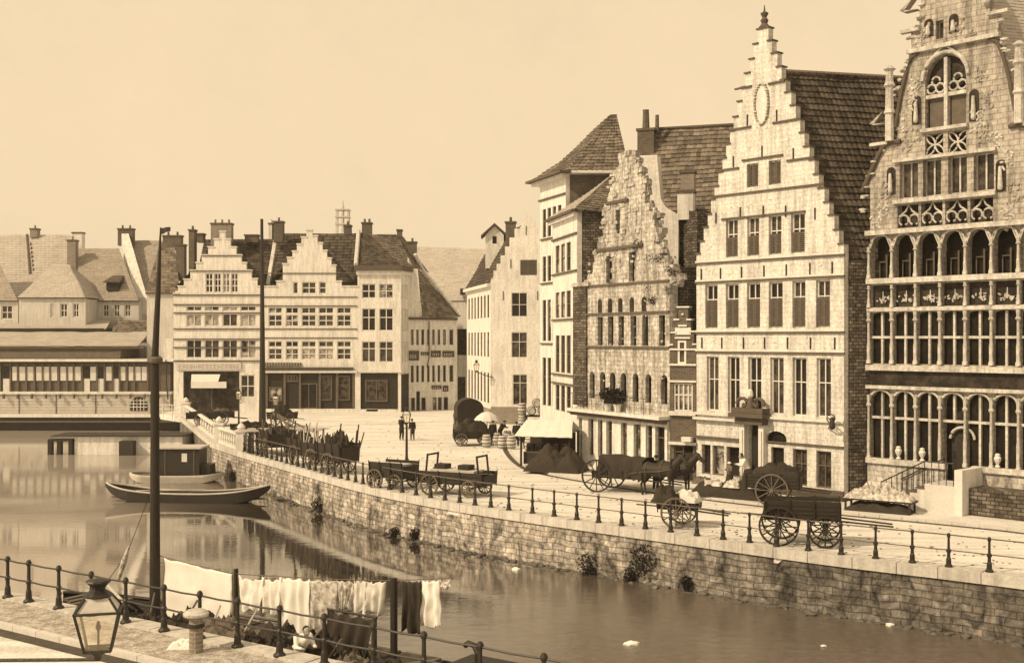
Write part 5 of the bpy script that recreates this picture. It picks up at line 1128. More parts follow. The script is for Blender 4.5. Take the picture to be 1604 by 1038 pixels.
chat(H3, 575, 372, 351, 1.0, 123, 'dark_brick', 2); chat(H3, 545, 368, 355, .7, 123, 'dark_brick', 1); chat(H3, 626, 372, 362, .5, 125, 'dark_brick', 0); chat(H3, 646, 420, 381, .9, 124, 'dark_brick', 1)
# low side house running back
H4 = Site(AT(640, 645, 119.4), AT(716, 642, 121.5), 'low_signed_house', 'low white house with signboards between its two rows of narrow windows', 'house')
h4 = H4.W; z4_ = lambda v: H4.z(680, v); g4 = [(643.5, 648), (652, 656), (660, 664.5), (669, 673), (677, 681), (685.5, 689.5), (694, 698.5), (704, 710)]
wl = grid(H4, g4, [(540, 516, 1, (), 'glass_net'), (598, 572, 1, (), 'glass')], 680) + grid(H4, [(644, 650), (660, 667), (678, 684), (686, 692), (695, 702)], [(642, 622, 1, (), 'glass')], 680) + grid(H4, [(652, 658)], [(643, 612, 1, (), 'glass')], 680)
fill(H4, wl, [(0, 0), (h4, 0), (h4, z4_(497)), (h4 * .28, z4_(500)), (h4 * .16, z4_(430)), (0, z4_(405))], 'plaster', fm='wood_mid')
for a, b, v0, v1 in ((639.5, 656, 564, 549), (659, 671, 556, 551), (675, 690, 559, 549), (693, 711, 559, 549.5), (676, 691, 609, 603.5), (693.5, 702, 613, 604)):
    sg = MB().box(H4.s(a), H4.s(b), -.1, 0, z4_(v0), z4_(v1)).build('signboard', 'sign_dark', H4.root)
    lt = MB(); x = H4.s(a) + .15
    while x < H4.s(b) - .2: lt.box(x, x + .07, -.115, -.101, z4_(v0) + .2 * (z4_(v1) - z4_(v0)), z4_(v0) + .6 * (z4_(v1) - z4_(v0))); x += .2
    lt.build('faded_lettering', 'sign_pale', sg)
e0 = Vector((h4 * .26, -.3, z4_(499))); e1 = Vector((h4 + .3, -.3, z4_(495))); rA = H4.loc(AT(652, 412, 122)); rB = H4.loc(AT(664, 428, 125))
tile_roof(H4.root, 'roof', 'tile_mid', e0, e1, H4.loc(AT(668, 435, 124)), H4.loc(AT(655, 418, 121)), tw=.4, th=.4)
vg = MB(); vg.tube([e1 + Vector((0, 0, .1)), H4.loc(AT(664, 425, 124)) , H4.loc(AT(650, 398, 123))], .2, 6); vg.build('verge', 'plaster', H4.root); MB().box(0, h4, -.2, 0, z4_(501), z4_(497)).build('eaves_board', 'trim_dark', H4.root)
bd = MB(); bd.hexa([(.05, .36, 0), (h4, .36, 0), (h4 - 1, 6, 0), (.05, 6, 0)], [(.05, .36, z4_(505)), (h4, .36, z4_(505)), (h4 - 1, 6, z4_(505)), (.05, 6, z4_(505))]); bd.build('side_wall', 'plaster_far', H4.root)
dp = MB(); dp.tube([H4.loc(AT(672, 503, 120)), H4.loc(AT(672, 560, 120)), H4.loc(AT(669, 575, 120))], .06, 6); dp.build('drain_pipe', 'iron', H4.root)
TW_ = thing('distant_turret', 'faint far-off lattice turret top above the roof of the second stepped gable', 'turret', (AT(537, 360, 260).x, 260, 0)); tw0, tw1 = zat(260, 362), zat(260, 330)
for x in (-1.3, 0, 1.3):
    for y in (-1.3, 1.3): MB().box(x - .12, x + .12, y - .12, y + .12, tw0 - 6, tw1).build('lattice_post', 'coping', TW_)
for k in range(3): MB().box(-1.6, 1.6, -1.6, 1.6, tw0 + (tw1 - tw0) * (.3 + .35 * k), tw0 + (tw1 - tw0) * (.3 + .35 * k) + .25).build('gallery', 'coping', TW_)
MB().lathe([(.5, tw1), (.25, tw1 + 1), (.05, tw1 + 2.4)], n=8).build('finial', 'coping', TW_)
MB().box(-2.5, 2.5, -2.5, 2.5, 0, tw0 - 5.9).build('tower', 'plaster_far', TW_)
# big pale roof behind
H5 = Site(AT(640, 600, 133), AT(775, 600, 131), 'pale_roofed_house', 'large pale building with a vast faded roof behind the low signed house', 'house')
h5 = H5.W; tile_roof(H5.root, 'roof', 'tile_pale', (-1, -.2, H5.z(700, 470)), (h5, -.2, H5.z(700, 470)), (h5, 7, zat(139, 392)), (-1, 7, zat(139, 384)), tw=.5, th=.4, lip=.02, amp=.015)
MB().wall([(-1, 0), (h5, 0), (h5, H5.z(700, 468)), (-1, H5.z(700, 468))], 0, .4, [hole(H5.s(716), H5.s(731), H5.z(722, 556), H5.z(722, 515)), hole(H5.s(717), H5.s(729), .2, H5.z(722, 590))]).build('wall', 'plaster_far', H5.root)
window(H5.root, H5.s(716), H5.s(731), H5.z(722, 556), H5.z(722, 515), cols=2, trans=(.6,), fm='wood_dark', fw=.2); window(H5.root, H5.s(717), H5.s(729), .2, H5.z(722, 590), cols=1, fm='wood_dark')
MB().box(H5.s(722), H5.s(724.5) + .3, -.35, .2, H5.z(722, 462), H5.z(722, 452)).build('skylight', 'wood_dark', H5.root)

# ------------------------------------------------------------------ LEFT BANK
YL = 119.0
HL = Site(AT(-60, 600, YL), AT(266, 600, YL), 'glazed_hall', 'long timber hall with a band of paned windows standing over the water on dark beams', 'market hall')
hl = HL.W; zl = lambda v: HL.z(100, v)
MB().box(0, hl, 0, 6, zl(648), zl(617)).build('wall', 'brick_pale', HL.root)
MB().box(-.2, hl + .2, -.2, 6, zl(617) + .001, zl(613)).build('string_course', 'trim', HL.root)
MB().box(0, hl, .2, 5.8, zl(612.9), zl(569)).build('panelling', 'wood_mid', HL.root)
MB().box(-.3, hl + .6, -.6, 6.5, zl(566), zl(562)).build('eaves_board', 'trim', HL.root); MB().box(0, hl + .3, -.1, 6, zl(568.9), zl(566.1)).build('fascia', 'wood_dark', HL.root)
def ux(u): return HL.s(u)
panes = [(18.5, 28), (29.5, 40), (41.5, 52), (56, 66), (67.5, 77.5), (79, 89), (94, 104), (105.5, 114), (116, 126), (141, 151), (165.5, 175.5), (187, 196), (201, 209), (211, 220), (221.5, 230), (-20, -11), (-9, 1), (-40, -30)]
for a, b in panes:
    v0, v1 = (596, 574)
    f_ = MB(); f_.box(ux(a) - .06, ux(b) + .06, .12, .19, zl(v0) - .06, zl(v1) + .06); o_ = f_.build('window', 'wood_dark', HL.root); MB().box(ux(a), ux(b), .08, .119, zl(v0), zl(v1)).build('blind', 'cloth_pale', o_)
for a, b in ((4, 14), (130.5, 140), (152, 162), (177, 186)):
    MB().box(ux(a), ux(b), .12, .19, zl(614), zl(593)).build('blind', 'cloth_pale', HL.root); MB().box(ux(a), ux(b), .1, .19, zl(591), zl(574)).build('window', 'glass', HL.root)
for u in (0, 16, 27.5, 40.6, 53.5, 66.4, 78, 91.5, 104.6, 115, 128, 151.5, 163.5, 176, 187, 198.5, 210, 231, 245): MB().box(ux(u) - .09, ux(u) + .09, .02, .199, zl(612.9), zl(569)).build('timber_post', 'wood_mid', HL.root)
ar = MB(); ar.wall(hole(ux(204), ux(231), zl(643), zl(621), .9), -.05, -.001); ar.build('arched_window', 'dark_infill', HL.root); ar = MB()
for k in range(1, 5): x = ux(204) + (ux(231) - ux(204)) * k / 5; ar.box(x - .03, x + .03, -.08, -.051, zl(643), zl(624))
for v in (627, 632, 637): ar.box(ux(204), ux(231), -.085, -.081, zl(v) - .04, zl(v) + .04)
ar.build('window_bars', 'trim', HL.root)
for z0, z1, d, m in ((653, 648, .4, 'trim'), (657, 654, .3, 'wood_dark'), (661, 658, .5, 'trim_dark'), (672, 661.1, .1, 'tar')): MB().box(-.2, hl + .8, -d, 6, zl(z0), zl(z1) - .001).build('beam', m, HL.root)
MB().box(-.2, hl + .6, 1.2, 6, ZW - .5, zl(672)).build('foundation', 'tar', HL.root)
for k in range(14): x = hl * k / 13; MB().box(x - .18, x + .18, .3, .66, ZW - .5, zl(672)).build('pile', 'tar', HL.root)
for k in range(6): MB().box(0, ux(203), -.03, -.001, zl(645) + k * .30, zl(645) + k * .30 + .05).build('ledger_board', 'trim', HL.root)
for u in range(8, 265, 22): MB().box(ux(u) - .07, ux(u) + .07, -.5, -.201, zl(617) - .45, zl(617) + .02).build('bracket', 'wood_mid', HL.root)
dp = MB(); dp.tube([(ux(263), -.75, zl(563)), (ux(263), -.4, zl(575)), (ux(262), -.3, zl(600)), (ux(264.5), -.3, zl(625))], .06, 6); dp.build('drain_pipe', 'iron', HL.root)
for u in (30, 88, 150, 236): MB().box(ux(u) - .04, ux(u) + .04, -.06, -.002, zl(648), zl(617)).build('strap', 'wood_mid', HL.root)
# roofs between hall and houses
rf = MB(); rf.hexa([(0, 0, zl(561)), (ux(188), 0, zl(561)), (ux(188), 6, zl(561)), (0, 6, zl(561))], [(0, .3, zl(546)), (ux(188), .3, zl(546)), (ux(188), 6, zl(546)), (0, 6, zl(546))]); rf.build('clerestory', 'wood_mid', HL.root)
MB().box(-.2, ux(225), .0, .32, zl(545.9), zl(541)).build('gutter_board', 'trim_dark', HL.root)
tile_roof(HL.root, 'roof', 'tile_pale', (-.3, -.1, zl(541)), (ux(216), -.1, zl(541)), (ux(206), 6, zat(125, 519)), (-.3, 6, zat(125, 519)), tw=.5, th=.3, lip=.02, amp=.01)
lo = thing('long_low_building', 'long pale low building with a slab roof directly behind the glazed hall', 'building', (HL.P0.x, YL + 6.2, 0)); xx = lambda u: (u - U0) * (YL + 6.2) / F - HL.P0.x; zq = lambda v: zat(YL + 6.2, v)
MB().box(0, xx(162), .4, 5, 0, zq(519)).build('wall', 'plaster_far', lo); MB().box(0, xx(162), 0, 5.4, zq(518.8), zq(514)).build('fascia', 'wood_dark', lo); tile_roof(lo, 'roof', 'tile_pale', (0, 0, zq(514)), (xx(165), 0, zq(514)), (xx(150), 5, zat(YL + 11, 500)), (0, 5, zat(YL + 11, 500)), tw=.6, th=.4, lip=.02, amp=.01)
ls = thing('lean_to_shed', 'dark tiled lean-to shed with a drooping eave, right behind the end of the glazed hall', 'shed', (AT(165, 500, 125.6).x, 125.6, 0)); xx = lambda u: (u - 165) * 125.6 / F
MB().box(0, xx(243), .3, 3.5, 0, zat(125.6, 532)).build('wall', 'plaster_far', ls); tile_roof(ls, 'roof', 'tile_mid', (xx(170), 0, zat(125.6, 530)), (xx(246), 0, zat(125.6, 529)), (xx(246), 3.6, zat(129.2, 502)), (xx(164), 3.6, zat(129.2, 500)), tw=.35, th=.35)
MB().box(xx(188), xx(215), -.5, .2, zat(125.6, 560), zat(125.6, 548)).build('parapet', 'trim', ls)
# low wall, landing frame by the water
pr = thing('landing_stage', 'low stone landing with a dark two-bay timber frame below the hall', 'landing stage', (AT(110, 700, 94).x, 94, ZW)); xx = lambda u: (u - 110) * 94 / F; zq = lambda v: zat(94, v) - ZW
MB().box(.3, xx(285), .2, 3.2, -.4, zq(684)).build('wall', 'plaster_old', pr); MB().box(xx(80), xx(288), -.1, 3.4, zq(683.2), zq(681.8)).build('deck', 'wood_dark', pr)
for u in (77.5, 92, 110): MB().box(xx(u) - .16, xx(u) + .16, 0, .5, -.6, zq(691)).build('pile', 'tar', pr)
MB().box(xx(75), xx(113), -.03, .53, zq(691) + .001, zq(687.5)).build('beam', 'tar', pr); MB().box(xx(190), xx(212), -.6, .19, -.3, zq(690)).build('mooring_boat_shed', 'wood_dark', pr)

def left_house(name, label, Y, u0, u1, v_eave, v_ridge, ur0, ur1, m='tile_pale', wall='plaster_far', wins=(), D=6, par=None):
    o = thing(name, label, 'house', (AT(u0, 0, Y).x, Y, 0)); xx = lambda u, y=Y: (u - U0) * y / F - o.location.x; z = lambda v: zat(Y, v)
    hs = [hole(xx(a), xx(b), z(c_), z(d)) for a, b, c_, d in wins]
    MB().wall([(0, 0), (xx(u1), 0), (xx(u1), z(v_eave + 1)), (0, z(v_eave + 1))], 0, .4, hs).build('wall', wall, o)
    for a, b, c_, d in wins: window(o, xx(a), xx(b), z(c_), z(d), cols=2, trans=(.5,), gm='glass_mid', fw=.12, bw=.08)
    tile_roof(o, 'roof', m, (xx(u0 - 1), -.3, z(v_eave)), (xx(u1 + 1), -.3, z(v_eave)), (xx(ur1, Y + D), D, zat(Y + D, v_ridge)), (xx(ur0, Y + D), D, zat(Y + D, v_ridge)), tw=.5, th=.4, lip=.03, amp=.02)
    MB().box(-.1, xx(u1) + .1, -.25, 0, z(v_eave + 2.5), z(v_eave + .5)).build('eaves_board', 'trim_dark', o); MB().box(0.05, xx(u1) - .05, .41, D * 2, 0, z(v_eave + 3)).build('side_wall', wall, o)
    return o
LA = left_house('large_roofed_house', 'house with a huge pale roof crossed by a dark spiked parapet', 135, -30, 122, 470, 367, -30, 118, 'tile_pale', wins=[(-6, 16, 500, 476)])
def at_local(o, u, v, Y): p = AT(u, v, Y); return p - Vector((o.location.x, o.location.y, 0))
def chl(o, u, v0, v1, w_, Y, m='brick_mid', pots=1): p = at_local(o, u, v0, Y); chim(o, p.x, p.y, zat(Y, v0), zat(Y, v1), w_, .9, m, pots=pots)
chl(LA, 55, 372, 360, .9, 141); 
pb = MB(); a_ = at_local(LA, 43, 369, 141.2); b_ = at_local(LA, 49, 430, 137.5); pb.tube([a_ + Vector((0, -.1, .1)), b_ + Vector((0, -.3, .1))], .16, 6)
for k in range(7): p = a_.lerp(b_, .25 + k * .11); pb.limb(p + Vector((.4, -.25, 0)), p + Vector((.4, -.25, .3)), .12, .06, 6)
pb.build('parapet', 'trim_dark', LA)
LAa = left_house('gabled_house', 'grey-tiled house cut by the left edge of the picture', 128, -60, 28, 470, 385, -60, -14, 'tile_grey', wins=[(2, 20, 500, 478)])
LC = left_house('dormered_house', 'faded roofed house with one little dormer and a row of three windows', 131, 122, 217, 470, 388, 123, 186, 'tile_grey', wins=[(161, 171, 496, 476), (178, 188, 496, 476), (195, 205, 496, 476)])
p = at_local(LC, 177, 455, 131.8); dm = MB(); dm.box(p.x - .7, p.x + .7, p.y - .2, p.y + 2, p.z, p.z + .9); dm.build('dormer', 'wood_dark', LC); dr = MB(); dr.hexa([(p.x - .95, p.y - .5, p.z + .88), (p.x + .95, p.y - .5, p.z + .88), (p.x + .95, p.y + 2, p.z + 1.2), (p.x - .95, p.y + 2, p.z + 1.2)], [(p.x - .95, p.y - .5, p.z + 1), (p.x + .95, p.y - .5, p.z + 1), (p.x + .6, p.y + 2, p.z + 1.9), (p.x - .6, p.y + 2, p.z + 1.9)]); dr.build('dormer_roof', 'tile_dark', LC)
chl(LC, 114, 440, 378, 1.0, 135, 'brick_mid'); chl(LC, 123, 392, 366, 1.2, 138, 'plaster_old', 0)
LD = left_house('hip_roofed_house', 'small house with a pale hipped roof before the huge pale roof', 127, 30, 134, 465, 414, 80, 109, 'tile_pale', wins=[(79, 85, 497, 475), (94, 106, 497, 475), (114, 124, 497, 475)], D=4)
tile_roof(LD, 'roof', 'tile_pale', (at_local(LD, 134, 465, 126.7).x, -.3, zat(127, 465)), (at_local(LD, 134, 465, 126.7).x, 8, zat(127, 465)), (at_local(LD, 109, 414, 131).x, 4.3, zat(131, 414)), (at_local(LD, 109, 414, 131).x, 4, zat(131, 414)), tw=.5, th=.4)
LF = left_house('tall_roofed_house', 'pale-roofed house with a broad white sloping parapet and a heavy dark chimney', 134, 186, 268, 462, 376, 206, 262, 'tile_grey')
pb = MB(); a_ = at_local(LF, 196, 366, 138.5); b_ = at_local(LF, 221, 466, 132.5); w2 = Vector((.42, 0, 0))
pb.hexa([b_ - w2 * 1.7 + Vector((0, 0, -2)), b_ + w2 * 1.7 + Vector((0, 0, -2)), a_ + w2 + Vector((0, 0, -2)), a_ - w2 + Vector((0, 0, -2))], [b_ - w2 * 1.7, b_ + w2 * 1.7, a_ + w2, a_ - w2]); pb.build('parapet', 'plaster', LF)
chl(LF, 198, 385, 360, 1.8, 139, 'dark_brick', 2)
DR = left_house('dark_roofed_house', 'house with a mottled dark roof between the white parapet and the first stepped gable', 122, 230, 282, 458, 378, 251, 273, 'tile_mid', wins=[], D=4)
chl(DR, 271, 392, 371, 2.0, 126, 'dark_brick', 2); chl(DR, 284, 440, 385, .9, 124, 'dark_brick', 0)
MB().box(at_local(DR, 258, 0, 122).x, at_local(DR, 272, 0, 122).x, -.3, 0, 0, zat(122, 530)).build('door_bay', 'plaster', DR)

# ------------------------------------------------------------------ people and horses
def person(name_label, u, v, rz=0, h=1.7, coat='coat', legs='coat', skirt=False, lean=0, arms='down', hat=True, group=None, z=None, hair='coat'):
    p = G(u, v) if not hasattr(u, 'x') else u
    if z is not None: p = Vector((p.x, p.y, z))
    o = thing('person', name_label, 'person', p, rz, group); k = h / 1.7
    b = MB(); ln = lean
    hip = Vector((0, 0, .90)); ch = Vector((0, -math.sin(ln) * .45, .90 + math.cos(ln) * .45)); nk = Vector((0, -math.sin(ln) * .62, .90 + math.cos(ln) * .60)); hd = nk + Vector((0, -.03 - math.sin(ln) * .1, .13))
    b.limb(hip, ch, .135, .165); b.limb(ch, nk - Vector((0, 0, .06)), .16, .08); b.limb(nk - Vector((0, 0, .05)), hd, .055, .055); b.limb(hd, hd + Vector((0, .01, .07)), .085, .095); b.limb(hd + Vector((0, -.09, 0)), hd + Vector((0, -.115, -.015)), .018, .014, 6)
    for s_ in (-1, 1):
        b.limb(hd + Vector((s_ * .09, .01, .02)), hd + Vector((s_ * .098, .02, .05)), .014, .016, 6)
        st_ = s_ * .07; b.limb(hip + Vector((st_ * 1.2, 0, -.05)), (s_ * .11, -.03, .48), .095, .06); b.limb((s_ * .11, -.03, .48), (s_ * .12, .02, .08), .06, .04); b.limb((s_ * .12, .03, .045), (s_ * .13, -.13, .035), .045, .035)
        sh = ch + Vector((s_ * .19, 0, .10))
        if arms == 'down': el = sh + Vector((s_ * .06, .03, -.30)); ha = el + Vector((s_ * .01, -.08, -.24))
        elif arms == 'fwd': el = sh + Vector((s_ * .05, -.12, -.24)); ha = el + Vector((-s_ * .05, -.24, .02))
        else: el = sh + Vector((s_ * .08, -.10, -.26)); ha = el + Vector((-s_ * .12, -.16, .06))
        b.limb(sh, el, .055, .042); b.limb(el, ha, .042, .028); dn = (ha - el).normalized(); b.limb(ha, ha + dn * .07, .035, .03, 6)
        for f_ in range(4): q = ha + dn * .08 + Vector((s_ * 0, (f_ - 1.5) * .018, 0)); b.limb(q, q + dn * (.07 - .01 * abs(f_ - 1.2)), .0095, .008, 5)
        b.limb(ha + dn * .02, ha + dn * .05 + Vector((-s_ * .035, -.03, 0)), .012, .009, 5)
    body_ = remesh(b, 'body', 'skin', o, .02)
    t = MB(); t.limb(hip + Vector((0, 0, -.02)), ch, .165, .19); t.limb(ch, nk - Vector((0, 0, .07)), .19, .10); t.limb(hip + Vector((0, 0, .02)), hip + Vector((0, .01, -.18)), .165, .17)
    for s_ in (-1, 1):
        sh = ch + Vector((s_ * .19, 0, .10))
        if arms == 'down': el = sh + Vector((s_ * .06, .03, -.30)); ha = el + Vector((s_ * .01, -.08, -.24))
        elif arms == 'fwd': el = sh + Vector((s_ * .05, -.12, -.24)); ha = el + Vector((-s_ * .05, -.24, .02))
        else: el = sh + Vector((s_ * .08, -.10, -.26)); ha = el + Vector((-s_ * .12, -.16, .06))
        t.limb(sh, el, .078, .06); t.limb(el, el.lerp(ha, .85), .06, .045)
    remesh(t, 'jacket', coat, o, .025)
    if skirt: MB().lathe([(.19, .98), (.22, .85), (.30, .4), (.36, .06), (.34, .05)], n=14).build('skirt', legs, o)
    else:
        t = MB()
        for s_ in (-1, 1): t.limb((s_ * .085, 0, .86), (s_ * .11, -.03, .48), .12, .085); t.limb((s_ * .11, -.03, .48), (s_ * .12, .02, .12), .085, .065)
        remesh(t, 'trousers', legs, o, .025)
    if hat:
        t = MB(); t.lathe([(.001, .13), (.07, .125), (.105, .09), (.11, .045), (.15, .035), (.15, .025), (.10, .02)], n=12); t.build('cap', hair, o, loc=hd + Vector((0, 0, .02)))
    else:
        t = MB(); t.limb((0, .02, .05), (0, .035, .09), .10, .095); t.build('hair', hair, o, loc=hd)
    o.scale = (k, k, k); return o

def horse(label, p, rz, group=None, h=1.0):
    o = thing('horse', label, 'horse', p, rz, group); b = MB()
    b.limb((-.62, 0, 1.18), (0, 0, 1.12), .33, .30, 14); b.limb((0, 0, 1.12), (.58, 0, 1.20), .30, .31, 14); b.limb((.62, 0, 1.28), (1.05, 0, 1.72), .26, .15, 12); b.limb((1.02, 0, 1.74), (1.12, 0, 1.82), .14, .13); b.limb((1.12, 0, 1.80), (1.42, 0, 1.52), .125, .075); b.limb((1.42, 0, 1.52), (1.48, 0, 1.46), .08, .07)
    for s_ in (-1, 1):
        b.limb((1.03, s_ * .07, 1.90), (1.02, s_ * .09, 2.02), .035, .012, 6)
        b.limb((.60, s_ * .16, 1.10), (.60, s_ * .17, .72), .14, .075); b.limb((.60, s_ * .17, .72), (.62, s_ * .17, .40), .07, .05); b.limb((.62, s_ * .17, .40), (.61, s_ * .17, .12), .048, .045); b.limb((.61, s_ * .17, .10), (.64, s_ * .17, .05), .06, .065)
        b.limb((-.68, s_ * .15, 1.15), (-.60, s_ * .18, .78), .20, .10); b.limb((-.60, s_ * .18, .78), (-.80, s_ * .18, .50), .085, .055); b.limb((-.80, s_ * .18, .50), (-.75, s_ * .18, .13), .05, .045); b.limb((-.75, s_ * .18, .10), (-.72, s_ * .18, .05), .06, .065)
    remesh(b, 'body', 'horse', o, .03)
    t = MB(); t.tube([(-.93, 0, 1.32), (-1.02, 0, 1.15), (-1.04, 0, .85), (-1.0, 0, .55)], [.05, .09, .09, .03], 8); t.build('tail', 'coat', o)
    t = MB(); t.tube([(1.08, 0, 1.96), (.92, 0, 1.80), (.72, 0, 1.55), (.6, 0, 1.46)], [.03, .07, .07, .03], 6); t.build('mane', 'coat', o)
    t = MB(); t.tube([(.78 + .10 * math.cos(k * .63) - .12 * math.sin(k * .63) * .8, .27 * math.cos(k * .63), 1.36 + .33 * math.sin(k * .63)) for k in range(11)], .05, 6, cap=False); t.build('collar', 'wood_dark', o)
    for x_, ry, rz_, zc2 in ((.15, .325, .335, 1.13), (-.55, .35, .36, 1.16)):
        t = MB(); t.tube([(x_, ry * math.cos(k * .5236), zc2 + rz_ * math.sin(k * .5236)) for k in range(13)], .022, 5, cap=False); t.build('girth_strap', 'wood_mid', o)
    for s_ in (-1, 1): MB().tube([(.70, s_ * .29, 1.25), (.1, s_ * .34, 1.12), (-.6, s_ * .36, 1.08), (-1.3, s_ * .38, .95)], .02, 5).build('trace', 'wood_mid', o)
    t = MB(); t.tube([(1.16, -.12, 1.84), (1.33, -.11, 1.62), (1.43, 0, 1.6), (1.33, .11, 1.62), (1.16, .12, 1.84)], .014, 5); t.build('bridle', 'wood_mid', o)
    o.scale = (h, h, h); return o

# ------------------------------------------------------------------ carts
def wheel_mb(r, w_=.07, ns=12):
    mb = MB(); n = 28; base = 0
    for (r0, r1) in ((r - .07, r),):
        v0 = len(mb.v)
        for k in range(n):
            a = 2 * math.pi * k / n
            for (rr, y) in ((r0, -w_ / 2), (r1, -w_ / 2), (r1, w_ / 2), (r0, w_ / 2)): mb.v.append((rr * math.cos(a), y, rr * math.sin(a)))
        for k in range(n):
            a = v0 + k * 4; b = v0 + ((k + 1) % n) * 4
            for q in range(4): mb.f.append((a + q, a + (q + 1) % 4, b + (q + 1) % 4, b + q))
    for k in range(ns):
        a = 2 * math.pi * k / ns; mb.tube([(0.05 * math.cos(a), 0, .05 * math.sin(a)), ((r - .05) * math.cos(a), 0, (r - .05) * math.sin(a))], .026, 5)
    mb.tube([(0, -w_ * 1.4, 0), (0, w_ * 1.4, 0)], .09, 10); return mb
def wheel(parent, x, y, r, m='wood_mid', ns=12):
    w_ = wheel_mb(r, ns=ns).build('wheel', m, parent, loc=(x, y, r)); return w_
def cart(label, u, v, rz, L_=2.0, W_=1.2, r=.62, hb=.75, side=.4, shafts=1.4, m='wood_dark', four=False, wm='wood_mid', open_=True, tilt=0, name='handcart', cat='cart', group=None, back=0):
    p = G(u, v) if not hasattr(u, 'x') else u; o = thing(name, label, cat, p, rz, group); t = .05
    hx = L_ / 2
    b = MB(); b.box(-hx, hx, -W_ / 2, W_ / 2, hb, hb + t); b.build('bed', m, o)
    for sy in (-1, 1):
        q = MB(); n = max(2, int(side / .14))
        for k in range(n): z = hb + t + k * side / n; y = sy * (W_ / 2 + .03 + .10 * k / n); q.box(-hx, hx, y - .02, y + .02, z + .008, z + side / n)
        for k in range(4): x = -hx + .05 + (L_ - .1) * k / 3; y = sy * (W_ / 2 + .075); q.tube([(x, y, hb - .1), (x, y + sy * .10, hb + side + .12)], .025, 5)
        q.build('side_board', m, o)
    for sx in (-1, 1): MB().box(sx * hx - .02, sx * hx + .02, -W_ / 2, W_ / 2, hb + t, hb + side * (.85 if sx > 0 else .6)).build('end_board', m, o)
    ys = W_ / 2 + .16
    xs = (-hx * .6, hx * .6) if four else (0,)
    for i, x in enumerate(xs):
        rr = r * (.8 if four and i else 1)
        for sy in (-1, 1): wheel(o, x, sy * ys, rr, wm)
        MB().tube([(x, -ys, rr), (x, ys, rr)], .04, 6).build('axle', 'wood_dark', o)
    if shafts:
        q = MB(); q.tube([(hx - .2, -W_ * .35, hb), (hx + shafts, -W_ * .25, hb - .15 + tilt)], .035, 6); q.build('shaft', m, o); q = MB(); q.tube([(hx - .2, W_ * .35, hb), (hx + shafts, W_ * .25, hb - .15 + tilt)], .035, 6); q.build('shaft', m, o)
    if back: MB().tube([(-hx, W_ * .3, hb), (-hx - back, W_ * .2, hb + .05)], .03, 6).build('handle', m, o)
    return o
def heap(parent, name, m, L_, W_, h_, z0, seed=0, n=22, rough=.12, loc=(0, 0)):
    mb = MB(); random.seed(seed)
    for i in range(n + 1):
        for j in range(n + 1):
            x, y = i / n * 2 - 1, j / n * 2 - 1; e = max(0, 1 - abs(x) ** 3) * max(0, 1 - abs(y) ** 3)
            z = h_ * e ** .6 * (.8 + .5 * noise.noise(Vector((x * 2.2 + seed, y * 2.2, seed)))) + rough * noise.noise(Vector((x * 7, y * 7, seed + 4))) * e
            mb.v.append((loc[0] + x * L_ / 2, loc[1] + y * W_ / 2, z0 + max(0, z)))
    for i in range(n):
        for j in range(n): a = i * (n + 1) + j; mb.f.append((a, a + n + 1, a + n + 2, a + 1))
    mb.smooth = False; return mb.build(name, m, parent)
def kerb_dir(rz=0): return math.atan2(-.56, .83) + rz        # along the quay, left to right
KD = kerb_dir()
# two-wheeled cart by the railing at the right
c1 = cart('dark plank-sided four-wheeled wagon close to the far railing at right', 1257, 851, KD + .32, L_=2.7, W_=1.25, r=.72, hb=.95, side=.62, shafts=1.8, four=True, name='wagon', cat='wagon', back=.9, wm='wood_dark')
c2 = cart('small light handcart carrying a white bundle, close to the far railing', 1064, 824, KD + .25, L_=1.6, W_=1.0, r=.62, hb=.72, side=.2, shafts=1.2, wm='wood_mid', back=1.0)
cb = thing('canvas_bundle', 'white canvas bundle lying on the small light handcart', 'bundle', c2.location + Vector((.35, .35, .95)), KD); heap(cb, 'canvas', 'canvas', 1.1, .8, .5, 0, 3)
hay = thing('sack_heap', 'dark heap of sacks piled on the small light handcart', 'sacks', c2.location + Vector((-.5, .2, .93)), KD)
heap(hay, 'sacks', 'cloth_dark', 1.0, .9, .75, 0, 9)
c3 = cart('dark high-sided cart with big pale-rimmed wheels, standing on the footway before the tall stepped gable', 1212, 790, KD + .25, L_=2.4, W_=1.3, r=.74, hb=.80, side=.6, shafts=1.3, wm='wood_mid', four=False, name='wagon', cat='cart')
lg = thing('sack_heap', 'dark tarpaulined heap on the high-sided cart before the tall stepped gable', 'sacks', c3.location + Vector((.1, 0, 1.25)), KD + .25); heap(lg, 'tarpaulin', 'cloth_dark', 2.2, 1.3, .65, 0, 5)
# horse wagon in front of the grain store
pw_ = G(955, 772); c4 = cart('long low wagon with tall spoked wheels and drooping tarpaulin, drawn by two dark horses', 974, 769, KD + .1, L_=2.5, W_=1.5, r=.80, hb=.70, side=.3, shafts=2.0, four=False, wm='wood_dark', name='wagon', cat='wagon')
for ch in list(c4.children):
    if ch.name.startswith('wheel') or ch.name.startswith('axle'): ch.location.x -= .95
tp = thing('tarpaulin', 'dark shaggy tarpaulin draped over the long wagon before the grain store', 'tarpaulin', c4.location + Vector((.05, -.02, .28)), KD + .1)
mb = MB(); random.seed(4); nx, ny = 46, 30
for i in range(nx + 1):
    for j in range(ny + 1):
        x = (i / nx - .5) * 2.3 + .2; t = (j / ny) * 2 - 1; a = t * 1.9; y = .88 * math.sin(max(-1.57, min(1.57, a))); z = 1.30 + .18 * math.cos(a) - (0 if abs(t) < .55 else (abs(t) - .55) * (1.7 + .5 * noise.noise(Vector((x * 5, t, 7))))) + .22 * noise.noise(Vector((x * 1.3, t, 1))) ; y += .05 * math.sin(x * 9 + 2 * noise.noise(Vector((x, 0, 2)))) * abs(t)
        mb.v.append((x, y, z))
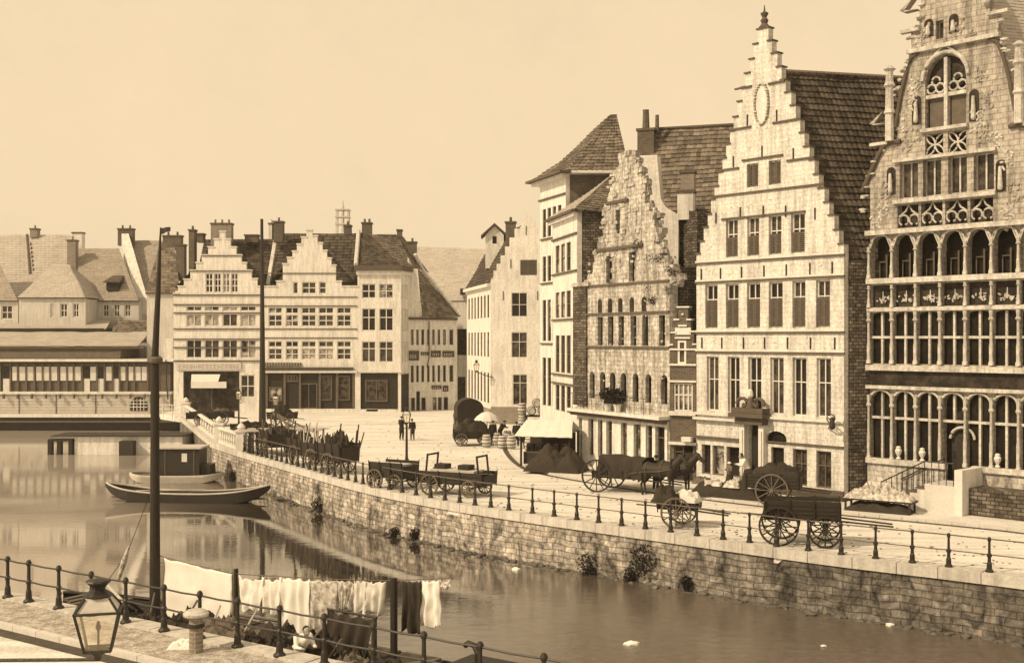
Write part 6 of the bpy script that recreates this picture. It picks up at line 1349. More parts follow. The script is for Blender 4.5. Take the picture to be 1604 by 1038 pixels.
for i in range(nx):
    for j in range(ny): a = i * (ny + 1) + j; mb.f.append((a, a + ny + 1, a + ny + 2, a + 1))
o_ = mb.build('cover', 'cloth_dark', tp); md = o_.modifiers.new('s', 'SOLIDIFY'); md.thickness = .03
dk = Vector((math.cos(KD), math.sin(KD), 0)); dn_ = Vector((-dk.y, dk.x, 0))
for i, (du, dd, lab) in enumerate(((2.2, -.35, 'dark draught horse nearest the railing, harnessed to the tarpaulined wagon'), (2.55, .65, 'dark draught horse on the house side of its pair, harnessed to the tarpaulined wagon'))):
    q = c4.location + dk * du + dn_ * dd; horse(lab, (q.x, q.y, .0), KD + .05, 'horses of the tarpaulined wagon', 1.05)
q = c4.location + dk * 1.3 + dn_ * 1.1; person('wagoner in dark jacket and cap standing between the tarpaulined wagon and its horses', q, 0, rz=KD + 1.2, arms='fwd')
# carts on the middle of the quay
c5 = cart('boxy dark cart with slatted sides beside the street lamp, near the far railing', 617, 764, KD + .05, L_=2.1, W_=1.2, r=.5, hb=.55, side=.75, shafts=0, four=True, name='wagon', cat='cart')
MB().box(-.8, .8, -.45, .45, 1.1, 1.24).build('load_board', 'wood_pale', c5)
c6 = cart('long dark wagon with upright end frames and a pale plank top', 716, 774, KD + .12, L_=3.6, W_=1.3, r=.5, hb=.55, side=.55, shafts=0, four=True, name='wagon', cat='wagon')
MB().box(-1.2, 1.2, -.5, .5, 1.12, 1.22).build('plank_top', 'wood_pale', c6)
for sx in (-1.45, 1.45):
    q = MB()
    for sy in (-.5, .5): q.tube([(sx, sy, 1.0), (sx * .93, sy, 1.95)], .05, 6)
    q.tube([(sx * .93, -.5, 1.9), (sx * .93, .5, 1.9)], .05, 6); q.build('end_frame', 'wood_dark', c6)
for x in (-.8, .5): 
    q = MB(); q.box(x - .3, x + .3, -.3, .3, 1.221, 1.45); q.build('crate', 'wood_dark', c6)
# timber carts and hand barrows clustered at the left end of the quay
def stakes(o, n, L_, W_, z0, h_, m='wood_mid'):
    for k in range(n):
        x = random.uniform(-L_ / 2, L_ / 2); y = random.choice((-1, 1)) * W_ / 2; MB().tube([(x, y, z0), (x + random.uniform(-.5, .5), y + random.uniform(-.2, .2), z0 + h_ * random.uniform(.6, 1.2))], .04, 5).build('stake', m, o)
random.seed(11)
cl = [(432, 712, KD - .55, 3.4, 1.5, .75, .9, 'dark high-sided timber wagon behind the balusters, left of the upturned barrows'), (478, 727, KD - .35, 2.4, 1.2, .6, .8, 'dark barrow loaded with stakes, in the middle of the cluster behind the railing'), (505, 735, KD - .25, 2.4, 1.2, .62, .8, 'dark barrow with crossed pale shafts, second from the right in the railing cluster'), (530, 741, KD - .15, 2.0, 1.2, .6, .95, 'dark cart with piled sacks at the right end of the railing cluster')]
for i, (u, v, rz, l_, w_, r_2, sd_, lab) in enumerate(cl):
    o = cart(lab, u, v, rz, L_=l_, W_=w_, r=r_2, hb=.7, side=sd_, shafts=1.5 if i in (1, 2) else 0, tilt=1.4 if i in (1, 2) else 0, four=i == 0, name='wagon', cat='cart', group='carts clustered behind the railing'); stakes(o, 5 if i else 3, l_, w_, .9, 1.2, 'wood_pale' if i == 2 else 'wood_mid')
    heap(o, 'load', 'cloth_dark', l_ * 1.0, w_ * 1.15, 1.15 + .25 * (i == 3), .75, i + 20, 26, .45); stakes(o, 6, l_, w_ * .8, 1.2, 1.3, ('wood_mid', 'wood_dark', 'wood_pale', 'wood_dark')[i])
pl = thing('plank_pile', 'long bleached planks lying across the dark timber wagon', 'planks', G(447, 708), KD + .72)
random.seed(3)
for k in range(9): x0 = random.uniform(-.4, .3); MB().box(-2.6 + x0, 2.6 + x0, -1.0 + k * .24, -.80 + k * .24, 1.45 + .05 * (k % 2), 1.50 + .05 * (k % 2)).build('plank', 'wood_pale', pl, rz=random.uniform(-.06, .06))
tr_ = MB(); [tr_.box(x - .06, x + .06, -1.1, 1.2, 0, 1.44) for x in (-2.2,)]; tr_.build('trestle', 'wood_dark', pl); tr_ = MB(); tr_.box(2.0, 2.12, -1.1, 1.2, 0, 1.44); tr_.build('trestle', 'wood_dark', pl)
for k, (u, v, a) in enumerate(((463, 688, .5), (481, 684, .9), (497, 680, 1.2))):
    lb = ['loose pole leaning from the plank pile toward the shop front, leftmost', 'loose pole leaning from the plank pile, middle of three', 'loose pole leaning from the plank pile, rightmost']
    o = thing('pole', lb[k], 'pole', G(u, v), a, 'loose poles by the planks'); MB().tube([(0, 0, .05), (0, 4.0, 1.6)], .07, 6).build('shaft', 'wood_mid', o)
# far carts before the awning shop
for i, (u, v, l_) in enumerate(((318, 668, 2.6), (345, 666, 2.2), (393, 690, 2.6), (442, 668, 2.2))):
    lab = ['dark cart with canvas heap before the awning shop, leftmost', 'low dark cart next to the leftmost one before the awning shop', 'dark cart with spoked wheels at the foot of the tall flagless pole', 'rounded dark cart in front of the wooden shop front'][i]
    o = cart(lab, u, v, .1 + .3 * i, L_=l_, W_=1.3, r=.6, hb=.7, side=.5, shafts=1.2 if i % 2 else 0, name='wagon', cat='cart', group='carts before the far shops'); heap(o, 'load', 'cloth_dark' if i != 1 else 'cloth_mid', l_ * .95, 1.2, 1.0 if i == 3 else .7, .8, i + 40)
# covered carriage
cv = cart('tall dark carriage with a rounded hood at the corner of the white flank house', 733, 683, 1.75, L_=2.6, W_=1.6, r=.62, hb=.75, side=.8, shafts=1.2, four=True, name='carriage', cat='carriage')
hd_ = MB(); n = 12; o_ = [(1.0 * math.cos(math.pi * k / n), 2.2 + .75 * math.sin(math.pi * k / n)) for k in range(n + 1)] + [(-1.0, 1.5), (1.0, 1.5)]
hd_.prism(o_, lambda p: (-1.4, p[0], p[1]), lambda p: (.7, p[0], p[1])); hd_.build('hood', 'tar', cv); MB().box(-1.5, -1.2, -.9, .9, .9, 2.0).build('back_panel', 'tar', cv)
cv2 = cart('dark loaded dray standing just in front of the hooded carriage', 739, 697, .1, L_=2.6, W_=1.5, r=.45, hb=.5, side=.5, shafts=0, four=True, name='wagon', cat='dray'); heap(cv2, 'load', 'cloth_dark', 2.5, 1.4, 1.3, .6, 8)
st_ = thing('market_umbrella', 'round pale market parasol between the hooded carriage and the barrels', 'parasol', G(763, 690)); MB().tube([(0, 0, 0), (0, 0, 2.1)], .035, 6).build('pole', 'wood_mid', st_); MB().lathe([(1.0, 1.45), (1.02, 1.48), (.75, 1.8), (.4, 2.05), (.03, 2.15)], n=10).build('canopy', 'canvas', st_)
# barrels
def barrel_me(): return MB().lathe([(.24, 0), (.27, .1), (.315, .35), (.33, .45), (.315, .55), (.27, .8), (.24, .9), (.21, .9), (.21, .87)], n=16)
def barrel(label, p, lying=False, rz=0, grp='barrels at the corner of the square'):
    o = thing('barrel', label, 'barrel', p, rz, grp)
    s_ = barrel_me().build('staves', 'barrel', o)
    for z, r_4 in ((.12, .28), (.32, .317), (.58, .317), (.78, .28)):
        h_ = MB(); h_.lathe([(r_4, z - .025), (r_4 + .012, z - .025), (r_4 + .012, z + .025), (r_4, z + .025)], n=16); h_.build('hoop', 'iron', o)
    if lying: o.rotation_euler = (R(90), 0, rz)
    return o
bl1 = [('standing barrel nearest the hooded carriage', 762, 701), ('standing barrel left of the pair of barrels by the kerb', 778, 698), ('left one of the pair of barrels by the curved kerb', 787, 703), ('right one of the pair of barrels by the curved kerb', 801, 703), ('standing barrel behind the pair of barrels', 795, 694), ('lone barrel at the post of the awning stall', 829, 706)]
for lab, u, v in bl1: barrel(lab, G(u, v, .12 if u > 799 else 0))
bx = G(818, 690, .12); k_ = 0
labs2 = ['bottom barrel of the upright column beside the awning', 'middle barrel of the upright column beside the awning', 'top barrel of the upright column beside the awning']
for k in range(3): barrel(labs2[k], bx + Vector((0, 0, .905 * k + .0)))
# stack of lying barrels on a timber platform behind the awning
pf = thing('barrel_rack', 'timber rack behind the awning carrying lying barrels', 'rack', G(849, 690, .12), 0); mb = MB(); mb.box(-1.2, 2.3, -.5, .5, 1.75, 1.85); mb.build('deck', 'wood_dark', pf)
for x in (-1.1, .5, 2.2):
    for y in (-.42, .42): MB().box(x - .05, x + .05, y - .05, y + .05, 0, 1.749).build('leg', 'wood_dark', pf)
labs3 = ['lying barrel, left end of the lower row on the rack', 'lying barrel, second of the lower row on the rack', 'lying barrel, third of the lower row on the rack', 'lying barrel, right end of the lower row on the rack', 'lying barrel, left one of the upper row on the rack', 'lying barrel, middle one of the upper row on the rack', 'lying barrel, right one of the upper row on the rack']
for i in range(7):
    lo_ = i < 4; x = -.75 + .75 * i if lo_ else -.38 + .75 * (i - 4); z = 1.85 + .33 if lo_ else 1.85 + .33 + .56
    barrel(labs3[i], pf.location + Vector((x, .45, z)), True, .0)
# awning stall
sa = thing('market_stall', 'market stall with a broad pale awning and slatted crates, left of the grain store', 'stall', G(861, 728, .12), -.35)
for x, y in ((-1.45, -.9), (1.45, -.9), (-1.45, .9), (1.45, .9)): MB().box(x - .05, x + .05, y - .05, y + .05, 0, 1.95).build('post', 'wood_dark', sa)
aw = MB(); nxx = 14
for i in range(nxx + 1):
    x = -1.75 + 3.5 * i / nxx; sg_ = .012 * math.sin(i * 2.1)
    for (y, z) in ((-1.25, 1.75), (-.6, 2.25), (0, 2.62), (.6, 2.3), (1.2, 1.9)): aw.v.append((x * (1 - .22 * (z - 1.75)), y, z + sg_))
for i in range(nxx):
    for j in range(4): a = i * 5 + j; aw.f.append((a, a + 5, a + 6, a + 1))
o_ = aw.build('awning', 'canvas', sa); md = o_.modifiers.new('s', 'SOLIDIFY'); md.thickness = .04
MB().box(-1.38, 1.38, -.7, .7, .75, .8).build('counter', 'wood_mid', sa); MB().box(-1.38, 1.38, .6, .68, 0, 1.9).build('back_cloth', 'cloth_dark', sa); MB().box(-1.38, 1.3, -.68, -.6, .1, .749).build('front_cloth', 'cloth_dark', sa)
for i in range(5):
    o = thing('crate', ['dark crate on the awning stall counter, left end', 'dark crate on the awning stall counter, second from left', 'dark crate on the awning stall counter, middle', 'dark crate on the awning stall counter, second from right', 'dark crate on the awning stall counter, right end'][i], 'crate', sa.matrix_basis @ Vector((-1.05 + .52 * i, -.3, .801)), -.35, 'crates on the awning stall'); b = MB(); b.box(-.22, .22, -.2, .2, 0, .04)
    for k in range(4): b.box(-.22, .22, -.2, -.185, .05 + k * .1, .12 + k * .1); b.box(-.22, .22, .185, .2, .05 + k * .1, .12 + k * .1)
    for x in (-.22, .205): b.box(x, x + .015, -.184, .184, .02, .45)
    b.build('slats', 'wood_dark', o); heap(o, 'goods', 'cloth_mid', .4, .36, .2, .3, i)
hp = thing('tarpaulin_heap', 'large dark tarpaulin-covered heap on the footway left of the grain store', 'heap', G(872, 737, .12), KD + .2); heap(hp, 'cover', 'cloth_dark', 3.3, 2.0, 1.35, 0, 14, 30, .2)
hp = thing('sack_heap', 'small pale sack lying against the large dark tarpaulin heap', 'sacks', G(846, 728, .12), KD); heap(hp, 'sack', 'cloth_pale', 1.1, .8, .7, 0, 15, 14)
# people
ppl = [('person in dark clothes left of the street lantern, walking away', 629, 689, 2.7, dict(arms='in')), ('stockier person in dark clothes right of the street lantern, walking away', 646, 690, 3.5, dict(h=1.55, lean=.15, legs='cloth_mid')), ('person in dark coat beside the barrels, nearest the carriage', 772, 698, .3, {}), ('person stooping over the barrels behind the pair by the kerb', 783, 694, .9, dict(lean=.6, arms='fwd')), ('slim person in dark clothes right of the pair of barrels', 809, 700, .2, {}), ('person in dark clothes just left of the awning stall', 819, 704, -.4, {}), ('driver sitting high on the hooded carriage in a pale shirt', 724, 684, 1.2, dict(z=1.05, coat='cloth_pale', h=1.5))]
for lab, u, v, rz, kw in ppl: person(lab, u, v, rz, **kw)
# goods and sellers before the tall stepped gable
mk = thing('market_goods', 'low heaps of cloths and baskets on the footway before the tall stepped gable', 'goods', G(1150, 778, .12), KD); heap(mk, 'cloths', 'cloth_dark', 4.2, 1.4, .85, 0, 31, 34, .25)
for i, (x, y, m_) in enumerate(((-.9, -.2, 'cloth_pale'), (.1, -.35, 'cloth_pat'), (1.0, -.1, 'cloth_pale'), (-1.7, .1, 'cloth_mid'))): heap(mk, 'folded_cloth', m_, .8, .6, .35, .5, 50 + i, 12, .1, (x, y))
bk = thing('basket', 'tall pale wicker basket at the left end of the cloth heaps', 'basket', G(1115, 776, .12)); MB().lathe([(.26, 0), (.3, .3), (.36, .75), (.38, .78), (.33, .78), (.3, .6)], n=14).build('wicker', 'barrel', bk)
person('seller in a white blouse bending over the cloth heaps', 1172, 768, KD - 1.0, coat='sheet', legs='cloth_dark', skirt=True, lean=.5, arms='fwd', hat=False, z=.12)
person('person with pale head scarf crouched behind the cloth heaps', 1143, 768, KD - .5, h=1.25, coat='cloth_mid', legs='cloth_dark', skirt=True, arms='in', z=.12, hair='sheet')
person('person in white collar standing in the dark doorway of the tall stepped gable', 1184, 765, KD - 1.3, coat='cloth_pale', legs='cloth_dark', skirt=True, hat=False, arms='in', z=.25)
sb = thing('low_stall', 'low dark trestle spread with crumpled white cloths below the guild house stairs', 'stall', G(1378, 800, .12), KD)
MB().box(-1.5, 1.5, -.45, .45, .45, .52).build('table_top', 'wood_dark', sb)
for x in (-1.35, 1.35):
    for y in (-.4, .4): MB().box(x - .04, x + .04, y - .04, y + .04, 0, .449).build('leg', 'wood_dark', sb)
heap(sb, 'cloth', 'cloth_pat', 2.9, .95, .42, .52, 61, 34, .5); heap(sb, 'dark_cloth', 'cloth_dark', 2.8, 1.1, .42, 0, 62)

# ------------------------------------------------------------------ lamps and masts
def lantern(parent, z, k=1.0, m='iron', lit=False):
    """tapered four-sided street lantern with glass, its foot at height z"""
    a, b, h_ = .13 * k, .22 * k, .48 * k
    fr_ = MB(); c4_ = lambda r, zz: [(-r, -r, zz), (r, -r, zz), (r, r, zz), (-r, r, zz)]
    lo_, hi_ = c4_(a, z + .08 * k), c4_(b, z + .08 * k + h_)
    for p, q in zip(lo_, hi_): fr_.tube([p, q], .016 * k, 5)
    for lp in (lo_, hi_): 
        for i in range(4): fr_.tube([lp[i], lp[(i + 1) % 4]], .018 * k, 5)
    top = c4_(.12 * k, z + .08 * k + h_ + .16 * k)
    for p, q in zip(hi_, top): fr_.tube([p, q], .014 * k, 5)
    fr_.lathe([(.13 * k, z + h_ + .235 * k), (.16 * k, z + h_ + .26 * k), (.07 * k, z + h_ + .33 * k), (.08 * k, z + h_ + .36 * k), (.13 * k, z + h_ + .42 * k), (.12 * k, z + h_ + .44 * k), (.03 * k, z + h_ + .46 * k)], n=10)
    fr_.lathe([(.03 * k, z - .05 * k), (.05 * k, z), (.1 * k, z + .06 * k), (.13 * k, z + .08 * k)], n=8)
    f_ = fr_.build('lantern_frame', m, parent)
    g_ = MB(); i_ = .94; g_.hexa([(x * i_, y * i_, zz) for x, y, zz in lo_], [(x * i_, y * i_, zz) for x, y, zz in hi_]); g_.build('glass', 'clear', f_)
    g_ = MB(); g_.hexa([(x * i_, y * i_, zz + .004) for x, y, zz in hi_], [(x * i_, y * i_, zz) for x, y, zz in top]); g_.build('glass_roof', 'lamp_glass', f_)
    MB().lathe([(.012 * k, z + .08 * k), (.012 * k, z + .3 * k), (.03 * k, z + .34 * k), (.012 * k, z + .42 * k)], n=6).build('burner', 'iron', f_)
    return f_
def street_lamp(label, u, v, h_=3.3):
    p = G(u, v); o = thing('street_lamp', label, 'street lamp', p, 0, 'street lamps on the quay')
    MB().lathe([(.17, 0), (.17, .1), (.11, .18), (.11, .55), (.14, .6), (.095, .7), (.075, .9), (.06, h_ - .8), (.08, h_ - .76), (.04, h_ - .7)], n=10).build('post', 'iron', o)
    MB().tube([(-.3, 0, h_ - .9), (.3, 0, h_ - .9)], .018, 5).build('ladder_bar', 'iron', o); lantern(o, h_ - .68, 1.0); return o
street_lamp('cast-iron lamp post with square lantern in the middle of the quay', 637, 738, 3.35); street_lamp('lamp post before the dark wooden shop front, behind the plank pile', 432, 693, 3.3); street_lamp('lamp post before the awning shop, left of the tall dark pole', 374, 676, 3.2)
wl_ = thing('wall_lamp', 'bracket lamp high on the corner of the white flank house', 'wall lamp', AT(768, 582, 100.7)); MB().tube([(.2, .3, -.5), (-.5, 0, -.3), (-1.2, -.3, 0)], .04, 5).build('bracket', 'iron', wl_)
lf_ = lantern(wl_, .0, 1.1); lf_.location = (-1.2, -.3, .0)
ml = thing('tall_pole', 'tall dark bare pole standing on the quay between the stepped gables', 'pole', G(411, 671)); zt_ = zat(ml.location.y, 343); MB().tube([(0, 0, 0), (0, 0, zt_ * .45), (-.05, 0, zt_)], [.30, .20, .12], 10).build('shaft', 'wood_dark', ml); MB().lathe([(.42, 0), (.42, .5), (.3, .6)], n=10).build('footing', 'wood_dark', ml)
# foreground bracket lantern
nl = thing('bracket_lantern', 'large glazed lantern on a scrolled iron bracket in the foreground at lower left', 'lantern', AT(154, 1026, 14.0)); lz = nl.location.z
lf2 = lantern(nl, 0, 1.0); lf2.scale = (1.15, 1.15, 1.0); lf2.rotation_euler = (0, 0, .25)
br = MB(); br.tube([(.02, 0, -.05), (-1.7, 0, -.06)], .022, 6); br.tube([(-.0, 0, -.42), (-1.7, 0, -.43)], .018, 6)
br.build('bracket_bar', 'iron', nl)
for x0 in (-.25, -.6, -.95, -1.3):
    q = MB(); q.tube([(x0 + (.15 - .011 * t) * math.cos(t * .6), 0, -.24 + (.15 - .011 * t) * math.sin(t * .6)) for t in range(13)], .014, 5); q.tube([(x0 + .17 + .08 * math.cos(t * .6), 0, -.24 + .08 * math.sin(t * .6)) for t in range(11)], .012, 5); q.build('scroll', 'iron', nl)
MB().lathe([(.12, -lz - .13), (.12, -lz + .3), (.08, -lz + .5), (.06, -.6), (.06, .1), (.09, .14), (.02, .3)], x=-1.75, y=0, n=10).build('post', 'iron', nl)

# ------------------------------------------------------------------ boats
def hull(label, name, p, rz, L_, W_, h_, m='tar', bow_rise=.35, cat='boat', fore=.18, aft=.06, inner='wood_mid', dk=None):
    o = thing(name, label, cat, p, rz); n = 30; mb = MB(); inn = MB(); gun = MB(); P_ = []; 
    for i in range(n + 1):
        t = i / n; x = (t - .5) * L_; e0 = min(1, t / fore) if t < .5 else 1; e1 = min(1, (1 - t) / fore)
        w_ = W_ / 2 * max(.03, (math.sin(min(1, t / fore) * math.pi / 2) * math.sin(min(1, (1 - t) / fore) * math.pi / 2)) ** .8)
        sh = bow_rise * (abs(t - .5) * 2) ** 2.6; P_.append((x, w_, sh, -.35 + .45 * (abs(t - .5) * 2) ** 6))
    for (x, w_, sh, kb_) in P_:
        lf = (abs(x / L_) * 2) ** 4 * (h_ + sh) * .85; mb.v += [(x, -w_, h_ + sh), (x, -w_ * .8, lf), (x, -w_ * .35, lf - .3 * (1 - abs(x / L_) * 2)), (x, w_ * .35, lf - .3 * (1 - abs(x / L_) * 2)), (x, w_ * .8, lf), (x, w_, h_ + sh)]
    for i in range(n):
        for j in range(5): a = i * 6 + j; mb.f.append((a, a + 1, a + 7, a + 6))
    ob = mb.build('hull', m, o); md = ob.modifiers.new('s', 'SOLIDIFY'); md.thickness = .07; md.offset = 1
    for s_ in (-1, 1): g_ = MB(); g_.tube([(x, s_ * w_, h_ + sh + .03) for (x, w_, sh, k_) in P_], .055, 6); g_.build('gunwale', 'wood_pale' if inner == 'wood_mid' else inner, o)
    fl_ = MB()
    zf = h_ * .45 if dk is None else dk
    for i in range(1, n): x, w_, sh, k_ = P_[i]; x2, w2_, _, _ = P_[min(n, i + 1)]; fl_.quad((x, -w_ * .93, zf), (x2, -w2_ * .93, zf), (x2, w2_ * .93, zf), (x, w_ * .93, zf))
    fl_.build('deck' if dk is not None else 'floor_boards', inner, o); return o
pp0, pp1 = G(167, 783, ZW), G(422, 787, ZW)
mid_ = (pp0 + pp1) / 2; mid_.z = ZW; pu = hull('long low wooden punt with upturned ends, moored off the bridgehead', 'punt', mid_, math.atan2(pp1.y - pp0.y, pp1.x - pp0.x), (pp1 - pp0).length, 1.6, .50, bow_rise=.5)
for x in (-2.0, 0, 2.0): MB().box(x - .14, x + .14, -.72, .72, .36, .41).build('thwart', 'wood_mid', pu)
oar = MB().tube([(-3, -.3, .62), (1.0, .25, .66)], .035, 6).build('oar', 'wood_pale', pu)
# houseboat
pb_ = G(283, 757, ZW); pb_.z = ZW
hb_ = hull('squat dark cabin boat with pale flat roof, moored at the bridgehead wall behind the punt', 'cabin_boat', pb_ + Vector((-.6, 1.2, 0)), .0, 6.2, 2.3, .42, m='wood_pale', bow_rise=.12, dk=.36)
MB().box(-1.4, 1.75, -.95, .95, .4, 2.25).build('cabin', 'wood_dark', hb_); MB().box(-1.55, 1.9, -1.1, 1.1, 2.251, 2.36).build('cabin_roof', 'wood_pale', hb_)
MB().box(.6, .95, -.98, -.951, 1.4, 1.95).build('window', 'cloth_pale', hb_)
for x in (-.5, 1.4): MB().box(x - .03, x + .03, -.98, -.951, .45, 2.2).build('corner_strip', 'wood_mid', hb_)
MB().box(1.76, 2.4, -.7, .7, .4, 1.15).build('hatch', 'wood_dark', hb_)
# barge with mast at the near quay
bp_ = Vector((-10.3, 33.15, ZW)); bd_ = math.atan2(ND.y, ND.x)
bc = bp_ + Vector((ND.x, ND.y, 0)) * 7.6   # mast foot is 7.6 m before the hull centre
bg_ = hull('tarred sailing barge moored along the near quay, its deck strung with washing', 'sailing_barge', bc, bd_, 24, 3.6, 1.15, m='tar', bow_rise=.45, cat='barge', fore=.16, inner='wood_dark', dk=1.05)
ms_ = thing  # mast parts belong to the barge
mt = zat(33.15, 357) - ZW
MB().tube([(-7.6, 0, .9), (-7.6, 0, 9.0)], [.16, .115], 12).build('mast', 'wood_dark', bg_); tm = MB(); tm.tube([(-7.6, 0, 8.9), (-7.45, 0, 11.0), (-7.35, -.0, mt)], [.10, .07, .02], 10); tm.build('topmast', 'wood_dark', bg_)
MB().lathe([(.17, 0), (.22, .05), (.22, .14), (.15, .2)], n=12).build('mast_band', 'wood_mid', bg_, loc=(-7.6, 0, zat(33.15, 569) - ZW))
MB().box(-7.95, -7.25, -.35, .35, 1.0, 1.55).build('mast_step', 'wood_dark', bg_)
pn = MB(); mtx = -7.35
for i in range(7):
    for j in range(2): pn.v.append((mtx + .02 + i * .085, .03 * math.sin(i * 1.2) - .06 * i * .3, mt - .02 - j * (.18 - .01 * i)))
for i in range(6): a = i * 2; pn.f.append((a, a + 2, a + 3, a + 1))
o_ = pn.build('pennant', 'cloth_dark', bg_); md = o_.modifiers.new('s', 'SOLIDIFY'); md.thickness = .01
def line_pt_t(u):
    k = (u - U0) / F; q = Vector((bc.x, bc.y)) + Vector((ND.x, ND.y)) * 0 + Vector((-math.sin(bd_), math.cos(bd_))) * .12; d = Vector((ND.x, ND.y)); return (k * q.y - q.x) / (d.x - k * d.y)
# hatch coaming, winch, spars and cabin
MB().box(-5.8, 2.0, -1.2, 1.2, 1.05, 1.45).build('hatch_cover', 'tar', bg_); 
for k in range(6): MB().box(-5.7 + k * 1.3, -4.6 + k * 1.3, -1.15, 1.15, 1.451, 1.50).build('hatch_board', 'wood_mid', bg_)
for (a_, b_, r_5) in (((-6.8, -1.5, 1.62), (1.5, -1.3, 1.75), .07), ((-5.8, -1.75, 1.55), (3.5, -1.5, 1.65), .06), ((-8, 1.2, 1.5), (-3, 1.4, 1.6), .05), ((-11, .3, 1.9), (-9.3, -.6, 1.6), .05), ((-10.8, .8, 1.85), (-9.2, .2, 1.6), .05)): MB().tube([a_, b_], r_5, 7).build('spar', 'wood_pale', bg_)
for k in range(5): MB().box(-11.2 + k * .32, -11.0 + k * .32, -.5 - .1 * k, .5 + .1 * k, 1.58 - .02 * k, 1.66 - .02 * k).build('bow_board', 'wood_mid', bg_)
for k in range(6):
    a = 7 * k; MB().lathe([(.09, 0), (.13, .1), (.13, .3), (.09, .4)], n=8).build('bitt', 'wood_dark', bg_, loc=(-9 + 3.2 * k, -1.7, 1.05))
MB().box(3.4, 6.4, -1.3, .5, 1.05, 1.85).build('cabin', 'wood_dark', bg_); MB().box(3.25, 6.55, -1.42, .62, 1.851, 1.93).build('cabin_roof', 'tar', bg_)
sp_ = MB(); sp_.tube([(4.2, -.5, 1.9), (4.2, -.5, 2.35), (4.1, -.48, 2.5), (3.9, -.45, 2.52), (3.8, -.42, 2.45)], .07, 8); sp_.build('stove_pipe', 'iron', bg_)
MB().tube([(line_pt_t(617), .12, 1.05), (line_pt_t(617), .12, 3.6)], .09, 8).build('post', 'wood_dark', bg_)
MB().tube([(line_pt_t(369), .14, 1.05), (line_pt_t(369), .14, 3.2)], .06, 8).build('post', 'wood_dark', bg_)
MB().tube([(-7.7, 0, 5.2), (-9.2, .27, 3.1), (-10.6, 0, 1.4)], .012, 4).build('stay', 'iron', bg_)
for (x, y, s_, m_) in ((-6.2, 1.4, .5, 'cloth_dark'), (-3.0, -1.55, .7, 'cloth_dark'), (-1.2, -1.6, .8, 'cloth_mid'), (.6, -1.7, .9, 'cloth_dark'), (7.4, -.9, 1.1, 'cloth_dark'), (2.6, -.4, .8, 'cloth_mid')): heap(bg_, 'rope_heap', m_, 1.6 * s_, 1.2 * s_, .8 * s_, 1.05, int(x * 7) % 50 + 60, 16, .12, (x, y))
random.seed(8)
for i in range(13):
    t_ = line_pt_t(275 + i * 30); heap(bg_, 'tarpaulin', random.choice(('cloth_dark', 'cloth_dark', 'tar', 'cloth_mid')), random.uniform(1.2, 2.0), random.uniform(.9, 1.5), random.uniform(.45, .95), 1.3, i + 90, 18, .3, (t_ + .4, random.uniform(-1.1, -.3)))
for i in range(7):
    t_ = line_pt_t(290 + i * 45); MB().tube([(t_, -1.2, 1.5), (t_ + random.uniform(-.5, .9), -.7, 2.1 + random.uniform(0, .5))], .03, 5).build('pole', random.choice(('wood_mid', 'wood_dark', 'wood_pale')), bg_)
# furled striped flag on the stay
fg = MB(); fg.limb((-9.1, .25, 3.3), (-9.35, .28, 2.85), .03, .09, 8); fg.limb((-9.35, .28, 2.85), (-9.6, .28, 2.3), .09, .05, 8); fg.build('furled_sail', 'cloth_pat', bg_)

# washing on the line: each piece a thing
Bm = Matrix.Translation(bc) @ Matrix.Rotation(bd_, 4, 'Z')
def line_pt(u):
    # the line runs from the mast over two posts; heights fitted to the photo, y is constant over the deck centre
    k = (u - U0) / F; q = Bm @ Vector((-7.4, .12, 0)); d = Vector((ND.x, ND.y)); t = (k * q.y - q.x) / (d.x - k * d.y)
    return q.x + d.x * t, q.y + d.y * t, t
def vline(u):
    pts = [(250, 871), (300, 884), (365, 899), (430, 903), (530, 908), (605, 910), (640, 909), (705, 906)]
    for (a, va), (b, vb) in zip(pts, pts[1:]):
        if u <= b: return va + (vb - va) * (u - a) / (b - a)
    return 906
cordpts = []
for u in range(250, 708, 12): x, y, t = line_pt(u); cordpts.append((x - bc.x, y - bc.y, zat(y, vline(u)) - ZW + .02))
cd = MB(); inv = Matrix.Rotation(-bd_, 4, 'Z'); cd.tube([tuple(inv @ Vector(p)) for p in cordpts], .012, 5); cd.build('clothes_line', 'cloth_mid', bg_)
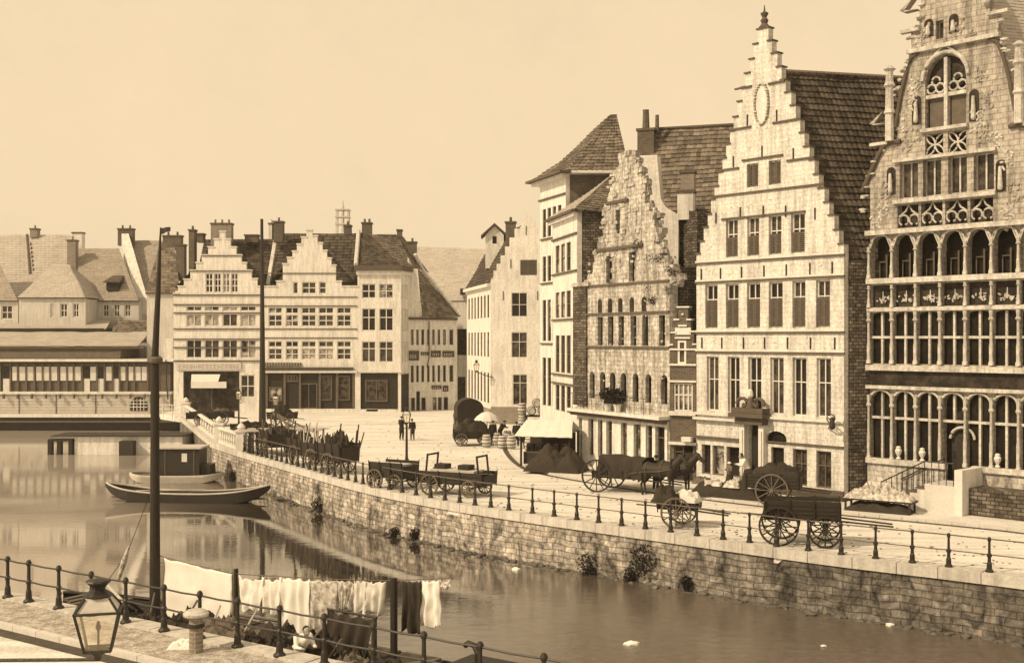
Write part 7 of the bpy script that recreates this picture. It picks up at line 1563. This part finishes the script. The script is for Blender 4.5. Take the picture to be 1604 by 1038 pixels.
def wash(label, name, u0, u1, vb0, vb1, m='sheet', folds=3, amp=.06, taper=0, sag=.0, seed=1, drop=0, pegs=3, scal=.07):
    x0, y0, t0 = line_pt(u0); x1, y1, t1 = line_pt(u1); W_ = t1 - t0; n, k_ = 28, 22
    z0, z1 = zat(y0, vline(u0) + drop), zat(y1, vline(u1) + drop); b0, b1 = zat(y0, vb0), zat(y1, vb1)
    o = thing(name, label, 'washing', (x0, y0, z0), bd_, 'washing on the barge line'); mb = MB()
    for i in range(n + 1):
        s_ = i / n
        for j in range(k_ + 1):
            f_ = j / k_; zt_ = (z0 + (z1 - z0) * s_) - z0 - sag * 4 * s_ * (1 - s_) * (1 - f_ * .5); zb_ = (b0 + (b1 - b0) * s_) - z0 + .05 * math.sin(s_ * 9 + seed) * (amp > .03)
            x = W_ * (s_ + taper * (0.5 - s_) * f_) ; y = amp * math.sin(s_ * folds * 6.28 + seed + 1.5 * noise.noise(Vector((s_ * 3, f_ * 2, seed)))) * (.25 + .75 * f_)
            pk = abs(math.sin((s_ + .12 * noise.noise(Vector((s_ * 5, seed, 1)))) * pegs * math.pi)) * (.4 + noise.noise(Vector((s_ * 4 + seed, 2, 5))) + .4) ; zt_ -= scal * pk * (1 - f_); zb2_ = zb_ + .10 * noise.noise(Vector((s_ * 4, 0, seed * 3))); y += .05 * noise.noise(Vector((s_ * 6, f_ * 3, seed + 9))); x += .03 * noise.noise(Vector((s_ * 3, f_ * 4, seed + 5)))
            mb.v.append((x, y, zt_ + (zb2_ - zt_) * f_))
    for i in range(n):
        for j in range(k_): a = i * (k_ + 1) + j; mb.f.append((a, a + 1, a + k_ + 2, a + k_ + 1))
    mb.smooth = True; ob = mb.build('cloth', m, o); md = ob.modifiers.new('s', 'SOLIDIFY'); md.thickness = .012; return o
wash('big plain white sheet nearest the mast', 'bed_sheet', 255, 363, 968, 975, 'sheet', 1.6, .05, seed=2, pegs=4, scal=.03)
wash('grey narrow cloth hanging at the right edge of the big white sheet', 'towel', 364, 374, 974, 976, 'cloth_mid', 1, .03, seed=3)
wash('small white shirt hanging beside the grey narrow cloth', 'shirt', 374, 415, 952, 958, 'sheet', 2, .07, taper=.35, seed=4, sag=.1)
wash('small white cloth hanging beside the first shirt', 'towel', 411, 442, 956, 962, 'sheet', 2, .07, taper=.2, seed=5, sag=.08)
wash('long white nightshirt in the middle of the line', 'nightshirt', 438, 484, 1000, 1004, 'sheet', 2.5, .08, seed=6)
wash('long patterned pale dress right of the nightshirt', 'dress', 483, 527, 1004, 1008, 'cloth_pat', 3, .09, seed=7)
wash('short gathered dark-striped skirt right of the patterned dress', 'skirt', 525, 558, 950, 956, 'cloth_pat', 5, .08, taper=.5, seed=8)
wash('thin pale shawl between the striped skirt and the dark blanket', 'shawl', 554, 574, 958, 962, 'cloth_pale', 1.5, .06, seed=9)
wash('pale cloth with a pointed fold left of the dark posts', 'shawl', 569, 605, 956, 962, 'cloth_pale', 2.5, .09, taper=.3, seed=10)
wash('dark coat hanging right of the thick dark post', 'coat', 632, 660, 988, 994, 'cloth_dark', 2, .09, taper=-.1, seed=12)
wash('white apron with grey lower part near the line end', 'apron', 661, 688, 982, 982, 'sheet', 2, .07, taper=-.2, seed=13)
wash('small spotted kerchief at the far end of the line', 'kerchief', 689, 705, 920, 922, 'cloth_pat', 1, .03, seed=14)
tb0, tb1 = line_pt_t(532), line_pt_t(600); bk_ = thing('blanket', 'large dark blanket hung over a rail below the striped skirt', 'washing', Bm @ Vector(((tb0 + tb1) / 2, -.25, 1.06)), bd_); bw_ = tb1 - tb0
mb = MB(); 
for i in range(25):
    for j in range(13): s_ = i / 24; f_ = j / 12; mb.v.append((bw_ * (s_ - .5), .12 * math.sin(s_ * 22 + f_ * 2) * (.4 + f_) - .3 * f_, 1.62 - .12 * abs(math.sin(s_ * 9)) * (1 - f_) - f_ * 1.3))
for i in range(24):
    for j in range(12): a = i * 13 + j; mb.f.append((a, a + 1, a + 14, a + 13))
mb.smooth = True; ob = mb.build('cloth', 'cloth_dark', bk_); md = ob.modifiers.new('s', 'SOLIDIFY'); md.thickness = .02
pr_ = MB(); pr_.tube([(-bw_ / 2 - .1, .02, 1.6), (bw_ / 2 + .1, .02, 1.6)], .03, 6); pr_.build('rail', 'wood_dark', bk_)
for x in (-bw_ / 2 - .05, bw_ / 2 + .05): MB().tube([(x, .02, 0), (x, .02, 1.6)], .04, 6).build('stand', 'wood_dark', bk_)
pk = Bm @ Vector((-.6, -1.35, 1.05)); person('person in a pale blouse stooping on the barge deck among the washing', pk, 0, rz=bd_ + 1.2, h=1.6, coat='sheet', legs='cloth_dark', skirt=True, lean=.8, arms='fwd', hat=False)

# bollard and wrapping on the near quay
bo = thing('mooring_bollard', 'stout stone bollard with a pale cap and iron ring behind the near railing', 'bollard', (NA + ND * 8.85 - NN * .75).to_3d()); MB().lathe([(.17, 0), (.16, .78), (.2, .80), (.2, .86)], n=14).build('shaft', 'brick_mid', bo); MB().lathe([(.30, .87), (.31, .93), (.22, 1.0), (.02, 1.03)], n=16).build('cap', 'coping', bo); MB().lathe([(.19, .6), (.205, .6), (.205, .68), (.19, .68)], n=14).build('ring', 'iron', bo)
pr2 = thing('paper_scrap', 'crumpled white paper lying at the foot of the near bollard', 'paper', (NA + ND * 8.3 - NN * .6).to_3d()); heap(pr2, 'paper', 'sheet', .8, .5, .18, .0, 77, 12, .1)
random.seed(99)
lt_ = MB()
for _ in range(1500):
    u = random.uniform(300, 1600); v = random.uniform(655, 900); p = G(u, v)
    k = (u - U0) / F; e_ = cross_u(u, far_pts)
    if not e_ or p.y < e_.y + .4 or p.y > 112: continue
    if u > 850 and v < 700 + (u - 850) * .14: continue
    r_ = random.uniform(.015, .05) * (1 + p.y / 60); a = random.uniform(0, 3.14); d = Vector((math.cos(a), math.sin(a), 0)); nn = Vector((-d.y, d.x, 0)) * .35; q = Vector((p.x, p.y, .008))
    lt_.hexa([q - (d + nn) * r_, q + (d - nn) * r_, q + (d + nn) * r_, q - (d - nn) * r_], [q + Vector((0, 0, .02)) - (d + nn) * r_ * .7, q + Vector((0, 0, .02)) + (d - nn) * r_ * .7, q + Vector((0, 0, .02)) + (d + nn) * r_ * .7, q + Vector((0, 0, .02)) - (d - nn) * r_ * .7])
tag(lt_.build('litter', 'wood_mid'), 'scattered straw, dung and pebbles over the quay paving', 'litter', kind='stuff')
# flotsam and wall plants
for i, (u, v, r_6) in enumerate(((990, 1009, .16), (1394, 979, .11), (808, 892, .16), (1290, 1012, .06))):
    p = G(u, v, ZW); o = thing('flotsam', ['largest white scrap floating in mid-river', 'white scrap floating near the wall at right', 'flat white scrap floating close to the far wall at centre', 'tiny pale scrap floating at lower right'][i], 'floating scrap', p, 0, 'white scraps floating in the river'); b = MB()
    for k in range(4): rock(b, (random.uniform(-r_6, r_6) * .5, random.uniform(-r_6, r_6) * .5, .02), r_6)
    b.build('scrap', 'sheet', o)
for i, (u, v, s_) in enumerate(((928, 884, .5), (1012, 876, .62), (992, 900, .34), (1080, 912, .25), (625, 835, .3), (655, 835, .3), (620, 838, .3), (505, 790, .4), (370, 745, .4))):
    k = (u - U0) / F; p2 = cross_u(u, [p for p in far_pts]); Y_ = p2.y - .25; p = Vector((p2.x - .16, p2.y - .22, zat(Y_, v)))
    labs = ['dark tuft of weeds on the quay wall beneath the tarpaulined wagon', 'tallest dark tuft of weeds on the quay wall, near the pale patch', 'low dark weed tuft at the waterline beside the tallest tuft', 'small dark weed tuft at the waterline right of the tallest tuft', 'small weed tuft under the boxy dark cart', 'small weed tuft at the waterline beneath the street lamp', 'faint weed tuft left of the one beneath the street lamp', 'weed tuft under the railing cluster of carts', 'weed tuft at the wall beside the cabin boat']
    o = thing('wall_weed', labs[i], 'weeds', p, 0, 'weeds on the quay wall'); l_ = MB(); leafball(l_, 0, 0, 0, s_, int(260 * s_ / .5), .07); [leafball(l_, 0, -.03, -.3 * s_ * q, s_ * .6, 60, .06) for q in (1, 2)]; l_.build('leaves', 'leaf', o)

# ------------------------------------------------------------------ river haze
hz_ = MB().box(-1900, 1900, -160, 2700, -5.3, 27.5).build('haze', 'sheet'); hz_['kind'] = 'stuff'; hz_['label'] = 'thin pale haze over the river and the far houses'
hm = bpy.data.materials.new('haze'); hm.use_nodes = True; n = hm.node_tree.nodes; n.clear(); o_ = n.new('ShaderNodeOutputMaterial'); v_ = n.new('ShaderNodeVolumePrincipled')
v_.inputs['Color'].default_value = (.95, .90, .80, 1); v_.inputs['Density'].default_value = .0003; hm.node_tree.links.new(v_.outputs[0], o_.inputs['Volume']); hz_.data.materials.clear(); hz_.data.materials.append(hm)
